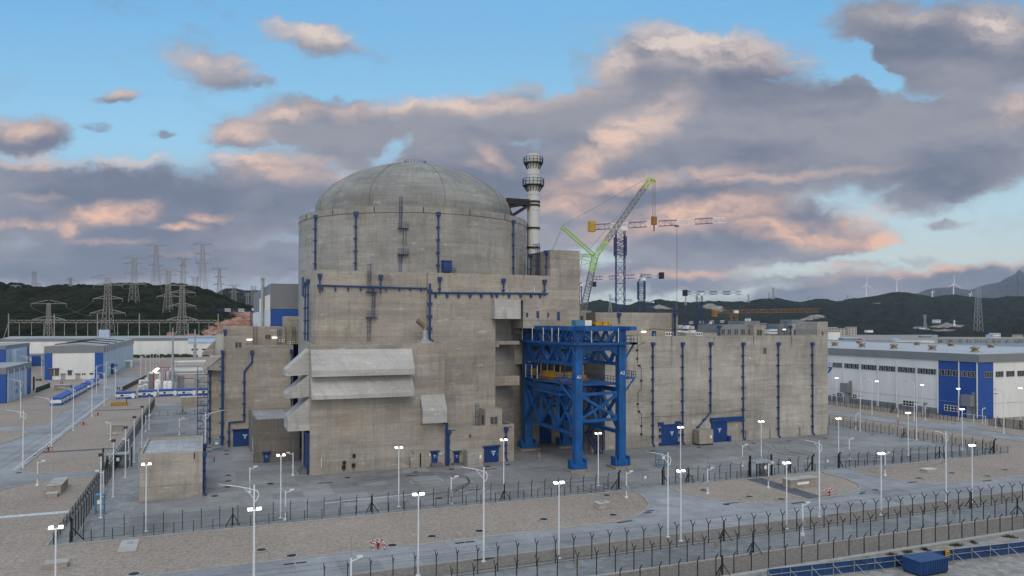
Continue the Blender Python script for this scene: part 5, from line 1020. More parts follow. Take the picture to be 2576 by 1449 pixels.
for i, (x, yb) in enumerate(((635, 680), (740, 600), (835, 550), (893, 500), (960, 440), (1025, 385))): put(SL, G(x2(x, yb)), ORD[i] + ' street lamp in the far row left of the pipe racks', R(180), 'single arm street lamps')
def campost(h):
    r = thing('camera_post', 'x', 'camera post', (0, 0, 0)); mb = MB(); mb.lathe([(0, .02), (.28, .02), (.28, .3), (.10, .32), (.09, h), (0, h)], (0, 0), 10); mb.build('pole', M['pole'], r, True)
    mb = MB(); mb.bar((0, 0, h-.35), (.95, 0, h-.1), .09); mb.build('arm', M['pole'], r); mb = MB(); mb.box(.6, 1.25, -.12, .12, h-.05, h+.16); mb.build('camera', M['pole'], r)
    mb = MB(); mb.box(-.24, .24, -.3, -.12, h*.3, h*.3+.8); mb.build('junction_box', M['galv'], r); mb = MB(); mb.bar((0, 0, h), (0, 0, h+2.4), .035); mb.build('antenna', M['wire'], r); return r
CP = campost(4.5)
CS = [(g6(243,655),'before the fence left of the fuel building'),(g6(295,348),'at the foot of the side hoods'),(g6(1382,545),'by the white painted yard rectangle'),(g4(235,760),'at the left end of the white gate'),(g4(955,725),'in gravel right of the white gate'),(g4(1263,480),'behind the turnstile hut'),(g4(1493,670),'beside the dark paved path'),(g4(1797,1090),'on the patrol path among the Y posts'),
 (g5(473,330),'right of the second gate'),(g5(818,490),'in gravel at the second gate road'),(c2(797,470),'in gravel left of the turnstile canopy'),(c2(270,800),'beside the long concrete box at left'),(c2(743,880),'at the pale blue lift by the left fence'),(c2(927,610),'by the left fence behind the turnstile'),(c2(1050,410),'far along the left fence'),(c2(1800,850),'right of the cube pump house'),(c2(1293,435),'behind the cube pump house roof'),
 ((883,1509),'at the bottom edge on the perimeter road'),(r8(517,1255),'inside the right fence near the wall'),(r8(1023,1100),'on the verge of the right road'),(r8(1350,1140),'on the verge near the warehouse'),(r8(2035,1180),'at the warehouse gate')]
for i, (p, lab) in enumerate(CS): put(CP, G(p), 'short white camera post with thin antenna ' + lab, R([0, 180][i in (1, 10, 12, 13)]), 'short camera posts')
# ================================================================== GROUND FURNITURE
def ordl(i, n): return ORD[i] if i < 20 else ORD[i-20]+' from the other end'
MH = MB(); MH.mat(0).lathe([(.62, .02), (.85, .02), (.85, .13), (.62, .13)], (0, 0), 20); MH.mat(1).cyl((0, 0), .6, .02, .09, 20)
mhm = MH.mesh('manhole_cover', [M['kerb'], M['black']]); M2 = MB(); M2.cyl((0, 0), .55, .02, .045, 20); mhy = M2.mesh('manhole_cover', M['black'])
def flat(name, me, loc, lab, cat, grp, rot=0): o = bpy.data.objects.new(name, me); COL.objects.link(o); o.location = loc; o.rotation_euler = (0, 0, rot); return tag(o, lab, cat, grp)
rows = [('in the long front gravel strip', [g6(78,863), g6(285,903), g6(977,832), g6(1250,770), g6(1575,733), g6(2018,652), g6(2494,622), g6(2450,487), c2(966,1440)], mhm),
 ('in the gravel island right of the white gate', [g4(1323,750), g4(1607,773), g4(915,693)], mhm), ('in the gravel below the right yard corner', [g5(1147,515), g5(1458,465), g5(1803,495), g5(1975,435)], mhm),
 ('flush in the yard paving before the fuel building', [g6(137,404), g6(670,362), g6(1138,324), g6(1383,305), g6(1300,503), g6(1632,286), g6(1770,274)], mhy), ('in the yard right of the cube', [c2(1548,873), c2(1640,808), c2(1645,765), c2(1645,723), c2(1630,545), c2(1632,571), c2(1508,522), c2(1508,553), c2(1950,785)], mhy),
 ('in the yard before the right wall', [g4(462,343), g4(875,312), g4(1360,275), g4(1675,253), g4(1580,460)], mhy), ('on the perimeter road', [g4(1117,815), g5(722,625), c2(135,705), c2(260,580), c2(420,462)], mhy), ('beside the right fence', [r8(715,1315), r8(1690,1187), r8(300,1255), r8(150,1360)], mhy)]
for w_, pts, me in rows:
    pts = sorted(pts, key=lambda p: p[0])
    for i, p in enumerate(pts): flat('manhole_cover', me, G(p), 'manhole cover ' + w_ + ', ' + ORD[i] + ' from left', 'manhole cover', 'manhole covers')
GR = MB(); GR.box(-1.35, -.1, -.22, .22, .02, .05); GR2 = MB(); GR.box(.1, 1.35, -.22, .22, .02, .05) if False else None
gme = MB().box(-.62, .62, -.2, .2, .02, .05).mesh('drain_grate', M['black'])
pairs = [(g6(310,952), 0), (g6(1475,808), 0), (g4(218,970), 8), (g4(435,882), 40), (g4(1192,802), -3), (g4(1755,803), 4), (g5(1090,550), 0), (g5(600,652), 35), (g5(1795,537), 2), (g6(1605,923), 0), (g6(518,398), 0), (g6(1115,348), 0), (g6(685,526), 0), (g6(1545,444), 0), (g4(475,1103), 0), (g5(325,860), 0), (g5(1225,745), 0), (g6(1650,304), 0)]
k = 0
for p, a in sorted(pairs, key=lambda q: q[0][0]):
    c_ = G(p); side = 'far' if c_.y > 110 else ('near verge' if c_.y < 92 else 'road edge')
    for s in (-.72, .72): flat('drain_grate', gme, c_+Vector((s*math.cos(R(a)), s*math.sin(R(a)), .012)), 'dark slotted road drain, ' + ('left' if s < 0 else 'right') + ' grate of the ' + ORD[k] + ' pair from the left', 'drain grate', 'drain grates'); 
    k += 1
m, t, b = newmat('red_white_bands'); g = t.node('ShaderNodeNewGeometry'); x, y, z = t.xyz(g.outputs['Position'])
t.l.new(t.mix(t.m('GREATER_THAN', t.m('PINGPONG', t.m('ADD', t.m('ADD', x, t.m('MULTIPLY', y, .7)), z), .28), .14), (.6, .6, .58, 1), (.33, .02, .03, 1)), b.inputs['Base Color']); M['bands'] = m
def hydrant(loc, lab):
    r = thing('hydrant_guard', lab, 'hydrant guard', loc, 'red and white hydrant guards'); x, y = loc[0], loc[1]; mb = MB()
    c = [(x-.75, y-.6), (x+.75, y-.6), (x+.75, y+.6), (x-.75, y+.6)]
    for i in range(4): mb.bar((*c[i], .02), (*c[i], 1.15), .13, n=8); mb.bar((*c[i], 1.12), (*c[(i+1) % 4], 1.12), .13, n=8)
    mb.build('guard_rail', M['bands'], r); mb = MB(); mb.lathe([(0, .02), (.16, .02), (.16, .75), (.24, .8), (.2, .98), (0, 1.05)], (x, y), 10); mb.bar((x-.3, y, .6), (x+.3, y, .6), .16, n=8); mb.build('hydrant', M['red'], r)
for p, lab in ((g6(880,855), 'in the front gravel beside the perimeter road'), (g5(277,685), 'by the dark paved path at the right'), (c2(348,550), 'nearest the left road junction'), (c2(602,362), 'second along the left road'), (c2(705,293), 'farthest along the left road'), (r8(1027,1185), 'between the right fences')): hydrant(G(p), 'red and white hydrant guard frame ' + lab)
def cbox(lab, x0, x1_, y0_, y1_, h, lid=True, name='concrete_box', cat='concrete box', ex=None):
    r = thing(name, lab, cat, ((x0+x1_)/2, (y0_+y1_)/2, 0)); mb = MB(); mb.box(x0, x1_, y0_, y1_, .01, h); mb.build('body', M['conc'], r)
    if lid: mb = MB(); mb.box(x0-.1, x1_+.1, y0_-.1, y1_+.1, h+.002, h+.13); mb.build('lid', M['conc_hood'], r)
    if ex: ex(r)
    return r
p0, p1 = G(g4(1688,675)), G(g4(1945,650)); cbox('long low concrete bench block with white panel in gravel', p0.x, p0.x+6.6, p0.y, p0.y+2.0, 1.45, ex=lambda r: MB().box(p0.x+1.6, p0.x+4.3, p0.y-.04, p0.y, .55, 1.0).build('panel', M['signw'], r))
p = G(c2(360,845)); cbox('long two part concrete box in the left gravel', -25.5, -23.4, 149.6, 156.6, 1.5); cbox('small square concrete box before the long box', -25.2, -23.6, 147.2, 148.6, .6)
p = G(g4(40,852)); cbox('small concrete pedestal in gravel below the gantry', p.x-1, p.x+1, p.y, p.y+1.4, .8, ex=lambda r: MB().cyl((p.x, p.y+.7), .5, .94, 1.05).build('cap', M['galv'], r)); 
q5 = G(g5(1268,455)); cbox('low stepped concrete slab in the right gravel', q5.x-1.4, q5.x+1.4, q5.y, q5.y+1.6, .5)
q6 = G(c2(400,1395)); cbox('concrete pad at the foot of the lower left lamp', q6.x-1.2, q6.x+1.2, q6.y, q6.y+1.5, .55); q7 = G(c2(845,403)); cbox('concrete box left of the turnstile canopy', q7.x-1.3, q7.x+1.3, q7.y, q7.y+1.6, 1.5); q8 = G(c2(812,435)); cbox('flat concrete cover beside the left turnstile', q8.x-1.2, q8.x+1.2, q8.y-.5, q8.y+.5, .4)
q9 = G(c2(1378,250)); cbox('square concrete hut behind the back fence', q9.x-3.4, q9.x+3.4, q9.y+8, q9.y+13, 3.4); sl_ = thing('concrete_slab', 'pale concrete slab set in the lower left gravel', 'slab', (-9.5, 112, 0)); mb = MB(); mb.box(-10.7, -8.5, 109, 114.7, .01, .1); mb.build('slab', M['conc_hood'], sl_); mb = MB(); mb.box(-9.9, -9.2, 112.4, 113.6, .102, .14); mb.build('hatch', M['galv'], sl_)
def lift(lab, p, w_=1.1, h=3.0, mat='lightblue'):
    r = thing('scaffold_tower', lab, 'scaffold tower', p, 'pale blue wheeled access towers'); mb = MB(); x, y = p.x, p.y
    for sx in (-w_, w_):
        for sy in (-.6, .6): mb.bar((x+sx, y+sy, .02), (x+sx, y+sy, h), .12)
    for z in (.3, h*.5, h-.05):
        for sy in (-.6, .6): mb.bar((x-w_, y+sy, z), (x+w_, y+sy, z), .1)
        for sx in (-w_, w_): mb.bar((x+sx, y-.6, z), (x+sx, y+.6, z), .1)
    mb.build('frame', M[mat], r); mb = MB(); mb.box(x-w_, x+w_, y-.6, y+.6, h*.5-.04, h*.5+.04); mb.box(x-w_, x+w_, y-.6, y+.6, h-.06, h+.06); mb.build('shelf', M[mat], r); mb = MB(); mb.box(x-.3, x+.3, y-.68, y-.62, h*.55, h*.75); mb.build('sign', M['signw'], r)
lift('pale blue lattice access tower behind the white gate', G(g4(548,480))); lift('pale blue lattice tower at the wide left block door', G(r7(603,1270)), .8, 2.6); lift('pale blue box stand at the left fence corner', G(c2(720,1000)), .6, 3.0)
def sensor(lab, p):
    r = thing('detector_post', lab, 'detector post', p, 'short detector posts'); mb = MB(); mb.bar((p.x, p.y, .02), (p.x, p.y, 1.7), .12); mb.box(p.x-.35, p.x+.35, p.y-.35, p.y+.35, .02, .08); mb.build('post', M['galv'], r); mb = MB(); mb.box(p.x-.22, p.x+.22, p.y-.22, p.y+.22, .55, 1.25); mb.build('housing', M['rust'], r)
sensor('rust toned detector post on the patrol path, middle of the picture', G(g4(1035,1228))); sensor('rust toned detector post on the patrol path at the right', G(g5(1483,890))); sensor('rust toned detector post among near Y posts below the gantry', G(g6(2240,990)))
sensor('small pale post standing in the yard before the gantry', G(x4(345,1130))); sensor('small pale post standing between the gantry legs', G(x4(1305,1030)))
# ================================================================== BLUE HOARDING IN THE LOWER RIGHT CORNER
hd = thing('hoarding', 'low blue sheet hoarding with pipe rail in the lower right corner', 'hoarding', (85, 66, 0))
xa, xb = 60.0, 112.0; yy = lambda x: 68.2-(x-67.4)*.096
for i in range(26): x0 = xa+i*2; mb = MB(); mb.bar((x0, yy(x0), .75), (x0+1.94, yy(x0+1.94), .75), .05, 1.4); mb.build('panel', M['blue'], hd)
mb = MB()
for i in range(18): x0 = xa+i*3; mb.bar((x0, yy(x0)-.15, .02), (x0, yy(x0)-.15, 1.7), .09, n=6); mb.bar((x0, yy(x0)-.15, 1.2), (x0+.6, yy(x0)-1.5, .02), .07, n=6)
mb.bar((xa, yy(xa)-.2, 1.55), (xb, yy(xb)-.2, 1.55), .08, n=6); mb.bar((xa, yy(xa)-.2, .9), (xb, yy(xb)-.2, .9), .08, n=6); mb.build('pipe_rail', M['galv'], hd)
for k in range(8): x0 = 68+k*4.6; mb = MB(); pts = [(x0+i*.46, yy(x0+i*.46)-.26, 1.5-.9*math.sin(math.pi*i/10)) for i in range(11)]; [mb.bar(a, c_, .05, n=5) for a, c_ in zip(pts, pts[1:])]; mb.build('cable', M['black'], hd)
q = G(g5(1442,1330)); ys_ = thing('warning_sign', 'yellow warning sign hanging on the blue hoarding', 'sign', (q.x, yy(q.x)-.35, .4)); mb = MB(); mb.box(q.x-.35, q.x+.35, yy(q.x)-.38, yy(q.x)-.34, .5, 1.75); mb.build('plate', M['yellow'], ys_); mb = MB(); [mb.box(q.x-.24, q.x+.24, yy(q.x)-.4, yy(q.x)-.385, z, z+.1) for z in (.7, .95, 1.2)]; mb.build('lettering', M['ink'], ys_)
q = G(g5(1285,1440)); bb = thing('blue_crate', 'closed blue steel box standing before the hoarding', 'steel box', (q.x, q.y, .02)); mb = MB(); mb.box(q.x-2.3, q.x+2.3, q.y-.1, q.y+2.4, .25, 1.75)
for k in range(12): mb.box(q.x-2.3+k*.4, q.x-2.2+k*.4, q.y-.17, q.y-.1, .25, 1.7)
mb.build('body', M['blue'], bb); mb = MB(); mb.box(q.x-2.4, q.x+2.4, q.y-.2, q.y+2.5, 1.752, 1.85); mb.build('lid', M['blue'], bb); mb = MB(); mb.box(q.x-2.2, q.x+2.2, q.y, q.y+2.3, .03, .25); mb.build('skid', M['black'], bb)
# tufts at the kerb wall
TB = MB(); random.seed(5)
for i in range(150):
    a, r_ = random.uniform(0, 6.28), random.uniform(0, .6); x, y = r_*math.cos(a), r_*math.sin(a)*.6; h = random.uniform(.15, .5); dx_ = random.uniform(-.2, .2)
    TB.add([(x-.03, y, .02), (x+.03, y, .02), (x+dx_, y+random.uniform(-.15, .15), h)], [(0, 1, 2)])
M['tuft'] = plain('dry_weeds', (.07, .065, .03), .9, var=.5); tme = TB.mesh('weed_tuft', M['tuft'])
for i, p in enumerate(sorted([g5(1035,1225), g5(655,1290), g5(890,1255), g5(2015,1080), g5(105,1380), g4(1870,1390), g5(1660,1130), g5(360,1335), g5(1200,1200), g5(1500,1160)], key=lambda p: p[0])): o = flat('weed_tuft', tme, G(p), ORD[i] + ' dry weed tuft from the left below the kerb wall', 'weeds', 'dry weed tufts', i*1.3); o.scale = (1.6, 1.4, .9)
# ================================================================== WAREHOUSE AT THE RIGHT
wh = thing('warehouse', 'large white warehouse with blue corner bay and grey fascia at the right', 'warehouse', (260, 200, 0))
WX, WY, WB, WE = 222.0, 160.0, 330, 330
m, t, b = newmat('warehouse_roof'); g = t.node('ShaderNodeNewGeometry'); P = g.outputs['Position']; x, y, z = t.xyz(P)
fx_ = t.m('PINGPONG', x, 1.9); fy_ = t.m('PINGPONG', y, 2.4); dot = t.m('MULTIPLY', t.m('LESS_THAN', fx_, .42), t.m('LESS_THAN', fy_, .55))
t.l.new(t.mix(dot, t.mix(t.rng(t.noise(P, .1, 5), .3, .7), (.33, .345, .355, 1), (.42, .43, .44, 1)), (.16, .17, .19, 1)), b.inputs['Base Color']); b.inputs['Roughness'].default_value = .6; M['whroof'] = m
y174 = Wa(r8(1508, 450), WX)[0]
mb = MB(); mb.box(WX, WE, y174, WB, .5, 17.7); mb.mat(1).box(WX-.03, WE, y174, WB, 0, 2.0); mb.build('side_wall', [M['white_clad'], M['grey_clad']], wh)
xq = Wb(r8(2165, 440), WY)[0]
mb = MB(); mb.box(WX, xq, WY, y174-.01, 0, 17.7); mb.build('blue_bay', M['blue_clad'], wh); mb = MB(); mb.box(xq+.01, WE, WY, y174-.01, 0, 17.7); mb.build('end_wall', M['white_clad'], wh)
mb = MB(); mb.box(WX-.5, WE, WY-.5, WB, 17.71, 20.2); mb.build('fascia', M['fascia'], wh)
mb = MB(); mb.add([(WX-.2, WY-.2, 20.22), (WX-.2, WB, 20.22), (262, WB, 20.85), (262, WY-.2, 20.85), (306, WB, 20.21), (306, WY-.2, 20.21)], [(0, 1, 2, 3), (3, 2, 4, 5), (0, 3, 5), (1, 4, 2)]); mb.build('roof', M['whroof'], wh)
for x, y in ((267,248),(592,262),(975,278),(1435,295),(1945,317),(1250,245),(1655,258),(2135,275),(553,222)):
    q = G(r8(x, y), 20.6); mb = MB(); mb.lathe([(0, 20.2), (1.4, 20.4), (.9, 21.3), (.9, 21.5), (1.5, 21.6), (1.3, 22.1), (0, 22.3)], (q.x, q.y), 14); mb.build('roof_vent', M['bronze'], wh)
def strip_window(par, x0, x1_, ytop, ybot, n, wa=True, fr=True, name='window'):
    yA, zt = Wa(r8(x0, ytop), WX-.05) if wa else Wb(r8(x0, ytop), WY-.05); yB, zb = Wa(r8(x1_, ybot), WX-.05) if wa else Wb(r8(x1_, ybot), WY-.05)
    f = MB(); gl = MB(); a0, a1 = min(yA, yB), max(yA, yB)
    bx = (lambda m_, u0, u1, z0, z1, d: m_.box(WX-d, WX, u0, u1, z0, z1)) if wa else (lambda m_, u0, u1, z0, z1, d: m_.box(u0, u1, WY-d, WY, z0, z1))
    for i in range(n+1): u = a0+(a1-a0)*i/n; bx(f, u-.07, u+.07, zb, zt, .14)
    bx(f, a0, a1, zt, zt+.15, .14); bx(f, a0, a1, zb-.15, zb, .14); o = f.build(name, M['white'] if not fr else M['galv'], par); bx(gl, a0, a1, zb, zt, .05); gl.build('pane', M['glass'], o)
zt_, zb_ = 14.65, 13.0
for x0, x1_ in ((247,355),(385,556),(586,767),(798,993),(1024,1228),(1262,1480),(1518,1748),(1785,1965)):
    yA = Wa(r8(x0, 500), WX)[0]; yB = Wa(r8(x1_, 500), WX)[0]; f = MB(); n = 7
    for i in range(n+1): u = yB+(yA-yB)*i/n; f.box(WX-.14, WX, u-.06, u+.06, zb_, zt_)
    for i in range(0, n, 2): f.bar((WX-.1, yB+(yA-yB)*i/n, zb_), (WX-.1, yB+(yA-yB)*(i+1)/n, zt_), .1)
    f.box(WX-.14, WX, yB, yA, zt_, zt_+.12); f.box(WX-.14, WX, yB, yA, zb_-.12, zb_); o = f.build('window', M['galv'], wh); gl = MB(); gl.box(WX-.05, WX, yB, yA, zb_, zt_); gl.build('pane', M['glass'], o)
for x0, x1_ in ((2058,2158),(2192,2283),(2318,2415),(2452,2560)):
    a0 = Wb(r8(x0, 580), WY)[0]; a1 = Wb(r8(x1_, 580), WY)[0]; f = MB()
    for i in range(6): u = a0+(a1-a0)*i/5; f.box(u-.05, u+.05, WY-.14, WY, zb_, zt_)
    f.box(a0, a1, WY-.14, WY, zt_, zt_+.1); f.box(a0, a1, WY-.14, WY, zb_-.1, zb_); o = f.build('window', M['galv'], wh); gl = MB(); gl.box(a0, a1, WY-.05, WY, zb_, zt_); gl.build('pane', M['glass'], o)
for x0, x1_, yt, yb in ((243,273,820,848),(290,355,808,855),(483,533,826,878),(1028,1062,915,942),(1085,1228,898,962),(1582,1735,955,1020)):
    yA, zt = Wa(r8(x0, yt), WX); yB, zb = Wa(r8(x0, yb), WX); yB = Wa(r8(x1_, yb), WX)[0]; f = MB(); n = max(2, int((yA-yB)/1.0))
    for i in range(n+1): u = yB+(yA-yB)*i/n; f.box(WX-.14, WX, u-.07, u+.07, zb, zt)
    for z in (zb, (zb+zt)/2, zt): f.box(WX-.13, WX, yB-.07, yA+.07, z-.07, z+.07)
    o = f.build('window', M['white'], wh); gl = MB(); gl.box(WX-.05, WX, yB, yA, zb, zt); gl.build('pane', M['glass'], o)
for x in (236, 378, 577, 790, 1010, 1250, 1502, 1757, 1975): yA = Wa(r8(x, 600), WX)[0]; mb = MB(); mb.bar((WX-.15, yA, .3), (WX-.15, yA, 17.7), .28); mb.build('downpipe', M['pole'], wh)
for x0, x1_, yt, yb in ((357,470,735,820),(1803,1955,885,990)):
    yA = Wa(r8(x0, yt), WX-1.2)[0]; yB, zt = Wa(r8(x1_, yt), WX-.02); yA2 = Wa(r8(x0+20, yt), WX)[0]; mb = MB(); mb.box(WX-2.2, WX-.01, yB+.2, yA2-.2, 3.9, 7.4); mb.box(WX-.4, WX-.01, yB, yB+1.0, 0, 8.3); mb.build('entrance_box', M['fascia'], wh); mb = MB(); mb.box(WX-.2, WX-.01, yB+1.2, yA2-.8, .05, 3.85); mb.build('door', M['galv'], wh)
yA, zt = Wa(r8(1325, 925), WX); yB = Wa(r8(1380, 925), WX)[0]; mb = MB(); mb.box(WX-.1, WX, yB, yA, .1, zt); mb.build('door', M['galv'], wh)
mb = MB(); mb.box(WX-.06, WX, WY, WB, 4.6, 4.7); mb.build('drip_edge', M['galv'], wh); mb = MB(); mb.box(xq, WE, WY-.06, WY, 4.6, 4.7); mb.build('drip_edge', M['galv'], wh)

# ================================================================== LEFT SIDE BUILDINGS
ws = thing('workshop', 'long white workshop with blue corners and grey fascia at the left', 'workshop', (-64, 500, 0))
mb = MB(); mb.box(-76.8, -50.5, 442, 612, 0, 13.6); mb.build('side_wall', M['pale_clad'], ws); mb = MB(); mb.box(-73.4, -54.4, 441.9, 441.99, 0, 13.6); mb.build('front_wall', M['white_clad'], ws)
for a0, a1 in ((-76.85, -73.42), (-54.38, -50.45)): mb = MB(); mb.box(a0, a1, 441.85, 442.0 if a0 < -60 else 441.99, 0, 13.6); mb.build('blue_corner', M['blue_clad'], ws)
mb = MB(); mb.box(-77.1, -50.2, 441.7, 612.3, 13.61, 17.1); mb.build('fascia', M['fascia'], ws)
mb = MB(); mb.add([(-76.9, 442, 17.12), (-50.4, 442, 17.12), (-50.4, 612, 17.12), (-76.9, 612, 17.12), (-63.5, 442, 18.3), (-63.5, 612, 18.3)], [(0, 4, 5, 3), (4, 1, 2, 5), (0, 1, 4), (3, 5, 2)]); mb.build('roof', M['roof'], ws)
for y in (470, 505, 545): mb = MB(); mb.bar((-76.9, y, 17.4), (-63.5, y, 18.7), .5, .5); mb.bar((-63.5, y, 18.7), (-50.4, y, 17.4), .5, .5); mb.build('roof_ridge', M['black'], ws)
for x0, x1_, yt, yb, mt in ((820,890,520,635,'louver'),(905,975,515,632,'louver'),(1122,1190,550,625,'louver'),(1010,1080,605,695,'galv'),(1250,1322,602,690,'galv'),(1605,1645,610,680,'galv')):
    a0, z1 = Wb(x1(x0, yt), 441.8); a1, z0 = Wb(x1(x1_, yb), 441.8); mb = MB(); mb.mat(0).box(a0, a1, 441.7, 441.88, max(z0, .05), z1); mb.mat(1).box(a0-.3, a1+.3, 441.1, 441.88, z1, z1+.3); mb.build('shutter_door', [M[mt], M['fascia']], ws)
for x0, x1_, yt, yb in ((1358,1418,595,618),(1485,1548,590,614)): a0, z1 = Wb(x1(x0, yt), 441.8); a1, z0 = Wb(x1(x1_, yb), 441.8); mb = MB(); mb.box(a0, a1, 441.8, 441.89, z0, z1); mb.build('window', M['glass'], ws)
for y in range(450, 612, 9): mb = MB(); mb.bar((-50.1, y, .2), (-50.1, y, 16.9), .22); mb.build('downpipe', M['pole'], ws)
b0, z1 = Wa(x1(1850, 430), -50.5); mb = MB(); mb.box(-50.4, -49.6, b0-3, b0+3, .05, z1); mb.box(-50.4, -47.5, b0-4, b0+4, z1-1.2, z1-.8); mb.build('blue_door', M['door'], ws)
b0, z1 = Wa(x1(2060, 380), -50.5); mb = MB(); mb.box(-50.4, -46, b0-5, b0+5, 0, z1); mb.build('porch', M['white'], ws); mb = MB(); mb.box(-49.6, -46.6, b0-5.1, b0-5, .1, 3.8); mb.build('door', M['galv'], ws)
hl = thing('long_hall', 'very long low white hall closing the view at the foot of the wooded hill', 'hall', (-60, 720, 0))
mb = MB(); mb.box(-150, 14, 690, 760, 0, 13.9); mb.build('wall', M['white_clad'], hl); mb = MB(); mb.box(-150.3, -15.6, 689.6, 700, 13.91, 16.1); mb.build('fascia', M['fascia'], hl)
mb = MB(); mb.add([(-150, 690, 16.12), (14, 690, 16.12), (14, 725, 17.4), (-150, 725, 17.4)], [(0, 1, 2, 3)]); mb.build('roof', M['roof'], hl); mb = MB(); mb.box(-15.5, 14.5, 689, 700, 12.0, 13.2); mb.box(-15.5, 14.5, 689.4, 706, 13.2, 15.7); mb.build('low_roof', M['sign'], hl)
mb = MB(); mb.box(-83.5, -75.8, 700, 708, 16.2, 22.9); mb.build('roof_room', M['pale_clad'], hl)
for x0, x1_, yt, yb in ((1790,1848,1040,1055),(1790,1848,1097,1113),(1890,1960,1097,1110),(1890,1945,1040,1053),(1578,1606,1090,1105),(1645,1665,1090,1120)):
    a0, z1 = Wb(c1(x0, yt), 689.9); a1, z0 = Wb(c1(x1_, yb), 689.9); mb = MB(); mb.box(a0, a1, 689.7, 689.95, max(.1, z0), z1); mb.build('window', M['glass'] if x0 != 1645 else M['door'], hl)
hd_ = MB(); random.seed(9)
for i in range(260): x = random.uniform(-57, -12); hd_.ball((x, 684+random.uniform(-1.2, 1.2), random.uniform(.5, 2.2)), random.uniform(.5, 1.1), 5, 3)
tag(hd_.build('hedge', M['green'], org=(-35, 684, 0)), 'clipped dark hedge along the foot of the long hall', 'hedge')
def office(lab, cx0, cx1, by, bdep, h, par='office_block', cat='office block', seed=0, win=True, fasc=2.2):
    o = thing(par, lab, cat, ((cx0+cx1)/2, by, 0)); mb = MB(); mb.box(cx0, cx1, by, by+bdep, 0, h-fasc); mb.build('wall', M['white_clad'], o)
    mb = MB(); mb.box(cx1+.01, cx1+.12, by+2, by+bdep-2, 0, h-fasc-.01); mb.build('side_wall', M['pale_clad'], o); mb = MB(); mb.box(cx1-5, cx1+.14, by-.12, by+2-.01, 0, h-fasc-.01); mb.build('blue_corner', M['blue_clad'], o); mb = MB(); mb.box(cx1-.5, cx1+.16, by+bdep-7, by+bdep+.1, 0, h-fasc-.01); mb.build('blue_corner', M['blue_clad'], o)
    mb = MB(); mb.box(cx0, cx1+.3, by-.3, by+bdep+.3, h-fasc+.005, h); mb.build('fascia', M['fascia'], o); mb = MB(); mb.box(cx0+.4, cx1-.1, by+.1, by+bdep-.1, h+.005, h+.03); mb.build('roof', M['roof'], o)
    if win:
        for z in ([3, 7, 11] if h > 13 else [2.2, 5]):
            for i in range(3): w_ = MB(); xx = cx1-9-i*7; w_.box(xx, xx+3.5, by-.14, by-.02, z, z+1.6); w_.build('window', M['glass'], o)
            for i in range(4): w_ = MB(); yy_ = by+bdep*.3+i*4; w_.box(cx1+.13, cx1+.2, yy_, yy_+1.3, z, z+1.6); w_.build('window', M['glass'], o)
    return o
cA = G(x1(480, 500)); hA = hgt(x1(480, 500), x1(480, 85)); cB = G(x1(85, 1090)); hB = hgt(x1(85, 1090), x1(85, 500)); cC = G(x1(668, 475)); hC = hgt(x1(668, 475), x1(668, 280))
oA = office('tall white and blue office block with three floors at the far left', cA.x-55, cA.x, cA.y-62, 62, hA); mb = MB(); mb.box(cA.x, cA.x+3, cA.y-50, cA.y-32, 0, hA-3); mb.build('stair_bay', M['pale_clad'], oA)
oB = office('near left office block cut off by the picture edge', cB.x-40, cB.x, cB.y, 42, hB, fasc=2.4); [MB().bar((cB.x+.4, cB.y+2+i*9, .1), (cB.x+.4, cB.y+2+i*9, hB-1), .3).build('downpipe', M['pole'], oB) for i in range(4)]
oC = office('small white block between office and workshop', cC.x-34, cC.x, cC.y-.1, 22, hC, fasc=1.2)
cbx = cA.x-52
mb = MB(); mb.box(cA.x-60, cA.x-44, cA.y-40, cA.y-25, hA+.03, hA+5); mb.build('roof_room', M['white_clad'], oA)
# blue and white site cabins
def cabin(loc, L, Wd, lab, rot=0.0, grp='blue and white site cabins', seed=None):
    r = thing('site_cabin', lab, 'cabin', loc, grp); ox, oy = 0, 0
    mb = MB(); mb.box(-L/2, L/2, 0, Wd, .02, .85); mb.build('base_band', M['blue'], r, org=(0,0,0)); return r
proto_cab = thing('site_cabin', 'x', 'cabin', (0, 0, 0)); CL, CW = 6.6, 3.2
mb = MB(); mb.box(0, CL, 0, CW, .02, .9); mb.build('base_band', M['blue_clad'], proto_cab); mb = MB(); mb.box(.02, CL-.02, .02, CW-.02, .901, 2.0); mb.build('wall', M['white_clad'], proto_cab); mb = MB(); mb.box(-.05, CL+.05, -.05, CW+.05, 2.001, 2.65); mb.add([(-.05, -.05, 2.66), (CL+.05, -.05, 2.66), (CL+.05, CW/2, 2.95), (-.05, CW/2, 2.95), (CL+.05, CW+.05, 2.66), (-.05, CW+.05, 2.66)], [(0, 1, 2, 3), (3, 2, 4, 5)]); mb.build('roof', M['blue_clad'], proto_cab)
mb = MB(); mb.box(5.4, 6.4, -.06, .02, .25, 2.2); mb.build('door', M['white'], proto_cab); mb = MB(); mb.box(1.6, 2.6, -.05, .02, 1.1, 1.75); mb.build('window', M['glass'], proto_cab); mb = MB(); mb.box(3.0, 4.8, -.05, .02, 1.25, 1.45); mb.build('lettering', M['galv'], proto_cab)
for i, p in enumerate((x2(120, 1128), x2(583, 1090), x2(1010, 1068), x2(1408, 1060), x2(1818, 1045))):
    put(proto_cab, G(p), 'blue and white site cabin, ' + ORD[i] + ' from the left in the row before the pipe racks', 0, 'cabins before the pipe racks')
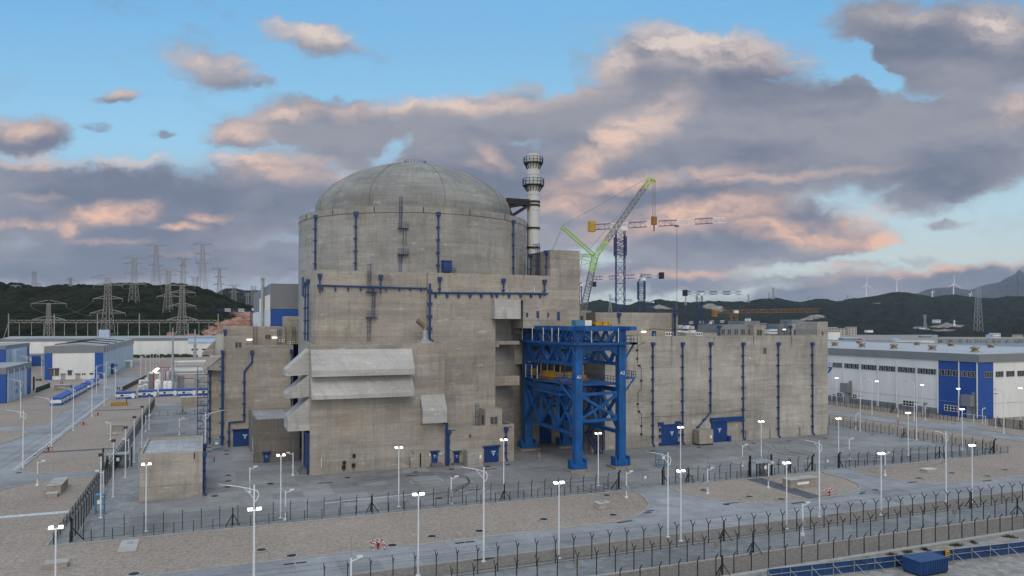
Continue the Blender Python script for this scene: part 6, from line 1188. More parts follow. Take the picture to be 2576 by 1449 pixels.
proto_c2 = thing('site_cabin', 'x', 'cabin', (0, 0, 0)); mb = MB(); mb.box(-3.4, 0, 0, 6.4, .02, .9); mb.build('base_band', M['blue_clad'], proto_c2); mb = MB(); mb.box(-3.38, -.02, .02, 6.38, .901, 2.1); mb.build('wall', M['white_clad'], proto_c2); mb = MB(); mb.box(-3.45, .05, -.05, 6.45, 2.101, 2.75); mb.add([(-3.45, -.05, 2.76), (.05, -.05, 2.76), (.05, 6.45, 2.76), (-3.45, 6.45, 2.76), (-1.7, .5, 3.1), (-1.7, 5.9, 3.1)], [(0, 1, 4), (1, 2, 5, 4), (2, 3, 5), (3, 0, 4, 5)]); mb.build('roof', M['blue_clad'], proto_c2); mb = MB(); mb.box(-.02, .04, 4.8, 5.7, .25, 2.15); mb.build('door', M['white'], proto_c2); mb = MB(); mb.box(-.02, .03, 1.5, 2.6, 1.1, 1.8); mb.build('window', M['glass'], proto_c2)
for i in range(12): put(proto_c2, (-48.1+i*.05, 306.5+i*7.6+(5 if i > 7 else 0), 0), 'blue roofed site cabin, ' + ('nearest' if i == 0 else ORD[i]) + (' of' if i == 0 else ' in') + ' the row along the left road', 0, 'cabins along the left road')
# striped barrier block, steel crate
q = G(x1(1970, 1130)); st_ = thing('barrier_block', 'black and yellow striped barrier block before the first site cabin', 'barrier', (q.x, q.y, 0)); mb = MB(); mb.box(q.x-2.6, q.x+2.6, q.y, q.y+2.4, .02, 1.2); mb.build('block', M['hazard'], st_); mb = MB(); rails(mb, [(q.x-2.3, q.y+.2, 1.2), (q.x+2.3, q.y+.2, 1.2), (q.x+2.3, q.y+2.2, 1.2), (q.x-2.3, q.y+2.2, 1.2)], 1.7, .9, .12); mb.build('cage', M['galv'], st_)
q = G(x1(1030, 875)); cbox('open concrete box on the paving beyond the blue cabins', q.x-3, q.x+3, q.y, q.y+5, 2.2)
# pipe racks and tanks behind the cabin row
pr = thing('pipe_rack', 'white pipe racks and process columns behind the row of cabins', 'pipe rack', (-15, 350, 0))
def xp(p, Y): r = ray(p); k = Y/r[1]; return Vector((r[0]*k, Y, CAMH+r[2]*k))
for (xa_, ya_), (xb_, yb_), Y, d in (((1350,365),(1980,350),375,1.7),((1340,545),(1930,528),352,1.7),((1360,410),(1960,395),372,.5),((1230,495),(1900,485),356,.9),((1330,600),(1960,590),350,.6),((800,585),(1035,590),348,1.2),((600,745),(800,735),342,1.0),((720,695),(790,690),344,.8)):
    a, b_ = xp(x2(xa_, ya_), Y), xp(x2(xb_, yb_), Y); mb = MB(); mb.bar(a, b_, d, n=12); mb.build('pipe', M['chimney'], pr)
for x, yt, yb, Y, d, mt in ((1395,600,960,349,.5,'galv'),(1778,585,960,349,.6,'galv'),(1105,480,920,347,.5,'galv'),(1325,330,760,360,2.4,'chimney'),(1460,615,880,362,3.2,'galv'),(1800,685,940,355,1.9,'galv'),(825,600,930,350,2.6,'galv'),(1035,590,760,348,1.2,'chimney'),(1235,520,700,356,4.6,'galv'),(1190,560,740,352,1.5,'chimney'),(800,570,900,347,.7,'galv'),(620,740,800,341,.9,'white')):
    a, b_ = xp(x2(x, yt), Y), xp(x2(x, yb), Y); mb = MB(); mb.lathe([(0, max(b_.z, .02)), (d/2, max(b_.z, .02)), (d/2, a.z-.2), (d/2*.6, a.z), (0, a.z)], (a.x, Y), 14); mb.build('column', M[mt], pr)
for pts, Y, d in ((((940,520),(1185,520)),352,.3),(((905,720),(905,900),(980,910),(1250,905)),345,.35),(((1430,693),(1745,690)),350,.4),(((1155,540),(1155,910)),346,.4),(((905,560),(905,910)),347,.5),(((1000,460),(1240,460),(1190,520)),356,.35),(((880,785),(1280,780)),346,.3)):
    mb = MB(); pp = [xp(x2(*p), Y) for p in pts]; mb.path([(v.x, v.y, max(v.z, .2)) for v in pp], d, 6); mb.build('red_pipe', M['red'], pr)
mb = MB(); pp = [xp(x2(990, 485), 353), xp(x2(920, 540), 346)]; mb.bar(pp[0], pp[1], 1.1, .25); mb.build('floodlight', M['lamp'], pr)
for x, yt, yb, Y, d in ((990,715,920,345,2.6),(1150,745,905,344,1.9),(1240,745,905,344,2.0),(970,800,920,343,1.5)):
    a, b_ = xp(x2(x, yt), Y), xp(x2(x, yb), Y); tk = thing('process_tank', {990: 'domed white tank in front of the pipe columns', 1150: 'left one of two slim white tanks beside the mast', 1240: 'right one of two slim white tanks beside the mast', 970: 'smallest white tank at the red pipes'}[x], 'tank', (a.x, Y, 0)); mb = MB(); h = a.z; mb.lathe([(0, .3), (d/2, .3), (d/2, h-d*.35), (d*.4, h-d*.12), (d*.2, h), (0, h)], (a.x, Y), 16); mb.build('shell', M['white'], tk, True); mb = MB(); [mb.bar((a.x+sx*d*.35, Y+sy*d*.35, .02), (a.x+sx*d*.35, Y+sy*d*.35, .4), .2) for sx in (-1, 1) for sy in (-1, 1)]; mb.build('leg', M['galv'], tk)
for x, yt, yb in ((625,845,945),(735,815,930)): a, b_ = xp(x2(x-45, yt), 340), xp(x2(x+45, yb), 340); e = thing('equipment_cabinet', ('left' if x < 700 else 'right')+' white equipment cabinet behind the second site cabin', 'cabinet', (a.x, 340, 0)); mb = MB(); mb.box(a.x, b_.x, 340, 342.5, .02, a.z); mb.build('body', M['white'], e); mb = MB(); mb.box(a.x+.2, b_.x-.2, 339.9, 340, .5, a.z-.4); mb.build('door', M['galv'], e)
mb = MB(); rails(mb, [tuple(xp(x2(1490, 860), 362)[:2])+(.02,), tuple(xp(x2(1900, 850), 362)[:2])+(.02,)], 1.8, 2, .12); mb.build('railing', M['galv'], pr)
for x, yt, yb, Y, lab in ((1303, -360, 900, 346, 'tall grey tapered lightning mast among the pipe racks'), (1760, -330, 300, 660, 'tall grey lightning mast before the long hall')):
    a, b_ = xp(x2(x, yt), Y), xp(x2(x, yb), Y); mm = thing('lightning_mast', lab, 'mast', (a.x, Y, 0)); mb = MB(); h = a.z; k = Y/346; mb.lathe([(0, .02), (.75*k, .02), (.55*k, h*.45), (.5*k, h*.45), (.35*k, h*.8), (.3*k, h*.8), (.15*k, h), (0, h)], (a.x, Y), 12); mb.build('shaft', M['galv'], mm, True); mb = MB(); mb.cyl((a.x, Y), .8*k, h*.45-.1, h*.45+.3); mb.cyl((a.x, Y), .55*k, h*.8-.1, h*.8+.3); mb.build('flange', M['galv'], mm)
sw = thing('dark_retaining_wall', 'dark low slanting wall beside the pipe yard road', 'wall', G(x2(270, 950))); a, b_ = G(x2(270, 950)), G(x2(450, 940)); mb = MB(); mb.bar((a.x, a.y, 1.0), (a.x+4, a.y+75, 1.0), .4, 2.0); mb.build('wall', M['dark'], sw); mb = MB(); mb.bar((a.x, a.y, 2.05), (a.x+4, a.y+75, 2.05), .5, .1); mb.build('coping', M['conc'], sw)
gfw = thing('green_fence', 'low dark green fence by the left equipment yard', 'fence', G(x1(600, 915))); a, b_ = G(x1(600, 915)), G(x1(825, 830)); mb = MB(); mb.bar((a.x, a.y, 1.0), (b_.x, b_.y, 1.0), .15, 2.0); mb.build('panel', M['green'], gfw); [MB().bar((a.x+(b_.x-a.x)*i/10, a.y+(b_.y-a.y)*i/10, 0), (a.x+(b_.x-a.x)*i/10, a.y+(b_.y-a.y)*i/10, 2.2), .3).build('post', M['dark'], gfw) for i in range(11)]
ey = thing('transformer_yard', 'cluster of grey tanks and rusty frames right of the near left office block', 'equipment yard', G(x1(440, 890))); e0 = G(x1(440, 890))
for i, (x, yt, yb, w_, mt) in enumerate(((405,740,880,70,'galv'),(470,715,880,12,'rust'),(555,650,880,22,'dark'),(375,720,885,8,'rust'),(490,730,870,8,'rust'),(450,735,745,110,'rust'),(530,880,980,60,'galv'),(605,690,715,25,'black'),(640,690,715,20,'black'),(670,685,715,20,'black'),(330,600,640,30,'white'))):
    Y = e0.y+(0 if yb < 900 else -25); a, b_ = xp(x1(x-w_/2, yt), Y), xp(x1(x+w_/2, yb), Y); mb = MB(); mb.box(a.x, b_.x, Y, Y+max(1.0, (b_.x-a.x)*.8), max(.02, b_.z), a.z); mb.build({70: 'tank', 110: 'cross_frame'}.get(w_, 'frame'), M[mt], ey)
# ------------------------------------------------------------------ people
def person(lab, p, ang, stride):
    me = bpy.data.meshes.new('person'); s = stride
    V = [(0,0,.95),(0,0,1.15),(0,.01,1.40),(0,.01,1.50),(0,.02,1.62),(0,.02,1.74), (.10,0,.9),(.11,s*.18,.5),(.11,s*.30-.03,.08),(.11,s*.30+.14,.05), (-.10,0,.9),(-.11,-s*.10,.5),(-.11,-s*.30-.02,.10),(-.11,-s*.30+.14,.05), (.19,0,1.40),(.24,-s*.10,1.14),(.24,-s*.05+.05,.90),(.24,-s*.03+.09,.80), (-.19,0,1.40),(-.24,s*.10,1.14),(-.24,s*.15+.05,.90),(-.24,s*.17+.09,.80)]
    E = [(0,1),(1,2),(2,3),(3,4),(4,5),(0,6),(6,7),(7,8),(8,9),(0,10),(10,11),(11,12),(12,13),(2,14),(14,15),(15,16),(16,17),(2,18),(18,19),(19,20),(20,21)]
    RD = [.15,.145,.17,.06,.10,.085,.10,.07,.055,.045,.10,.07,.055,.045,.07,.052,.042,.035,.07,.052,.042,.035]
    me.from_pydata(V, E, []); o = bpy.data.objects.new('person', me); COL.objects.link(o); md = o.modifiers.new('skin', 'SKIN'); o.modifiers.new('sub', 'SUBSURF').levels = 1
    lay = me.skin_vertices[0].data
    for i, r_ in enumerate(RD): lay[i].radius = (r_, r_*(.72 if i in (0, 1, 2) else 1))
    lay[0].use_root = True
    dg = bpy.context.evaluated_depsgraph_get(); m2 = bpy.data.meshes.new_from_object(o.evaluated_get(dg)); bpy.data.objects.remove(o); m2.materials.clear(); m2.materials.append(M['person']); m2.materials.append(M['skin'])
    for pl in m2.polygons: pl.material_index = 1 if (pl.center.z > 1.5 or (pl.center.z < .86 and abs(pl.center.x) > .19)) else 0; pl.use_smooth = True
    o = bpy.data.objects.new('person', m2); COL.objects.link(o); o.location = p; o.rotation_euler = (0, 0, ang); tag(o, lab, 'person')
    hb = MB(); hb.lathe([(0, 1.83), (.08, 1.81), (.115, 1.73), (.118, 1.68), (.10, 1.66)], (0, .0), 10); h = bpy.data.objects.new('hair', hb.mesh('hair', M['black'])); COL.objects.link(h); h.parent = o; return o
person('person in dark clothes walking on the left road, left one of the pair', G(x1(1945, 880)), R(20), 1.0); person('person in dark clothes walking on the left road, right one of the pair', G(x1(1975, 882)), R(20), -.8)
person('person in dark clothes walking before the workshop, left one of the pair', G(x1(1008, 782)), R(80), 1.0); person('person in dark clothes walking before the workshop, right one of the pair', G(x1(1035, 780)), R(80), -1.0)

# ================================================================== PYLONS, SWITCHYARD, CRANES
def pylon(lab, top, base, Y, arms, bw=None, mat='pylon', thick=1.0, onhill=True):
    P0 = At(top, Y); zt = P0.z; z0 = At(base, Y).z; x, y = P0.x, P0.y
    if onhill: z0 = min(z0, ontop(x, y))-.5
    sc = Y/1876; H_ = zt-z0; bw = bw or H_*.17; tw = H_*.035; bt = .16*thick+.00026*Y*thick
    o = thing('pylon', lab, 'pylon', (x, y, z0), 'lattice pylons on the hills'); rx_, ry_ = cy_, -sy_
    def P(u, v, z): return (x+u*rx_+v*sy_, y+u*ry_+v*cy_, z)
    def wd(z): f = (z-z0)/H_; return bw/2*(1-f/.55)+tw*1.2*(f/.55) if f < .55 else tw*1.2+(tw*.8-tw*1.2)*((f-.55)/.45)
    mb = MB(); lv = [z0+H_*f for f in (0, .14, .27, .38, .47, .55, .62, .69, .76, .83, .9, 1.0)]
    for su, sv in ((-1,-1),(1,-1),(1,1),(-1,1)):
        for a, b_ in zip(lv, lv[1:]): mb.bar(P(su*wd(a), sv*wd(a), a), P(su*wd(b_), sv*wd(b_), b_), bt)
    for a, b_ in zip(lv, lv[1:]):
        wa, wb_ = wd(a), wd(b_)
        for q in range(4):
            c = ((-1,-1),(1,-1),(1,1),(-1,1)); (u0, v0), (u1, v1) = c[q], c[(q+1) % 4]
            mb.bar(P(u0*wa, v0*wa, a), P(u1*wb_, v1*wb_, b_), bt*.42); mb.bar(P(u1*wa, v1*wa, a), P(u0*wb_, v0*wb_, b_), bt*.42)
    mb.build('tower', M[mat], o)
    tips = []
    for (yy_, hw_) in arms:
        z = At((top[0], yy_), Y).z; hw = hw_*sc; mb = MB()
        for s in (-1, 1):
            for v in (-1, 1): mb.bar(P(s*wd(z), v*wd(z), z), P(s*hw, 0, z), bt*1.0); mb.bar(P(s*wd(z), v*wd(z), z+hw*.2), P(s*hw, 0, z), bt*.8)
            for k in (.35, .65): mb.bar(P(s*(wd(z)+(hw-wd(z))*k), 0, z), P(s*(wd(z)+(hw-wd(z))*k), 0, z+hw*.22*(1-k)), bt*.4)
            tips.append(Vector(P(s*hw, 0, z)))
        mb.build('cross_arm', M[mat], o)
    for tp in tips: mb = MB(); mb.bar(tp, tp-Vector((0, 0, 3.0)), bt*.5); mb.build('insulator', M['galv'], o)
    return tips
k1_ = .42788/1.59006
def pc(lab, x, yt, xb, yb, Y, arms, **kw): return pylon(lab, c1(x, yt), c1(xb, yb), Y, [(c1(0, a)[1], h*k1_) for a, h in arms], **kw)
T = {}
T[1] = pc('largest nearest pylon with four cross arms behind the workshop roof', 1010, 368, 1015, 960, 690, [(378,172),(445,135),(572,138),(706,165)], onhill=False)
T[2] = pc('near pylon with four cross arms at the right end of the switchyard', 1705, 440, 1705, 960, 680, [(448,118),(516,122),(640,128),(768,145)], onhill=False)
T[3] = pc('wide two armed pylon at the left of the switchyard', 455, 612, 450, 960, 680, [(618,165),(766,155)], onhill=False)
T[4] = pc('big pylon standing on the front slope with split feet', 1255, 188, 1250, 660, 860, [(194,122),(244,90),(342,98),(437,112)])
T[5] = pc('tall skyline pylon with wide top arm, left of two', 1460, 70, 1458, 475, 1000, [(76,105),(176,75),(264,80)])
T[6] = pc('tallest skyline pylon, right of two', 1893, 60, 1895, 490, 1000, [(64,97),(156,72),(242,72)])
T[7] = pc('pylon on the hill directly left of the right switchyard pylon', 1573, 305, 1570, 735, 830, [(312,105),(352,95),(552,108)])
T[8] = pc('slim skyline pylon between the two tallest', 1713, 197, 1715, 445, 1150, [(203,68),(265,45),(325,48)])
T[9] = pc('skyline pylon right of the tallest one', 2052, 290, 2058, 530, 1050, [(296,80),(370,55),(440,58)])
pc('far left pylon with two arms on the slope', 145, 447, 145, 670, 950, [(452,50),(528,50)]); pc('small pylon second from the left on the slope', 248, 440, 248, 550, 1100, [(446,20)]); pc('faint far pylon with cat head top', 320, 320, 320, 470, 1350, [(325,30),(352,26)]); pc('lone pylon on the left middle slope', 660, 375, 660, 590, 980, [(380,42),(398,58),(462,48)])
pc('hazy pylon right of the skyline group', 2188, 445, 2190, 565, 1500, [(450,58),(512,45)]); pc('thin hazy pylon beside the turbine hall', 2370, 455, 2370, 610, 1700, [(460,30),(490,28)]); pc('hazy pylon behind the tallest two', 1825, 370, 1825, 480, 1600, [(376,45),(400,38)]); pc('faint pylon between the right skyline ones', 2315, 520, 2315, 590, 2000, [(525,35),(545,35)]); pc('faint stub pylon far left behind the ridge', 360, 428, 360, 475, 1700, [(432,20)])
def rp(lab, f, x, yt, yb, Y, arms, kx): pylon(lab, f(x, yt), f(x, yb), Y, [(f(x, a)[1], h*kx) for a, h in arms], mat='galv')
for lab, f, x, yt, yb, Y, arms, kx in (('leftmost faint pylon on the right hills', t_, 888, 1203, 1265, 2600, [(1207,16),(1222,14)], .31), ('faint pylon behind the blue tower cranes', t_, 1495, 1205, 1270, 2900, [(1210,18)], .31), ('faint pylon above the long orange jib', t_, 2000, 1203, 1262, 3000, [(1207,17),(1222,14)], .31), ('faint tall pylon on the right ridge', t_, 2200, 1148, 1240, 2900, [(1153,16),(1170,13),(1190,13)], .31), ('small pylon beside the tallest right ridge one', t_, 2165, 1190, 1242, 3000, [(1196,13)], .31),
 ('faint ridge pylon left of the wind turbines', rr, 68, 278, 325, 3100, [(282,18),(292,15)], .304), ('faint ridge pylon nearer the wind turbines', rr, 392, 270, 306, 3100, [(274,15),(284,12)], .304), ('small pylon low on the slope under the turbines', rr, 1035, 433, 512, 2000, [(437,16),(455,14)], .304)): rp(lab, f, x, yt, yb, Y, arms, kx)
pylon('tall tapering lattice mast on the far shore', rr(1475, 180), rr(1475, 515), 1950, [], bw=16, mat='galv')
wl = {}
def wires(lab, pa, pb, sag, n=14, r_=.16):
    o = thing('power_lines', lab, 'power lines', pa[0], 'conductors between pylons')
    for a, b_ in zip(pa, pb): mb = MB(); pts = [a.lerp(b_, i/n)-Vector((0, 0, 3+sag*4*(i/n)*(1-i/n))) for i in range(n+1)]; [mb.bar(p, q, r_, n=3) for p, q in zip(pts, pts[1:])]; mb.build('conductor', M['wire'], o)
wires('sagging conductors from the big slope pylon to the left skyline pylon', T[4][:4], T[5][:4], 12); wires('sagging conductors between the largest near pylon and the slope pylon', T[1][:4], T[4][:4], 9); wires('sagging conductors from the right switchyard pylon to the hill pylon', T[2][:4], T[7][:4], 8); wires('sagging conductors running right from the tallest skyline pylon', T[6][:4], T[9][:4], 16); wires('sagging conductors from the hill pylon to the slim skyline pylon', T[7][:4], T[8][:4], 14); wires('conductors from the wide two armed pylon to the largest pylon', T[3][:2], [T[1][4], T[1][5]], 10)
# switchyard portal
sy = thing('switchyard_portal', 'long lattice switchyard portal with hanging insulators before the wooded hill', 'switchyard portal', At(c1(1000, 930), 655)); YS = 655
def S_(x, y): return At(c1(x, y), YS)
for x0, x1_ in ((85,505),(510,905),(915,1298),(1308,1660),(1660,2038)):
    mb = MB(); n = 12
    for y in (773, 797): mb.bar(S_(x0, y), S_(x1_, y), .35)
    for i in range(n): a = x0+(x1_-x0)*i/n; c_ = x0+(x1_-x0)*(i+1)/n; mb.bar(S_(a, 773 if i % 2 else 797), S_(c_, 797 if i % 2 else 773), .25)
    mb.build('beam', M['pylon'], sy)
for x in (80, 507, 911, 1303, 2040): mb = MB(); mb.bar(S_(x, 712), S_(x, 950), .8, n=8); mb.build('column', M['pylon'], sy)
for x, d in ((78, -45), (2042, 25)): mb = MB(); mb.bar(S_(x, 800), S_(x+d, 945), .45); mb.build('stay', M['pylon'], sy)
for x in (180, 295, 410, 603, 712, 820, 1000, 1100, 1200, 1392, 1492, 1590, 1760, 1860, 1953): mb = MB(); mb.bar(S_(x, 797), S_(x, 885), .3, n=6); mb.bar(S_(x, 880), S_(x, 915), .5, n=6); mb.build('insulator', M['galv'], sy)

def lattice(mb, p, q, w_, n, bt, mats=None, h=None, sides=(0, 1, 2, 3)):
    p, q = Vector(p), Vector(q); d = (q-p).normalized(); up = Vector((0, 0, 1)) if abs(d.z) < .8 else Vector((sy_, cy_, 0)); a = d.cross(up).normalized(); b_ = a.cross(d).normalized(); h = h or w_
    cs = [a*(w_/2*i)+b_*(h/2*j) for i, j in ((-1,-1),(1,-1),(1,1),(-1,1))]
    for i in range(n):
        A_, B_ = p.lerp(q, i/n), p.lerp(q, (i+1)/n)
        if mats: mb.mat(mats(i/n))
        for k in range(4):
            mb.bar(A_+cs[k], B_+cs[k], bt); k2 = (k+1) % 4
            if k in sides: mb.bar(A_+cs[k if i % 2 else k2], B_+cs[k2 if i % 2 else k], bt*.6)
            mb.bar(A_+cs[k], A_+cs[k2], bt*.45)
    return mb
def tower_crane(lab, Y, mast_x, y_top, y_bot, jib_l, jib_r, cw, bands, mast_mat='mast_blue', mw=2.4, head=None, hook=None, f=t_, collar=None, bandm=('mast_blue', 'white'), peak=None, zbase=None):
    tp = At(f(mast_x, y_top), Y); bt_ = At(f(mast_x, y_bot), Y); o = thing('tower_crane', lab, 'tower crane', (tp.x, tp.y, 0), 'tower cranes on the construction site'); zb = 0 if zbase is None else zbase; bt = (.12+.00024*Y)*(1.5 if Y == 400 else 1.15)
    mb = MB(); lattice(mb, (tp.x, tp.y, zb), tp, mw, max(6, int((tp.z-zb)/(mw*1.15))), bt); mb.build('mast', M[mast_mat], o)
    L_, R_ = At(f(*jib_l), Y), At(f(*jib_r), Y); mb = MB(); n = 22; lattice(mb, L_, R_, mw*.5, n, bt*(.6 if Y == 400 else .8), (lambda u: int(u*bands) % 2) if bands else None, mw*.6, sides=(1,)); mb.build('jib', [M[bandm[0]], M[bandm[1]]] if bands else M[bandm[0]], o)
    mb = MB(); c_ = At(f(*cw), Y); s = mw*.62; mb.box(c_.x-s*.55, c_.x+s*.55, c_.y-s*.6, c_.y+s*.6, c_.z-s, c_.z+s*.9); mb.build('counterweight', M['yellow' if f(0, 0) == t_(0, 0) and Y == 400 else ('orange' if bandm[0] == 'orange' else 'black')], o)
    mb = MB(); mb.box(tp.x-mw*.3, tp.x+mw*.45, tp.y-mw*.8, tp.y-mw*.3, tp.z-.2, tp.z+mw*.45); mb.build('cab', M['white'], o)
    if collar: mb = MB(); za, zb2 = At(f(mast_x, collar[0]), Y).z, At(f(mast_x, collar[1]), Y).z; lattice(mb, (tp.x, tp.y, zb2), (tp.x, tp.y, za), mw*1.25, 5, bt*1.3); mb.build('climbing_frame', M[mast_mat], o)
    if peak:
        mb = MB(); pk = At(f(mast_x, peak), Y); mb.bar((tp.x-mw*.4, tp.y, tp.z), pk, bt*1.6); mb.bar((tp.x+mw*.4, tp.y, tp.z), pk, bt*1.6); mb.bar(pk, L_.lerp(R_, .12)+Vector((0, 0, .5)), bt*.6); mb.bar(pk, L_.lerp(R_, .75), bt*.6); mb.build('tower_peak', M[mast_mat], o)
    if hook:
        mb = MB(); a = At(f(*hook[0]), Y); b_ = At(f(*hook[1]), Y); mb.bar((a.x-.3, a.y, a.z), (a.x-.3, a.y, b_.z), .09); mb.bar((a.x+.3, a.y, a.z), (a.x+.3, a.y, b_.z), .09); mb.box(a.x-1, a.x+1, a.y-.7, a.y+.7, a.z-.6, a.z+.2); mb.build('hook_rope', M['wire'], o)
    return o
tower_crane('largest blue tower crane with blue and white flat jib behind the gantry', 400, 968, 692, 1345, (745, 662), (1810, 604), (738, 655), 8, mw=6.4*.72, collar=(740, 890), hook=((1423, 650), (1423, 1330)))
tower_crane('blue tower crane with peaked head right of the largest one', 620, 1138, 1090, 1345, (750, 1072), (1320, 1050), (1300, 1050), 9, mw=4.6, collar=(1100, 1240), peak=1035)
tower_crane('blue tower crane with short striped jib over the flat roof', 520, 1605, 1210, 1450, (1475, 1190), (1940, 1192), (1490, 1190), 9, mw=3.6)
tower_crane('orange brown tower crane with very long jib before the hills', 520, 1050, 190, 360, (760, 172), (2310, 152), (765, 195), 0, mast_mat='orange', mw=3.8, f=x5, bandm=('orange', 'orange'))
tower_crane('distant tower crane with low striped jib behind the blue masts', 900, 1225, 1270, 1345, (890, 1243), (1275, 1262), (1255, 1268), 7, mw=3.2)
tower_crane('tower crane half hidden behind the concrete roof tower', 560, 640, 1135, 1345, (600, 1128), (770, 1112), (760, 1120), 3, mw=3.2)
tower_crane('low white tower crane over the far construction sheds', 700, 690, 345, 480, (300, 338), (970, 312), (725, 345), 9, mast_mat='yellow', mw=3.0, f=x5)
tower_crane('tower crane with banded jib above the bare cut slope', 470, 1130, 510, 760, (618, 505), (1100, 512), (1140, 508), 5, mw=2.6, f=r6)
cc = thing('crawler_crane', 'lime green and grey lattice crawler crane with raised luffing jib', 'crawler crane', (At(t_(668, 1338), 360).x, At(t_(668, 1338), 360).y, 0)); YC = 360
def C_(x, y, d=0): return At(t_(x, y), YC+d)
p0 = C_(668, 1338); p1 = C_(765, 900); pb = p0+(p0-p1)*.45
mb = MB(); lattice(mb, pb, p1, 2.7, 26, .32, lambda u: 1 if u > .80 else 0); mb.build('main_boom', [M['boom'], M['lime']], cc)
p2 = C_(1215, 272); mb = MB(); lattice(mb, p1, p2, 2.4, 34, .31, lambda u: 1 if (u < .2 or u > .86) else 0); mb.bar(p2, p2+Vector((2.6, 0, -1.0)), .9, .9); mb.build('luffing_jib', [M['boom'], M['lime']], cc)
p3 = C_(493, 655); mb = MB(); lattice(mb, C_(755, 885), p3, 1.5, 18, .23); mb.build('jib_strut', M['lime'], cc)
mb = MB(); lattice(mb, C_(760, 893), C_(600, 886), 1.3, 10, .18); mb.bar(C_(735, 945), C_(600, 985), .25); mb.bar(C_(600, 900), C_(735, 940), .25); mb.build('rear_strut', M['lime'], cc)
for a, b_ in (((493,655),(1195,262)),((495,660),(415,850)),((502,668),(425,850)),((1195,290),(640,930)),((665,880),(640,1080))): mb = MB(); mb.bar(C_(*a), C_(*b_), .16); mb.build('stay_rope', M['wire'], cc)
hb_ = C_(1240, 610); mb = MB(); [mb.bar((C_(x, 300).x, C_(x, 300).y, C_(x, 300).z), (C_(x, 300).x, C_(x, 300).y, hb_.z), .14) for x in (1228, 1240, 1250)]; mb.build('hoist_rope', M['wire'], cc)
mb = MB(); mb.box(hb_.x-1.2, hb_.x+1.2, hb_.y-.8, hb_.y+.8, hb_.z-2.0, hb_.z+2.0); mb.bar((hb_.x, hb_.y, hb_.z-2), (hb_.x, hb_.y, hb_.z-5), .5); mb.build('hook_block', M['orange'], cc)
# ------------------------------------------------------------------ wind turbines on the ridge
for i, (x, yh, yb, rl, ph) in enumerate(((549, 185, 292, 70, 85), (801, 145, 246, 62, 20), (1096, 243, 290, 20, 100), (1271, 178, 284, 82, 90), (1410, 262, 288, 30, 75))):
    Y = 3180; hp = At(rr(x, yh), Y); zg = min(ontop(hp.x, hp.y), At(rr(x, yb), Y).z)-2; L_ = rl*.304*Y/1876; wt = thing('wind_turbine', 'white wind turbine on the ridge, ' + ORD[i] + ' from the left', 'wind turbine', (hp.x, hp.y, zg), 'wind turbines')
    mb = MB(); mb.lathe([(0, zg), (3.2, zg), (1.9, hp.z), (0, hp.z)], (hp.x, hp.y), 10); mb.build('tower', M['white'], wt); mb = MB(); mb.box(hp.x-2, hp.x+2, hp.y-4, hp.y+5, hp.z-1.6, hp.z+2); mb.build('nacelle', M['white'], wt)
    for k in range(3):
        a = R(ph+120*k); d = Vector((math.cos(a)*cy_, -math.cos(a)*sy_, math.sin(a))); n_ = Vector((-math.sin(a)*cy_, math.sin(a)*sy_, math.cos(a))); c0 = hp-Vector((sy_, cy_, 0))*5; mb = MB(); tk = Vector((sy_, cy_, 0))*.4
        mb.add([c0+n_*1.3-tk, c0+d*L_*.3+n_*1.9-tk, c0+d*L_-tk*.3, c0+d*L_*.3-n_*1.0-tk, c0-n_*1.3-tk, c0+n_*1.3+tk, c0+d*L_*.3+n_*1.9+tk, c0+d*L_+tk*.3, c0+d*L_*.3-n_*1.0+tk, c0-n_*1.3+tk], [(4,3,2,1,0),(5,6,7,8,9),(0,1,6,5),(1,2,7,6),(2,3,8,7),(3,4,9,8),(4,0,5,9)]); mb.build('blade', M['white'], wt)
# ------------------------------------------------------------------ distant shore buildings and site clutter
def farbox(name, lab, cat, f, x0, x1_, yt, yb, Y, mat, roof=None, win=0, z0=None, dep=14, grp=None):
    a, b_ = At(f(x0, yt), Y), At(f(x1_, yb), Y); zb = z0 if z0 is not None else min(b_.z, a.z-2); o = thing(name, lab, cat, (a.x, a.y, zb), grp); d = Vector((b_.x-a.x, b_.y-a.y, 0)); dv = Vector((sy_, cy_, 0))*dep
    poly = [(a.x, a.y), (b_.x, b_.y), (b_.x+dv.x, b_.y+dv.y), (a.x+dv.x, a.y+dv.y)]; mb = MB(); mb.prism(poly, zb, a.z); mb.build('wall', M[mat], o)
    mb = MB(); e = Vector((0, 0, 0)); mb.prism([(p[0]-dv.x*.03, p[1]-dv.y*.03) for p in poly], a.z+.02, a.z+max(.6, (a.z-zb)*.08)); mb.build('roof', M[roof or 'fascia'], o)
    if win:
        for r_ in range(win):
            z = zb+(a.z-zb)*(r_+.35)/win; n = max(3, int(d.length/5)); 
            for i in range(n):
                p = Vector((a.x, a.y, 0))+d*((i+.2)/n)-dv*.004; q = Vector((a.x, a.y, 0))+d*((i+.75)/n)-dv*.004; mb = MB(); h_ = (a.z-zb)/win*.42; mb.bar(p+Vector((0, 0, z+h_/2)), q+Vector((0, 0, z+h_/2)), .3, h_); mb.build('window', M['glass'], o)
    return o
farbox('apartment_block', 'long beige four storey block on the far shore', 'apartment block', rr, 235, 420, 548, 602, 1250, 'beige', win=4); farbox('apartment_block', 'taller beige end block beside the long far block', 'apartment block', rr, 402, 470, 537, 598, 1245, 'beige', win=4); farbox('storage_hall', 'plain white storage hall in front of the beige far block', 'hall', rr, 234, 332, 575, 630, 1000, 'white_clad', z0=0)
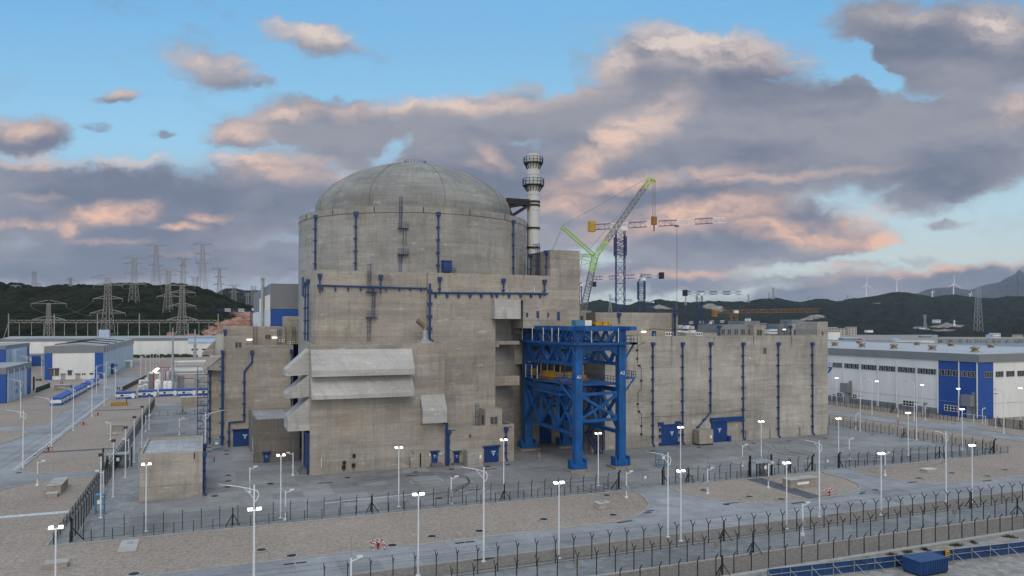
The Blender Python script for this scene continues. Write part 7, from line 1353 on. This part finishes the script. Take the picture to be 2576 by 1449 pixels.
farbox('harbour_house', 'small white harbour house on the far quay', 'house', rr, 1600, 1662, 586, 622, 1500, 'white', win=2); farbox('harbour_house', 'low pale shed left of the white harbour house', 'house', rr, 1575, 1603, 598, 622, 1502, 'sign', win=1); farbox('harbour_house', 'flat shed at the right picture edge on the quay', 'house', rr, 1795, 1848, 600, 618, 1500, 'beige', win=1); farbox('hillside_house', 'white villa with terrace on the wooded far slope', 'house', rr, 1128, 1166, 474, 502, 2050, 'white', win=2, dep=20)
sl = At(rr(1278, 520), 2000); ob = thing('lighthouse', 'white statue like lighthouse on the wooded far slope', 'lighthouse', (sl.x, sl.y, sl.z-2)); mb = MB(); h_ = 2000/1876*.304; mb.lathe([(0, sl.z-2), (9*h_, sl.z-2), (9*h_, sl.z+3*h_), (6*h_, sl.z+6*h_), (5*h_, sl.z+26*h_), (7*h_, sl.z+28*h_), (6*h_, sl.z+36*h_), (0, sl.z+46*h_)], (sl.x, sl.y), 14); mb.build('tower', M['white'], ob); mb = MB(); mb.cyl((sl.x, sl.y), 6.5*h_, sl.z+27*h_, sl.z+28.5*h_); mb.build('gallery', M['galv'], ob)
random.seed(12); far = [('low blue roofed site shed', 'blue'), ('white roofed site shed', 'white'), ('rust red stack of steel at the site', 'red'), ('beige site building', 'beige'), ('grey site shed', 'fascia')]
PL = [(rr,360,480,628,640,900,'fascia','sign'),(rr,590,700,652,664,900,'red','red'),(rr,700,780,655,668,890,'red','red'),(rr,480,510,638,648,920,'red','red'),(rr,800,930,655,664,930,'fascia','white'),(rr,905,1010,655,664,935,'white','white'),(rr,1010,1115,652,665,950,'white','white'),(rr,770,830,632,642,1300,'sign','sign'),(rr,1010,1090,608,622,1500,'fascia','sign'),(rr,560,606,562,580,1600,'white','beige'),(rr,1015,1035,545,552,1750,'white','white'),
 (x5,228,330,440,475,760,'white_clad','blue'),(x5,330,420,452,480,740,'white_clad','blue'),(x5,420,520,455,485,700,'white_clad','white'),(x5,560,640,460,485,720,'white_clad','blue'),(x5,650,730,432,470,800,'white','blue'),(x5,740,835,430,480,660,'white_clad','blue'),(x5,240,300,375,420,1300,'beige','white'),(x5,300,360,385,425,1280,'beige','white'),(x5,360,420,378,425,1320,'white','beige'),(x5,420,470,390,430,1290,'beige','white'),(x5,735,790,395,425,1200,'white','white'),(x5,790,830,405,430,1210,'beige','beige'),(x5,600,650,400,430,1250,'white','beige'),(x5,1480,1530,350,385,1300,'beige','white'),(x5,1590,1690,360,420,1250,'beige','white'),(x5,2080,2115,375,410,1200,'beige','white'),(x5,2445,2576,405,440,1300,'beige','beige'),(x5,1280,1300,275,300,700,'white','fascia')]
NM = {'blue': 'blue roofed', 'white': 'white roofed', 'red': 'rust red', 'beige': 'beige roofed', 'sign': 'pale blue roofed', 'fascia': 'grey roofed'}; PLACE = {}
for f, x0, x1_, yt, yb, Y, mt, rf in sorted(PL, key=lambda q: q[0](q[1], 0)[0]):
    lab = NM[rf] + ' distant shed ' + ('beyond the right warehouse roof' if f is rr else ('left of the louvred roof house' if x0 < 840 else 'behind the roof houses'))
    k = PLACE.get(lab, 0); PLACE[lab] = k+1
    farbox('site_shed', lab + ', ' + ORD[k] + ' from left', 'shed', f, x0, x1_, yt, yb, Y, mt, rf, z0=0 if f is rr and Y < 1000 else None, grp='distant sheds and site buildings')
# ------------------------------------------------------------------ evening haze
hz = MB(); hz.box(-4200, 9300, -400, 10400, -11, 760)
hm = bpy.data.materials.new('evening_haze'); hm.use_nodes = True; nt = hm.node_tree; nt.nodes.clear(); out = nt.nodes.new('ShaderNodeOutputMaterial'); pv = nt.nodes.new('ShaderNodeVolumePrincipled'); pv.inputs['Color'].default_value = (.82, .88, 1.0, 1); pv.inputs['Density'].default_value = 2.9e-5; pv.inputs['Anisotropy'].default_value = 0.1; nt.links.new(pv.outputs[0], out.inputs['Volume'])
HAZE = True
if HAZE: tag(hz.build('haze', hm), kind='stuff')
